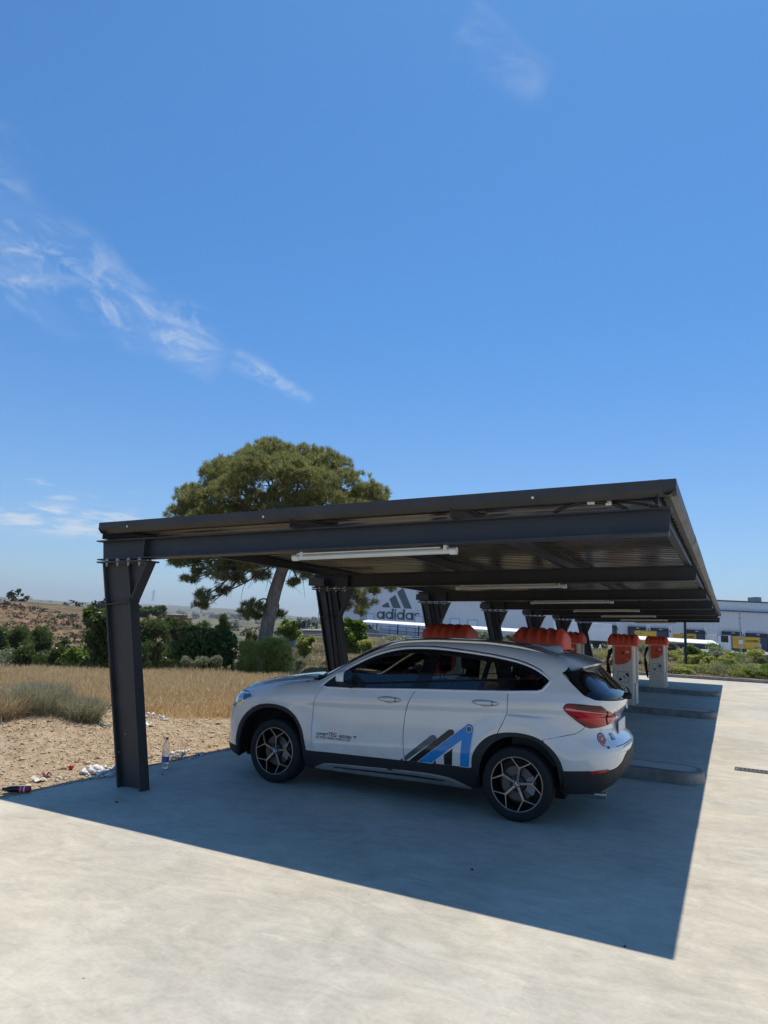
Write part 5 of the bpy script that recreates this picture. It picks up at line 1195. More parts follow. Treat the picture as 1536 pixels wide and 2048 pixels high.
# docks
DK = plain('dock_black', (.015, .016, .020), .6, 0, .1); DKB = plain('dock_blue', (.03, .05, .09), .5, 0, .1)
for a, b, c in ((1160, 1188, 1250), (1197, 1232, 1251), (1256, 1290, 1254), (1302, 1335.5, 1257), (1373, 1408, 1260.5), (1444, 1482, 1264), (1492, 1534, 1267.5), (1560, 1602, 1271)):
    m = MB(); wc(m, a, c, b, c+46, DW, .5, -.01); d_o = m.build('dock_shelter', DK, hall)
    m = MB(); wc(m, a+4, c+8, b-3, c+46, DW, .55, -.52); m.build('dock_door', DKB, d_o)
    m = MB(); wc(m, (a+b)/2-2.5, c+1.4, (a+b)/2+3.5, c+2.6, DW, .58, -.50); m.build('dock_lamp', WHITE, d_o)
NUMM = plain('number_ink', (.04, .05, .06), .6, 0, 0); PIL = plain('pilaster_white', (.72, .74, .76), .5, 0, .05)
for n_, (px, py) in zip('123456', ((1191, 1254), (1235, 1257.5), (1296.5, 1259), (1340.5, 1263), (1411.7, 1266.5), (1487.3, 1270.5))):
    m = MB(); wc(m, px-3.6, py-13, px+3.6, py+44, DW, .10, -.01); m.build('pilaster', PIL, hall)
    V2, F2 = text_mesh(n_, .80, .02); o_ = wp(px, py, DW-.13); m = MB(); m.add([(o_[0]+RH[0]*(p[0]-.22), o_[1]+RH[1]*(p[0]-.22), o_[2]-.27+p[1]) for p in V2], F2); m.build('dock_number', NUMM, hall)
m = MB(); wc(m, 1510, 1194, 1523, 1203.4, DW+8, 0, 3); tag(m.build('roof_unit', plain('unit_beige', (.42, .40, .36), .7, 0, .1), bevel=.05), 'small beige plant box on the warehouse roof at far right', 'roof unit')
YEL = plain('lorry_yellow', (.72, .42, .015), .4, 0, .08, 1); LWH = plain('lorry_white', (.72, .73, .74), .4, 0, .08, 1)
def lorry(px0, py0, px1, py1, D, L, matb, label, text=None, cab=False):
    c = wp((px0+px1)/2, (py0+py1)/2, D); w = (px1-px0)/FL*D; h = (py1-py0)/FL*D
    t = thing('lorry_box', label, 'lorry', (c[0], c[1], c[2]-h/2), YAW-rad(14), None)
    m = MB(); m.bx(-w/2, w/2, 0, L, .25, h); m.build('box_body', matb, t, bevel=.05)
    m = MB(); m.bx(-w/2-.02, w/2+.02, -.03, .0, h-.12, h+.02); m.bx(-w/2-.02, w/2+.02, -.03, .0, .20, .34)
    for s in (-1, 1): m.bx(s*w/2-.05, s*w/2+.05, -.035, -.0, .2, h)
    m.build('corner_frame', plain('lorry_trim', (.30, .25, .12), .5, .2, .1) if matb is YEL else FRM, t)
    m = MB(); m.bx(-w/2+.1, w/2-.1, .1, L, -.35, .25); m.bx(-w/2+.15, w/2-.15, -.05, .05, -.25, .1); m.build('chassis', BLACKP, t)
    for y_ in (.9, 2.0): 
        for s in (-1, 1): MB().lathe([(0, -.14), (.46, -.14), (.48, 0), (.46, .14), (0, .14)], (s*(w/2-.18), y_, -.30), 'x', 20).build('wheel', RUBBER, t, smooth=40)
    for q in (-.5, 0, .5): MB().bx(q*w*.5-.09, q*w*.5+.09, -.07, -.05, -.05, .12).build('lamp', WHITE, t)
    if text:
        V2, F2 = text_mesh(text, .5, .014); Lt = V2[:, 0].max(); k = w*.80/Lt; m = MB(); m.add([(-w*.40+p[0]*k, -.045, h*.62+p[1]*k*1.2) for p in V2], F2); m.build('lettering', INK, t)
    if cab:
        m = MB(); m.bx(-w*.22, w*.30, -.045, -.0, h*.58, h*.96); m.build('dark_panel', GLOSS, t)
    return t
lorry(1489.5, 1274.5, 1518.5, 1301, 121, 8, YEL, 'yellow lorry box with black lettering at the dock far right', 'DACHSER')
lorry(1362, 1267.5, 1391, 1290, 122, 8, YEL, 'yellow lorry box with black lettering, partly hidden behind the tall pole', 'DACHSER')
lorry(1283, 1262, 1312, 1291, 121, 10, YEL, 'plain yellow lorry box directly above the two vacuum pedestals')
lorry(1436, 1270.5, 1461, 1304, 112, 7, LWH, 'white lorry with dark window panel beside the street lamp', cab=True)
# the long white trailer standing along the yard
t = thing('trailer', 'long white lorry trailer parked sideways behind the carport columns', 'trailer', tuple(wp(1176, 1275, 98)*[1, 1, 0]), YAW)
m = MB(); m.bx(-4.2, 3.4, 0, 2.5, 1.05, 3.45); m.build('box_body', LWH, t, bevel=.05); m = MB(); m.bx(-4.1, 3.3, .2, 2.3, .75, 1.05); m.build('chassis', BLACKP, t)
for q in (-3.2, 1.2, 2.4):
    m = MB(); m.lathe([(0, -.14), (.46, -.14), (.48, 0), (.46, .14), (0, .14)], (q, .3, .42), 'y', 20); m.build('wheel', RUBBER, t, smooth=40)
# long white parking canopy across the yard
cA, cB = wp(714, 1243, 119), wp(1438, 1288.5, 104)
can = thing('parking_canopy', 'long white flat parking canopy stretching across the depot yard', 'canopy', (0, 0, 0))
dv = (cB-cA); dn_ = np.array([-dv[1], dv[0], 0]); dn_ = dn_/np.linalg.norm(dn_)*(1 if dn_@np.array([FH[0], FH[1], 0]) > 0 else -1)
m = MB(); q0 = [cA, cB, cB+dn_*5+np.array([0, 0, .52]), cA+dn_*5+np.array([0, 0, .42])+dv*.01]; m.hexa([p-np.array([0, 0, .10]) for p in q0]+q0); m.build('roof_deck', plain('canopy_white', (.84, .84, .83), .55, 0, .03), can)
for px in (754, 801.5, 848, 955, 1060, 1140, 1230, 1330, 1425):
    k = (px-714)/(1438-714)*119/(119-(px-714)/(1438-714)*15+1e-6); k = min(1, (px-714)/(1438-714)); b = cA+dv*k+dn_*1.5
    m = MB(); m.tube([(b[0], b[1], -.1), (b[0], b[1], b[2]-.05+.1)], .11, 8); a_ = b+np.array([0, 0, -.02]); m.tube([tuple(a_+np.array([0, 0, -.25])), tuple(a_+dn_*2.2+np.array([0, 0, .08]))], .07, 6); m.build('post', BLACKP, can)
# parapet wall of the yard
PW_ = plain('wall_grey', (.30, .305, .30), .9, 0, .3, .8, .3)
wallt = thing('parapet_wall', 'grey concrete block wall along the edge of the depot yard', 'wall', (0, 0, 0))
pw = [(560, 1273, 66), (727, 1267, 66), (845, 1275, 65), (1000, 1285, 64), (1180, 1297.5, 63), (1276, 1303.5, 62), (1312, 1307, 61), (1464, 1309, 60), (1800, 1318, 60), (2300, 1330, 60)]
m = MB(); m2 = MB()
for a, b in zip(pw[:-1], pw[1:]):
    A_, B_ = wp(*a), wp(*b); o = np.array([FH[0], FH[1], 0])*.25
    m.hexa([(A_[0], A_[1], -.6), (B_[0], B_[1], -.6), (B_[0]+o[0], B_[1]+o[1], -.6), (A_[0]+o[0], A_[1]+o[1], -.6), A_, B_, B_+o, A_+o])
    e = np.array([FH[0], FH[1], 0])*-.06; z = np.array([0, 0, .07]); m2.hexa([A_+e+[0, 0, .003], B_+e+[0, 0, .003], B_+o-e+[0, 0, .003], A_+o-e+[0, 0, .003], A_+e+z, B_+e+z, B_+o-e+z, A_+o-e+z])
m.build('wall_face', PW_, wallt); m2.build('coping', plain('coping_pale', (.62, .60, .56), .8, 0, .1), wallt)
rl = thing('railing', 'dark metal railing along the ramp under the white canopy', 'railing', (0, 0, 0))
for px in np.arange(745, 862, 17):
    m = MB(); a = wp(px, 1264+(px-745)*.09, 117.5); m.tube([tuple(a-np.array([0, 0, .5])), tuple(a+np.array([0, 0, 1.25]))], .05, 6); m.build('post', BLACKP, rl)
for k in (0, .55, 1.2):
    m = MB(); a, b = wp(743, 1264, 117.5), wp(862, 1274, 117.5); m.tube([tuple(a+np.array([0, 0, k])), tuple(b+np.array([0, 0, k]))], .045, 6); m.build('rail', BLACKP, rl)
m = MB(); wc(m, 760, 1258, 862, 1259.6, 130, .1, 0); wc(m, 760, 1262.5, 862, 1268, 131, .2, 0); tag(m.build('ramp_edge', plain('ramp_blue', (.22, .27, .36), .7, 0, .1)), 'blue grey ramp edge at the foot of the warehouse wall', 'ramp')
# van under the canopy
v0 = wp(729, 1262, 113); van = thing('van', 'dark grey van parked under the left end of the white canopy', 'van', (v0[0], v0[1], -.05), YAW)
sc_ = [(-2.3, .35), (-2.3, 1.9), (.9, 2.0), (1.5, 1.25), (2.35, 1.05), (2.45, .35)]
m = MB(); m.prism(sc_, 0, 1.8, lambda u, v, q: (u, q, v)); m.build('body', plain('van_grey', (.10, .11, .12), .35, .2, .1), van, bevel=.08)
m = MB(); m.prism([(-2.0, 1.25), (-2.0, 1.75), (.75, 1.82), (1.2, 1.28)], -.012, 0, lambda u, v, q: (u, q, v)); m.build('window', GLOSS, van)
for q in (-1.4, 1.6):
    m = MB(); m.lathe([(0, -.1), (.33, -.1), (.34, 0), (.33, .12), (0, .12)], (q, .05, .34), 'y', 18); m.build('wheel', RUBBER, van, smooth=40)
# lamp posts and poles
GALV = plain('galvanised', (.33, .35, .36), .5, .6, .1)
l0 = fp(1480, 70, -.1); lt = thing('street_lamp', 'slender grey street lamp with a curved arm beside the white lorry', 'street lamp', tuple(l0))
m = MB(); ht = wp(1475, 1219, 70)[2]-l0[2]; m.tube([(0, 0, 0), (0, 0, ht*.55)], [.075, .06], 8); m.tube(cr([(0, 0, ht*.55), (0, 0, ht*.9), (-.12, 0, ht*.985), (-.75*RH[0], -.75*RH[1], ht)], 5), .045, 8); m.build('post', GALV, lt, smooth=40)
m = MB(); m.box((-.85*RH[0], -.85*RH[1], ht-.01), (.5, .16, .08), YAW); m.build('lamp_head', FRM, lt, bevel=.02)
zs = wp(1478.8, 1284, 70)[2]-l0[2]; m = MB(); m.lathe([(0, -.02), (.22, -.02), (.22, .02), (0, .02)], (-.0-FH[0]*.1, -FH[1]*.1, zs), 'y', 20, M=Matrix.Rotation(YAW, 3, 'Z')); m.build('round_sign', WHITE, lt)
m = MB(); m.box((0, 0, wp(1475, 1236.5, 70)[2]-l0[2]), (.42, .05, .05), YAW); m.build('cross_arm', GALV, lt)
p0 = fp(1370, 37.5, 0); t = thing('pole', 'thick dark green pole standing just beyond the far kerb', 'pole', tuple(p0)); m = MB(); m.tube([(0, 0, -.1), (0, 0, 4.4)], [.075, .065], 10); m.build('post', plain('pole_green', (.035, .05, .04), .5, .2, .1), t, smooth=40); m = MB(); m.lathe([(.12, 0), (.12, .05), (.075, .06)], (0, 0, .15), n=12); m.build('collar', MATS['pole_green'], t)
p0 = fp(1518, 59, -.3); t = thing('sign_post', 'thin grey post with a small white plate by the parapet wall', 'sign post', tuple(p0)); m = MB(); m.tube([(0, 0, 0), (0, 0, 1.95)], .03, 8); m.build('post', GALV, t); m = MB(); m.box((0, -.04, 1.8), (.22, .02, .3), YAW); m.build('plate', WHITE, t)
for px, pyt, D, lab in ((612, 1243, 90, 'leftmost thin mast behind the pine trunk'), (636, 1222, 100, 'tall thin mast just left of the second carport column'), (762, 1268-6, 62, 'thin grey fence post in front of the white canopy')):
    a = wp(px, pyt, D); g_ = fp(px, D, -.3); t = thing('mast', lab, 'mast', tuple(g_)); m = MB(); m.tube([(0, 0, 0), (0, 0, a[2]+.3)], .05, 6); m.build('post', GALV, t)
# ------------------------------------------------------------------ things far off on the left
p0 = wp(306, 1198, 2600); hp = 18/FL*2600; t = thing('pylon', 'tiny lattice pylon on the far ridge right of the first column', 'pylon', (p0[0], p0[1], p0[2]-8)); m = MB()
for sx_, sy_ in ((-1, -1), (1, -1), (1, 1), (-1, 1)): m.tube([(sx_*3.2, sy_*3.2, 0), (sx_*.6, sy_*.6, hp+8)], .45, 4)
for k in range(5):
    z = (hp+8)*k/5; r = 3.2-2.6*k/5; r2 = 3.2-2.6*(k+1)/5
    for s in (-1, 1): m.tube([(-r, s*r, z), (r2, s*r2, (hp+8)*(k+1)/5)], .3, 4)
m.build('lattice', GALV, t); m = MB()
for z, w_ in ((hp*.85+8, 7), (hp*.65+8, 8)): m.tube([(-w_*RH[0], -w_*RH[1], z), (w_*RH[0], w_*RH[1], z)], .5, 4)
m.build('cross_arm', GALV, t)
def house(px0, py0, px1, py1, D, mat, label, cat='building', roofm=None):
    c = wp((px0+px1)/2, (py0+py1)/2, D); w, h = (px1-px0)/FL*D, (py1-py0)/FL*D; zb_ = c[2]-h/2; zg = float(terrain_h(c[0], c[1]))-1
    t = thing('house', label, cat, (c[0], c[1], zb_), YAW); m = MB(); m.bx(-w/2, w/2, 0, w*.7, zg-zb_, h); m.build('wall', mat, t)
    rh = h*.22; m = MB(); m.hexa([(-w*.54, -.4, h+.02), (w*.54, -.4, h+.02), (w*.54, w*.74, h+.02), (-w*.54, w*.74, h+.02), (-w*.54, -.4, h+rh*.4), (w*.54, -.4, h+rh*.8), (w*.54, w*.74, h+rh*1.6), (-w*.54, w*.74, h+rh)]); m.build('roof', roofm or KERB, t); return t
house(331, 1231, 366, 1242, 175, plain('brick_red', (.27, .105, .07), .9, 0, .15, 1), 'reddish brick shed with flat pale roof beyond the trees'); house(371, 1237, 383, 1244, 190, plain('render_pink', (.55, .36, .27), .9, 0, .1), 'small pinkish house right of the brick shed', roofm=plain('roof_tile', (.38, .17, .10), .9, 0, .2))
house(604, 1263, 650, 1279, 70, plain('shed_grey', (.40, .40, .40), .9, 0, .15), 'low grey shed just left of the second carport column', 'shed')
# ------------------------------------------------------------------ plants
def leaf_mat(name, cols, trans=.3, rough=.6):
    t = NT(name); g = t.n('ShaderNodeNewGeometry'); c = t.ramp(g.outputs['Random Per Island'], [(i/(len(cols)-1), q) for i, q in enumerate(cols)])
    n = t.noise(.9, 3, .5); c = t.mix(t.mr(n, .35, .65, 0., .3), c, [q*.75 for q in cols[0]])
    t.t.nodes.remove(t.b); d = t.n('ShaderNodeBsdfDiffuse'); tr = t.n('ShaderNodeBsdfTranslucent'); gl = t.n('ShaderNodeBsdfGlossy'); gl.inputs['Roughness'].default_value = .45
    t.l(c, d.inputs[0]); t.l(c, tr.inputs[0]); m = t.n('ShaderNodeMixShader'); m.inputs[0].default_value = trans; t.l(d.outputs[0], m.inputs[1]); t.l(tr.outputs[0], m.inputs[2])
    m2 = t.n('ShaderNodeMixShader'); m2.inputs[0].default_value = .04; t.l(m.outputs[0], m2.inputs[1]); t.l(gl.outputs[0], m2.inputs[2]); t.l(m2.outputs[0], t.o.inputs[0]); return t.m
L_PINE = leaf_mat('needles', [(.18, .20, .058), (.28, .29, .09), (.375, .37, .125), (.44, .42, .175)], .5)
L_DARK = leaf_mat('dark_needles', [(.075, .105, .024), (.125, .165, .036), (.185, .225, .052)], .5)
L_FIG = leaf_mat('broad_leaves', [(.11, .19, .022), (.19, .29, .034), (.28, .38, .05)], .55)
L_FIG2 = leaf_mat('dull_broad_leaves', [(.065, .105, .02), (.115, .165, .032), (.175, .225, .05)], .5)
L_OLIVE = leaf_mat('grey_green_leaves', [(.22, .25, .13), (.33, .35, .20), (.44, .44, .27)], .45)
L_BROOM = leaf_mat('broom_green', [(.34, .38, .09), (.48, .50, .12), (.60, .57, .17)], .6)
L_SAGE = leaf_mat('sage_stems', [(.36, .30, .18), (.50, .40, .24), (.60, .48, .29), (.64, .48, .27)], .45)
L_DRY = leaf_mat('dry_grass', [(.50, .33, .15), (.66, .48, .24), (.76, .60, .34), (.84, .71, .46)], .5)
L_YEL = leaf_mat('yellow_broom', [(.10, .11, .025), (.22, .20, .04), (.38, .31, .05)], .35)
BARK = NT('bark'); _n = BARK.noise(9, 8, .7, BARK.co('Object', (1, 1, .25)), .5); BARK.col(BARK.ramp(_n, [(.3, (.12, .085, .06)), (.5, (.29, .22, .165)), (.72, (.42, .335, .265))])); BARK.set(Roughness=.95); BARK.bump(_n, 1., .05); BARK = BARK.m
TWIG = plain('twig', (.17, .135, .11), .9, 0, .2)
def rdir(n):
    v = rng.normal(size=(n, 3)); return v/np.linalg.norm(v, axis=1, keepdims=True)
def leaves(C_, size, jit=.4, up=.35, asp=.6, drop=0.):
    # one diamond leaf per centre
    n = len(C_); nrm = rdir(n)+np.array([0, 0, up]); nrm /= np.linalg.norm(nrm, axis=1, keepdims=True)
    a = np.cross(nrm, rdir(n)); a /= np.maximum(np.linalg.norm(a, axis=1, keepdims=True), 1e-6); a[:, 2] -= drop; b = np.cross(nrm, a)
    s = (size*(1-jit+2*jit*rng.random(n)))[:, None]
    V = np.stack([C_-a*s*.5, C_+b*s*.5*asp, C_+a*s*.5, C_-b*s*.5*asp], 1).reshape(-1, 3); return V, np.arange(4*n).reshape(-1, 4)
def blades(B, D, L, w):
    # thin triangles from B along D
    n = len(B); p = np.cross(D, rdir(n)); p /= np.maximum(np.linalg.norm(p, axis=1, keepdims=True), 1e-6); L = np.broadcast_to(L, (n,))[:, None]; w = np.broadcast_to(w, (n,))[:, None]
    V = np.stack([B-p*w*.5, B+p*w*.5, B+D*L], 1).reshape(-1, 3); return V, np.arange(3*n).reshape(-1, 3)
def ellip(c, r, n, lo=.62, bias=0.):
    d = rdir(n); 
    if bias: d[:, 2] = np.abs(d[:, 2])*np.where(rng.random(n) < bias, 1, -1); 
    k = lo+(1-lo)*rng.random(n)**.6; return np.asarray(c)+d*np.asarray(r)*k[:, None], d
def cat_(L):
    V, F, o = [], [], 0
    for v, f in L: V.append(v); F.append(f+o); o += len(v)
    return np.vstack(V), np.vstack(F)
def plant(name, label, cat, px, py0, py1, wpx, D, mat, n, size, kind='leaf', lumps=9, trunk=True, group=None, asp=.6, depth=.8, fill=.0, zb=None, crown_from=.04):
    # a bush or small tree that fills a frame of the view, rooted in the ground D metres ahead
    top = wp(px, py0, D); bot = wp(px, py1, D); gz = float(terrain_h(top[0], top[1])) if zb is None else zb; zb_ = min(gz, bot[2])
    H = top[2]-zb_; Wd = wpx/FL*D; t = thing(name, label, cat, (top[0], top[1], zb_), 0, group); g = np.random.default_rng(abs(hash((px, py0))) % 9999)
    parts = []; vol = []
    z0 = max(zb_*0+H*crown_from, (bot[2]-zb_)) if bot[2]-zb_ > H*.3 else H*crown_from
    for k in range(lumps):
        q = g.random(); ang = g.random()*6.28; rr = math.sqrt(g.random())*.62
        zc = z0+(H-z0)*(.12+.76*q); wfac = math.sqrt(max(.15, 1-abs((zc-z0)/(H-z0)*1.7-.75)**2.2)); 
        c = np.array([math.cos(ang)*rr*Wd/2*wfac, math.sin(ang)*rr*Wd/2*depth*wfac, zc]); r = np.array([Wd*.27, Wd*.27*depth, min(Wd*.25, (H-z0)*.28)])*(.75+.5*g.random()); 
        c[2] = min(c[2], H-r[2]*.9); vol.append((c, r*.85))
        for _ in range(4): dq = g.normal(size=3); dq /= np.linalg.norm(dq); dq[2] = abs(dq[2])-.25; vol.append((c+dq*r*.85, r*(.30+.28*g.random())))
    wt_ = np.array([r[0]**2 for c, r in vol]); wt_ = wt_/wt_.sum()*n
    if kind == 'leaf':
        for (c, r), per in zip(vol, wt_):
            P_, d = ellip(c, r, int(per)+3, .6); parts.append(leaves(P_, size, asp=asp))
    elif kind == 'tuft':
        for (c, r), per in zip(vol, wt_):
            P_, d = ellip(c, r, max(3, int(per/7)), .65); P_ = np.repeat(P_, 7, 0); d = np.repeat(d, 7, 0); D_ = d*.5+rdir(len(P_))+np.array([0, 0, .35]); D_ /= np.linalg.norm(D_, axis=1, keepdims=True); parts.append(blades(P_, D_, size*(.7+.6*rng.random(len(P_))), size*.22))
    elif kind == 'stem':
        ang = g.random(n)*6.28; rr = np.sqrt(g.random(n))*Wd*.32; B = np.stack([np.cos(ang)*rr, np.sin(ang)*rr*depth, np.zeros(n)], -1); D_ = np.stack([np.cos(ang)*rr/Wd*1.7, np.sin(ang)*rr/Wd*1.7*depth, np.full(n, 1.)], -1)+g.normal(size=(n, 3))*.13; D_ /= np.linalg.norm(D_, axis=1, keepdims=True)
        hh = H*(.55+.5*g.random(n)); parts.append(blades(B, D_, hh, size)); 
        for k in (.5, .68, .85): parts.append(blades(B+D_*hh[:, None]*k, (lambda q: q/np.linalg.norm(q, axis=1, keepdims=True))(D_+g.normal(size=(n, 3))*.5), hh*.28, size*.8))
    V, F = cat_(parts); V[:, 2] = np.maximum(V[:, 2], -.05)
    npmesh('crown' if trunk else 'foliage', V, F, mat, t)
    if trunk:
        m = MB(); r0 = max(.04, Wd*.035); m.tube([(0, 0, -.2), (g.normal()*.05, g.normal()*.05, H*.35), (vol[0][0]*.4+np.array([0, 0, H*.3]))], [r0, r0*.8, r0*.4], 7)
        for c, r in vol[::5][:7]: m.tube([(0, 0, H*.22), tuple(c*[.5, .5, .0]+np.array([0, 0, (c[2]+H*.3)/2])), tuple(c)], [r0*.5, r0*.32, r0*.12], 5)
        m.build('trunk', BARK, t, smooth=True)
    return t
# the umbrella pine
PD = 24.0
pb = gnd(521, 1340)[:2]; pz = float(terrain_h(*pb))
pine = thing('pine_tree', 'big umbrella pine with leaning trunk, rising above the left half of the carport', 'tree', (pb[0], pb[1], pz))
base_d = pb@FH
def pp(px, py, dd=0.): return wp(px, py, base_d+dd)-np.array([pb[0], pb[1], pz])
m = MB(); tr = [pp(521, 1350), pp(524, 1318), pp(529, 1285), pp(537, 1240), pp(547, 1195), pp(560, 1152), pp(573, 1115), pp(580, 1070), pp(574, 1035)]
pr_ = base_d/FL; m.tube(cr(tr, 4), list(np.interp(np.linspace(0, 1, 33), [0, .06, .2, .5, .75, 1], np.array([19, 16, 14.5, 13, 11, 6])*pr_)), 12); 
LOB = [(540, 926, 48, 0), (485, 944, 46, .8), (600, 930, 48, -.6), (440, 965, 48, 0), (655, 945, 48, .4), (540, 955, 60, -1.6), (405, 1003, 44, .6), (468, 1000, 50, -1.4), (366, 1035, 30, 0), (600, 975, 56, -1.5), (690, 980, 48, -.3), (738, 1000, 36, .3), (645, 1015, 46, -1.2), (560, 1020, 56, 1.5), (480, 1040, 46, 1.2), (720, 1035, 36, -.8), (425, 1045, 42, -.9), (520, 942, 43, 1.8), (620, 945, 46, 1.8), (700, 1010, 40, 1.6), (460, 950, 40, 1.7), (765, 1012, 18, 0), (380, 1010, 28, -.5), (565, 910, 26, .4), (570, 1050, 44, -1.8), (660, 1055, 44, .8), (500, 1075, 36, -.5)]
LOW = [(372, 1125, 20, 0), (400, 1142, 24, .5), (435, 1150, 24, -.4), (412, 1192, 22, .1), (398, 1210, 13, .2), (455, 1135, 30, .9), (500, 1130, 28, -.6), (540, 1128, 22, .3), (470, 1110, 34, 0), (365, 1095, 22, .3), (600, 1135, 26, .3), (620, 1150, 18, -.4), (506, 1212, 19, -.3), (492, 1226, 20, .1), (518, 1232, 13, .3), (560, 1228, 10, .6), (705, 1185, 28, 1.), (730, 1205, 22, .7), (690, 1215, 20, 1.1), (722, 1222, 14, .5), (660, 1190, 20, .8), (785, 1172, 16, .9), (760, 1165, 20, 1.1), (590, 1165, 12, 0), (385, 1115, 26, .2), (430, 1122, 28, -.3), (470, 1158, 20, .4), (448, 1182, 16, .2), (380, 1158, 15, 0), (520, 1150, 22, .5), (345, 1122, 12, .2), (640, 1138, 24, .4), (605, 1118, 28, -.4), (642, 1172, 13, .6), (700, 1160, 26, 1.2), (742, 1182, 18, 1.), (560, 1120, 24, 1.), (480, 1135, 26, .6)]
PV, WD = [], MB()
for i, (px, py, rp2, dd) in enumerate(LOB+LOW):
    up_ = i < len(LOB); c = pp(px, py, dd); r = rp2*pr_; rr = np.array([r, r*1.05, r*(.80 if up_ else .85)])
    sub_ = [(c, rr*.80)]
    for q in range(9 if up_ else 4):
        dq = rdir(1)[0]; dq[2] = abs(dq[2])*(1 if up_ else .3)-.1; sub_.append((c+dq*rr*.85, rr*(.34+.22*rng.random())))
    P_ = []; d = []
    for cc, r2 in sub_:
        k_ = int((95 if up_ else 70)*(r2[0]/.8)**2)+5; a_, b_ = ellip(cc, r2, k_, .80 if up_ else .3, .78 if up_ else .45); P_.append(a_); d.append(b_)
    P_, d = np.vstack(P_), np.vstack(d)
    nb = 26; Pc = np.repeat(P_, nb, 0); dd_ = np.repeat(d, nb, 0); D_ = dd_*.5+rdir(len(Pc))*.8+np.array([0, 0, .5]); D_ /= np.linalg.norm(D_, axis=1, keepdims=True)
    Pc = Pc+rng.normal(size=Pc.shape)*.035; PV.append(blades(Pc, D_, .11+.09*rng.random(len(Pc)), .022))
    s_ = pp(577, 1095) if py < 1100 else (pp(573, 1118) if py < 1180 else pp(545, 1205))
    if not up_ and (px > 640 or px < 470): s_ = pp(576, 1108)
    md = (s_+c)/2+np.array([0, 0, (.25 if up_ else .12)])+rng.normal(size=3)*.12
    WD.tube(cr([s_, s_*.6+md*.4+rng.normal(size=3)*.05, md, md*.4+c*.6+rng.normal(size=3)*.06, c], 3), np.linspace(4.2 if up_ else 2.4, .7, 13)*pr_, 6)
    for k in range(9 if up_ else 7):
        e = P_[k % len(P_)]; q = (c+md)/2 if k % 2 else c; WD.tube([tuple(q), tuple((q+e)/2+rng.normal(size=3)*.08), tuple(e)], [1.3*pr_, .8*pr_, .4*pr_], 4)
V, F = cat_(PV); npmesh('crown', V, F, L_PINE, pine)
m.v += []; 
tb = m.build('trunk', BARK, pine, smooth=True)
for k in range(26):       # bare hanging twigs below the crown
    a = pp(430+k*9+rng.normal()*6, 1135+rng.normal()*14, rng.normal()*.6); WD.tube([tuple(a), tuple(a+np.array([rng.normal()*.15, rng.normal()*.15, -.25])), tuple(a+np.array([rng.normal()*.3, rng.normal()*.2, -.55-.3*rng.random()]))], [.011, .008, .004], 4)
WD.build('branches', TWIG, pine, smooth=True)
G1 = 'dark trees in the hollow beyond the dry field'; 
T_ = lambda *a, **k: plant('tree', *a, **k); B_ = lambda *a, **k: plant('bush', *a, **k)
T_('dark rounded tree at the very left edge beyond the field', 'tree', -6, 1258, 1360, 74, 50, L_DARK, 9000, .26, group=G1, lumps=12)
T_('dark bushy pine, second from the left edge, half below the ochre hill', 'tree', 38, 1256, 1360, 66, 54, L_DARK, 11000, .30, 'tuft', group=G1, lumps=12)
T_('dark pointed pine below the ochre hill, left of the fig', 'tree', 88, 1250, 1360, 74, 56, L_DARK, 14000, .30, 'tuft', group=G1, lumps=14)
B_('small dark bush between the pointed pine and the fig', 'bush', 128, 1280, 1310, 26, 50, L_DARK, 3500, .22)
T_('sprawling fig with bare upper twigs right beside the first column', 'tree', 200, 1213, 1345, 84, 26, L_FIG2, 3800, .17, lumps=16, asp=.75)
B_('low light green shrub at the foot of the fig', 'bush', 152, 1290, 1330, 46, 24, L_FIG, 1500, .13, lumps=8, asp=.75)
T_('dark pine just right of the first column', 'tree', 298, 1235, 1360, 84, 46, L_DARK, 12000, .26, 'tuft', group=G1, lumps=14)
T_('dark pine, second right of the first column', 'tree', 350, 1234, 1360, 78, 48, L_DARK, 9000, .26, 'tuft', group=G1, lumps=12)
T_('mid green tree rising behind the big leafy bush', 'tree', 405, 1235, 1340, 76, 50, L_DARK, 9000, .26, 'tuft', lumps=12)
T_('tall narrow conifer left of the pine trunk', 'tree', 452, 1222, 1290, 34, 62, L_DARK, 6500, .24, 'tuft', lumps=12)
B_('big round leafy green bush at the far edge of the field', 'bush', 420, 1256, 1345, 146, 23.5, L_FIG2, 11000, .125, lumps=20, asp=.75)
for px, w_, lab in ((372, 30, 'leftmost grey green shrub in front of the big leafy bush'), (400, 44, 'middle grey green shrub in front of the big leafy bush'), (436, 26, 'right grey green shrub in front of the big leafy bush')): B_(lab, 'shrub', px, 1313, 1340, w_, 20.5, L_OLIVE, 2200, .07, 'tuft', lumps=7, trunk=False, group='grey green shrubs at the field edge')
B_('feathery green broom left of the pine trunk', 'shrub', 497, 1285, 1345, 46, 22.5, L_BROOM, 9000, .17, 'tuft', lumps=14, trunk=False); B_('tall feathery green broom right of the pine trunk', 'shrub', 556, 1280, 1345, 78, 23.0, L_BROOM, 14000, .17, 'tuft', lumps=20, trunk=False)
B_('yellow flowering broom behind the pine trunk', 'shrub', 506, 1262, 1290, 30, 40, L_YEL, 3000, .12, lumps=7)
T_('small airy tree between the pine trunk and the second column', 'tree', 583, 1240, 1285, 46, 42, L_FIG, 3200, .17, lumps=10)
B_('light green bush on the dirt bank left of the second column', 'bush', 612, 1270, 1305, 38, 31, L_BROOM, 2600, .13, lumps=9)
B_('glossy dark leafy bush right of the second column', 'bush', 705, 1238, 1312, 62, 33, L_FIG, 7500, .16, lumps=16, asp=.75)
B_('small light bush right of the glossy dark one, above the bonnet', 'bush', 734, 1280, 1318, 40, 29, L_BROOM, 2800, .10, lumps=9)
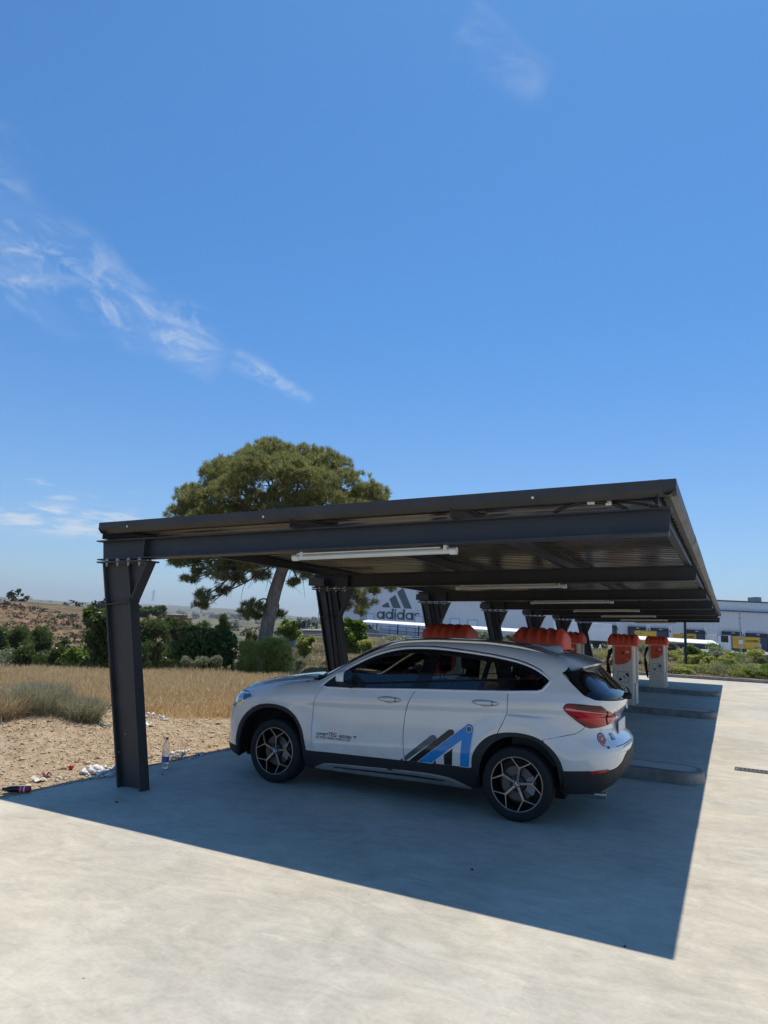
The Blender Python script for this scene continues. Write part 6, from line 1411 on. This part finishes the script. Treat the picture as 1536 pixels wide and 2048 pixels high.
B_('pale grey green bush against the parapet wall, above the car roof', 'bush', 790, 1272, 1300, 70, 48, L_OLIVE, 4200, .13, lumps=12)
B_('olive grey bush between the two orange lids', 'bush', 962, 1262, 1310, 66, 44, L_OLIVE, 6000, .15, lumps=12); B_('olive grey bush beside the fourth column', 'bush', 1015, 1266, 1312, 44, 44, L_OLIVE, 3500, .15, lumps=9)
T_('bright green leafy tree at the foot of the dark green pole', 'tree', 1388, 1292, 1358, 46, 40, L_FIG, 6500, .15, lumps=14, asp=.7)
B_('grey green round bush right of the green tree', 'bush', 1432, 1295, 1350, 44, 42, L_OLIVE, 6500, .12, lumps=13)
for i, (px, a, b, w_, D, mt_, lab) in enumerate(((1460, 1325, 1362, 44, 37.5, L_BROOM, 'low light green shrub below the grey round bush'), (1412, 1338, 1362, 50, 36.8, L_BROOM, 'low yellow green shrub along the kerb'), (1495, 1322, 1364, 40, 38.5, L_OLIVE, 'grey shrub near the kerb, second from the right edge'), (1530, 1312, 1364, 48, 40, L_DARK, 'dark shrub at the right edge beyond the kerb'), (1478, 1312, 1340, 40, 47, L_OLIVE, 'grey shrub under the street lamp'), (1350, 1335, 1360, 36, 37, L_SAGE, 'dry shrub left of the dark green pole'), (1508, 1306, 1330, 34, 50, L_BROOM, 'small yellowish shrub below the parapet wall'))):
    B_(lab, 'shrub', px, a, b, w_, D, mt_, 2600, .11, 'tuft' if i % 2 == 0 else 'leaf', lumps=8, trunk=False, group='shrubs on the bank beyond the kerb')
for i, (px, a, w_, D, mt_, lab) in enumerate(((640, 1300, 30, 33, L_OLIVE, 'dry grey shrub on the dirt bank, nearest the second column'), (565, 1300, 26, 33, L_SAGE, 'dry brown shrub behind the broom'), (660, 1318, 30, 27, L_SAGE, 'pale dry shrub low on the dirt bank'), (600, 1318, 26, 27, L_OLIVE, 'small grey shrub low on the dirt bank'), (545, 1268, 36, 44, L_BROOM, 'green shrub far behind the broom'))): B_(lab, 'shrub', px, a, a+18, w_, D, mt_, 1500, .09, 'tuft', lumps=7, trunk=False)
# sage on the mound
g7 = np.random.default_rng(15)
for k in range(30):
    px = -10+k*17+g7.normal()*6; D = 27+22*g7.random(); mt_ = [L_FIG2, L_DARK, L_OLIVE, L_DARK, L_DARK][int(g7.integers(5))]; t_ = 1296-12*g7.random()-(10 if D > 40 else 0)
    if 470 < px < 600: continue
    B_('shrub in the thick green belt filling the hollow behind the dry field', 'bush', px, t_, 1375, 34+34*g7.random(), D, mt_, 2600, .15, 'leaf' if k % 2 else 'tuft', lumps=8, group='shrub belt behind the dry field')
g7 = np.random.default_rng(5)
def rooted(px, D, h):          # row of the view at which something h metres tall on the ground D ahead ends
    q = wp(px, 1250, D); gz = float(terrain_h(q[0], q[1])); z1, z2 = wp(px, 1250, D)[2], wp(px, 1300, D)[2]; f = lambda z: 1250+50*(z-z1)/(z2-z1); return f(gz+h), f(gz)
def kerb_d(px): return 35.5/(FH[1]+RH[1]*(px-768)/FL)
for k in range(84):
    px = 1130+(k*53 % 430)+g7.normal()*5; D = kerb_d(px)+.9+13*g7.random()**1.4; lush = px > 1350; h = (.30 if not lush else .32)+.42*g7.random()**1.6; w_ = (.8+.9*g7.random())/D*FL
    mt_ = ([L_BROOM, L_FIG, L_OLIVE, L_BROOM, L_OLIVE] if lush else [L_OLIVE, L_SAGE, L_SAGE, L_BROOM, L_OLIVE])[int(g7.integers(5))]; t_, b_2 = rooted(px, D, h)
    B_('low green shrub in the dense growth at the right end of the bank' if lush else 'low dry shrub on the sparse part of the bank behind the pedestals', 'shrub', px, t_, b_2, w_, D, mt_, 1300, .10, 'tuft' if k % 3 else 'leaf', lumps=7, trunk=False, group='green shrubs at the right end of the bank' if lush else 'dry shrubs on the bank behind the pedestals')
def sage(px, py0, py1, w_, D, label, n=900): return plant('sage_shrub', label, 'shrub', px, py0, py1, w_, D, L_SAGE, n, .008, 'stem', trunk=False)
L_SG2 = leaf_mat('sage_green', [(.29, .28, .17), (.41, .38, .24), (.50, .46, .30)], .45)
plant('sage_shrub', 'large grey green sage bush on the gravel mound at left', 'shrub', 88, 1362, 1442, 116, 10.2, L_SG2, 2200, .006, 'stem', trunk=False)
plant('sage_shrub', 'grey sage bush spilling down the right side of the mound', 'shrub', 165, 1392, 1458, 88, 10.1, L_SG2, 1900, .008, 'stem', trunk=False)
plant('sage_shrub', 'straw coloured dry bush at the left edge of the mound', 'shrub', 14, 1382, 1464, 90, 9.9, L_SAGE, 2000, .008, 'stem', trunk=False)
plant('sage_shrub', 'pale dry bush behind the large sage bush', 'shrub', 60, 1366, 1432, 110, 11.2, L_SAGE, 1600, .008, 'stem', trunk=False)
# dry grass field
n = 260000; d = 8+14.5*rng.random(n)**.85; bx_ = -330+1060*rng.random(n); l = (bx_-768)/FL*d; X = FH[0]*d+RH[0]*l; Y = FH[1]*d+RH[1]*l
jt = np.stack([vnoise(X, Y, .35, 31)-.5, vnoise(X, Y, .35, 32)-.5], -1)*1.0+rng.normal(size=(len(X), 2))*.22
keep = ~inpoly(np.stack([X, Y], -1)+jt, GR) & (X < -6.6-.4*rng.random(n)); 
far_e = pch([-330, 0, 200, 400, 520, 620, 740], [20, 20, 20, 20.5, 21.5, 19.0, 16.5])(bx_)+(vnoise(X, Y, .8, 33)-.5)*1.5; keep &= d < far_e
keep &= rng.random(n) < .35+.9*vnoise(X, Y, .6, 35); keep &= np.hypot(X-MOUND[0], Y-MOUND[1]) > .7
X, Y = X[keep], Y[keep]; n = len(X); Z = terrain_h(X, Y)-.02; hN = (.24+.26*rng.random(n))*(.75+.5*vnoise(X, Y, 1.1, 36))
for sg_ in (.35, .6, .9): hN *= np.where(inpoly(np.stack([X, Y], -1)+rng.normal(size=(n, 2))*sg_, GR), .62, 1)
wind = np.stack([.10+.36*rng.normal(size=n), -.12+.36*rng.normal(size=n), np.ones(n)], -1); wind /= np.linalg.norm(wind, axis=1, keepdims=True); B0 = np.stack([X, Y, Z], -1)
v1 = blades(B0, wind, hN, .0075); tip = B0+wind*(hN*.78)[:, None]; d2 = wind+rng.normal(size=(n, 3))*.28; d2 /= np.linalg.norm(d2, axis=1, keepdims=True); v2 = blades(tip, d2, .06+.05*rng.random(n), .010)
V, F = cat_([v1, v2]); tag(npmesh('dry_grass', V, F, L_DRY), kind='stuff')
n = 16000; X = MOUND[0]-.6+1.5*rng.normal(size=n); Y = MOUND[1]-.5+1.1*rng.normal(size=n); k = (X < -6.5) & (rng.random(n) < .25+1.1*(vnoise(X, Y, .3, 38)-.35)); X, Y = X[k], Y[k]; n = len(X); B0 = np.stack([X, Y, terrain_h(X, Y)-.01], -1); D_ = rng.normal(size=(n, 3))*.55+np.array([0, 0, .8]); D_ /= np.linalg.norm(D_, axis=1, keepdims=True)
tag(npmesh('mound_grass', *blades(B0, D_, .05+.13*rng.random(n), .007), L_SAGE), kind='stuff')
# short dead grass on bank and hollow edge
n = 26000; d = 22+24*rng.random(n); bx_ = 560+1050*rng.random(n); l = (bx_-768)/FL*d; X = FH[0]*d+RH[0]*l; Y = FH[1]*d+RH[1]*l; k = (Y > 36.2) | (X < -9.5); k &= rng.random(n) < vnoise(X, Y, 1.6, 41)*1.3; X, Y, d = X[k], Y[k], d[k]; n = len(X); B0 = np.stack([X, Y, terrain_h(X, Y)-.02], -1); D_ = rng.normal(size=(n, 3))*.35+np.array([0, 0, 1]); D_ /= np.linalg.norm(D_, axis=1, keepdims=True)
tag(npmesh('bank_grass', *blades(B0, D_, .12+.28*rng.random(n), .02), leaf_mat('bank_grass', [(.10, .13, .04), (.15, .165, .055), (.24, .20, .09), (.12, .15, .045)], .35)), kind='stuff')
# trees scattered over the far country
parts = []
for (n_, r0, r1, p0, p1, s0, s1) in ((60, 200, 420, -150, 640, 2.2, 4.5), (220, 420, 1500, -300, 660, 3.5, 8), (380, 1500, 3800, -300, 700, 5, 14)):
    r = r0+(r1-r0)*rng.random(n_); q = p0+(p1-p0)*rng.random(n_); l = (q-768)/FL*r; X = FH[0]*r+RH[0]*l; Y = FH[1]*r+RH[1]*l; kk = vnoise(X, Y, (r0+r1)/14, 51) > .42; Z = terrain_h(X, Y)
    for x, y, z, o in zip(X, Y, Z, kk):
        if not o: continue
        s = s0+(s1-s0)*rng.random(); P_, _ = ellip((x, y, z+s*.35), (s*(.6+.8*rng.random()), s*.7, s*.6), 70, .4); parts.append(leaves(P_, s*.42))
V, F = cat_(parts); tag(npmesh('far_trees', V, F, leaf_mat('far_leaves', [(.018, .028, .012), (.032, .044, .018), (.05, .06, .026)], .2)), kind='stuff')
for i, (px, a, b, w_, D, lab) in enumerate(((292, 1214, 1236, 40, 190, 'left dark tree of the clump behind the brick shed'), (318, 1212, 1236, 34, 195, 'right dark tree of the clump behind the brick shed'))): T_(lab, 'tree', px, a, b, w_, D, L_DARK, 3000, 1.1, lumps=9, group='dark clump by the brick shed')
# scrub on the ochre hill
parts = []; n_ = 2200; r = 106+72*rng.random(n_); q = -250+560*rng.random(n_); l = (q-768)/FL*r; X = FH[0]*r+RH[0]*l; Y = FH[1]*r+RH[1]*l; Z = terrain_h(X, Y)
for x, y, z, o in zip(X, Y, Z, vnoise(X, Y, 17, 61) > .47):
    if o: s = .3+.9*rng.random()**3; P_, _ = ellip((x, y, z+s*.25), (s, s, s*.5), 26, .3); parts.append(leaves(P_, s*.5))
V, F = cat_(parts); tag(npmesh('hill_scrub', V, F, leaf_mat('hill_scrub', [(.05, .052, .028), (.085, .08, .042), (.13, .115, .065)], .2)), kind='stuff')
# ------------------------------------------------------------------ gravel and litter
def stones(P_, s, mat, name):
    n = len(P_); oct_ = np.array([(1, 0, 0), (-1, 0, 0), (0, 1, 0), (0, -1, 0), (0, 0, 1), (0, 0, -1)], float); f8 = np.array([(0, 2, 4), (2, 1, 4), (1, 3, 4), (3, 0, 4), (2, 0, 5), (1, 2, 5), (3, 1, 5), (0, 3, 5)])
    sc_ = s[:, None, None]*(1+.45*rng.normal(size=(n, 6, 1))).clip(.5, 1.7)*np.array([1, .8, .55]); a = rng.random(n)*6.28; V = oct_[None]*sc_+rng.normal(size=(n, 6, 3))*s[:, None, None]*.18; c, s_ = np.cos(a)[:, None], np.sin(a)[:, None]
    V = np.stack([V[:, :, 0]*c-V[:, :, 1]*s_, V[:, :, 0]*s_+V[:, :, 1]*c, V[:, :, 2]], -1)+P_[:, None]; return npmesh(name, V.reshape(-1, 3), (f8[None]+6*np.arange(n)[:, None, None]).reshape(-1, 3), mat)
t = NT('stone'); g = t.n('ShaderNodeNewGeometry'); t.col(t.ramp(g.outputs['Random Per Island'], [(0, (.29, .20, .12)), (.35, (.45, .34, .22)), (.7, (.56, .455, .325)), (.93, (.64, .56, .44)), (1, (.22, .20, .19))])); t.set(Roughness=.9)
n = 60000; a, b = GR.min(0), GR.max(0); q = a+(b-a)*rng.random((n, 2)); jt = np.stack([vnoise(q[:, 0], q[:, 1], .5, 20)-.5, vnoise(q[:, 0], q[:, 1], .5, 21)-.5], -1)*.9; k = inpoly(q+jt, GR) & (q[:, 0] < -6.03+.35*rng.exponential(.16, n)*(rng.random(n) < .25)); k &= rng.random(n) < .3+1.0*vnoise(q[:, 0], q[:, 1], .8, 71)
q = q[k]; s = .0062*np.exp(rng.normal(size=len(q))*.62); s = np.clip(s, .003, .05); zt = np.where(q[:, 0] > -6.08, .004, terrain_h(q[:, 0], q[:, 1])); tag(stones(np.stack([q[:, 0], q[:, 1], zt+s*.15], -1), s, t.m, 'gravel'), kind='stuff')
WS = plain('white_stone', (.68, .66, .62), .85, 0, .1, 8)
def heap(px, py, rx, ry, n, s0, s1, label):
    c = gnd(px, py)[:2]; ang = rng.random(n)*6.28; rr = np.sqrt(rng.random(n)); P_ = np.stack([c[0]+np.cos(ang)*rr*rx, c[1]+np.sin(ang)*rr*ry], -1); P_[:, 0] = np.minimum(P_[:, 0], -6.05); s = s0+(s1-s0)*rng.random(n)**2; z = terrain_h(P_[:, 0], P_[:, 1])+.05*(1-rr)+s*.3
    o = stones(np.column_stack([P_, z]), s, WS, 'rubble_heap'); tag(o, label, 'rubble', kind='stuff'); return o
heap(222, 1545, .38, .26, 120, .02, .07, 'heap of broken white rubble at the foot of the first column'); heap(368, 1512, .22, .30, 70, .012, .045, 'white rubble scattered behind the clear bottle'); heap(300, 1455, .28, .25, 50, .01, .05, 'pale rubble right of the first column by the grass')
# water bottle standing on the slab
b0 = gnd(329, 1537); wb = thing('water_bottle', 'clear plastic water bottle with blue cap standing on the slab edge', 'bottle', tuple(b0))
t = NT('clear_plastic'); t.set(Base_Color=(.93, .96, .98, 1), Roughness=.05, IOR=1.25); t.b.inputs['Transmission Weight'].default_value = .75; t.b.inputs['Alpha'].default_value = .7; CLR = t.m
pf = [(0, .002), (.030, .0), (.040, .008), (.042, .03), (.040, .045), (.042, .06), (.042, .20), (.040, .21), (.042, .222), (.041, .245), (.034, .275), (.022, .30), (.0135, .312), (.0135, .325)]
m = MB(); m.lathe(pf, (0, 0, 0), n=24); m.build('bottle_body', CLR, wb, smooth=60); m = MB(); m.lathe([(0, .345), (.014, .345), (.0155, .343), (.0155, .322), (.0, .322)], (0, 0, 0), n=18); m.build('cap', plain('cap_blue', (.01, .02, .10), .4, 0, 0), wb, smooth=40)
m = MB(); m.lathe([(.0428, .075), (.0428, .125)], (0, 0, 0), n=24); m.build('label', plain('label_blue', (.10, .22, .50), .4, 0, .3, 40), wb, smooth=True)
b1 = gnd(33, 1585); cb_ = thing('cola_bottle', 'dark soft drink bottle with red label lying on the gravel', 'bottle', (b1[0], b1[1], .03), rad(38))
COLA = plain('cola_brown', (.02, .008, .006), .1, 0, 0); m = MB(); m.lathe([(0, -.125), (.026, -.122), (.030, -.11), (.030, .03), (.029, .05), (.024, .08), (.013, .105), (.012, .118)], (0, 0, 0), 'x', 20, M=Matrix.Rotation(math.pi, 3, 'Z')); m.build('bottle_body', COLA, cb_, smooth=60)
m = MB(); m.lathe([(.0308, -.115), (.0312, -.02)], (0, 0, 0), 'x', 20, M=Matrix.Rotation(math.pi, 3, 'Z')); m.build('label', plain('label_red', (.50, .012, .03), .35, 0, .1, 30), cb_, smooth=True)
m = MB(); m.lathe([(.0316, -.075), (.0316, -.062)], (0, 0, 0), 'x', 20, M=Matrix.Rotation(math.pi, 3, 'Z')); m.lathe([(.0316, -.04), (.0316, -.034)], (0, 0, 0), 'x', 20, M=Matrix.Rotation(math.pi, 3, 'Z')); m.build('label_band', WHITE, cb_, smooth=True)
m = MB(); m.lathe([(.0145, .108), (.0145, .128), (0, .128)], (0, 0, 0), 'x', 14, M=Matrix.Rotation(math.pi, 3, 'Z')); m.build('cap', BLACKP, cb_, smooth=40)
def small(name, px, py, label, cat, fn, z=0.):
    p = gnd(px, py); p[2] = float(terrain_h(p[0], p[1])) if p[0] < -6.05 else 0.; m = MB(); mt = fn(m); o = m.build(name, mt, smooth=40); o.location = (p[0], p[1], p[2]+z); return tag(o, label, cat)
RED = plain('ball_red', (.45, .02, .02), .3, 0, .1, 20)
small('ball', 142, 1536, 'small red ball on the gravel', 'ball', lambda m: (m.lathe([(.028*math.sin(q), .028-.028*math.cos(q)) for q in np.linspace(.01, 3.13, 12)], (0, 0, 0), n=18), RED)[1])
PAPER = plain('paper_cream', (.66, .60, .50), .8, 0, .1, 20)
def crumple(sx_, sy_, sz_):
    def f(m):
        n = 9; 
        for i in range(n):
            for j in range(n): m.v.append(((i/(n-1)-.5)*sx_+rng.normal()*.004, (j/(n-1)-.5)*sy_+rng.normal()*.004, .012+sz_*(math.sin(i*.9+j*.4)*.5+.5)*(1-abs(j/(n-1)-.5))+rng.normal()*.004))
        for i in range(n-1):
            for j in range(n-1): m.f.append((i*n+j, (i+1)*n+j, (i+1)*n+j+1, i*n+j+1)); m.mi.append(0)
        return PAPER
    return f
small('crumpled_paper', 76, 1559, 'crumpled cream paper lying flat on the gravel near the dark bottle', 'paper', crumple(.16, .10, .04))
def sheet(m): crumple(.14, .09, .05)(m); return WHITE
small('plastic_sheet', 297, 1470, 'piece of white plastic sheet just right of the first column', 'litter', sheet)
def wrap(m): crumple(.12, .05, .05)(m); return plain('wrapper_red', (.22, .03, .03), .4, 0, .2, 30)
small('wrapper', 92, 1551, 'dark red wrapper beside the crumpled cream paper', 'litter', wrap)
small('torn_paper', 341, 1438, 'torn white paper caught upright at the edge of the dry grass', 'paper', lambda m: (m.add([(-.03, 0, 0), (.05, 0, 0), (.04, .02, .16), (.06, .03, .24), (.01, .01, .17), (-.05, .02, .20), (-.02, .01, .12), (-.03, .004, 0), (.05, .004, 0), (.04, .024, .16), (.06, .034, .24), (.01, .014, .17), (-.05, .024, .20), (-.02, .014, .12)], [(0, 1, 2, 4, 6), (2, 3, 4), (4, 5, 6), (7, 8, 9, 11, 13), (9, 10, 11), (11, 12, 13)]), PAPER)[1])
a = [gnd(*p) for p in ((152, 1465), (170, 1470), (190, 1477), (205, 1483), (219, 1483))]; m = MB(); m.tube(cr([(p[0], p[1], float(terrain_h(p[0], p[1]))+.03) for p in a], 4), .013, 8); tag(m.build('hose_piece', plain('hose_green', (.16, .30, .25), .5, 0, .1), smooth=True), 'short length of pale green hose on the side of the mound', 'hose')
small('black_bag', 214, 1455, 'small black rag of plastic left of the first column', 'litter', lambda m: (crumple(.13, .10, .07)(m), BLACKP)[1])
def pebb(px, py, s, lab): small('pebble', px, py, lab, 'pebble', lambda m: (m.lathe([(s*math.sin(q)*(1+.2*math.sin(3*q)), s*.5-s*.5*math.cos(q)) for q in np.linspace(.05, 3.1, 7)], (0, 0, 0), n=8), KERBD)[1])
KERBD = plain('pebble_dark', (.06, .055, .05), .9, 0, .2)
pebb(233, 1605, .014, 'dark pebble on the shaded slab below the first column'); pebb(325, 1550, .011, 'dark pebble on the slab in front of the clear bottle'); pebb(944, 1740, .012, 'dark pebble on the shaded slab below the rear wheel'); pebb(1250, 1894, .009, 'dark pebble near the shadow corner on the concrete')
# ------------------------------------------------------------------ air
m = MB(); m.bx(-9500, 9500, -9500, 9500, -80, 320); hz = m.build('haze', []); 
t = bpy.data.materials.new('haze_air'); t.use_nodes = True; q = t.node_tree; q.nodes.clear(); o = q.nodes.new('ShaderNodeOutputMaterial'); pv = q.nodes.new('ShaderNodeVolumePrincipled'); pv.inputs['Color'].default_value = (.78, .86, .96, 1); pv.inputs['Density'].default_value = 1.3e-4; pv.inputs['Anisotropy'].default_value = .2; q.links.new(pv.outputs[0], o.inputs['Volume']); hz.data.materials.append(t); hz['kind'] = 'stuff'
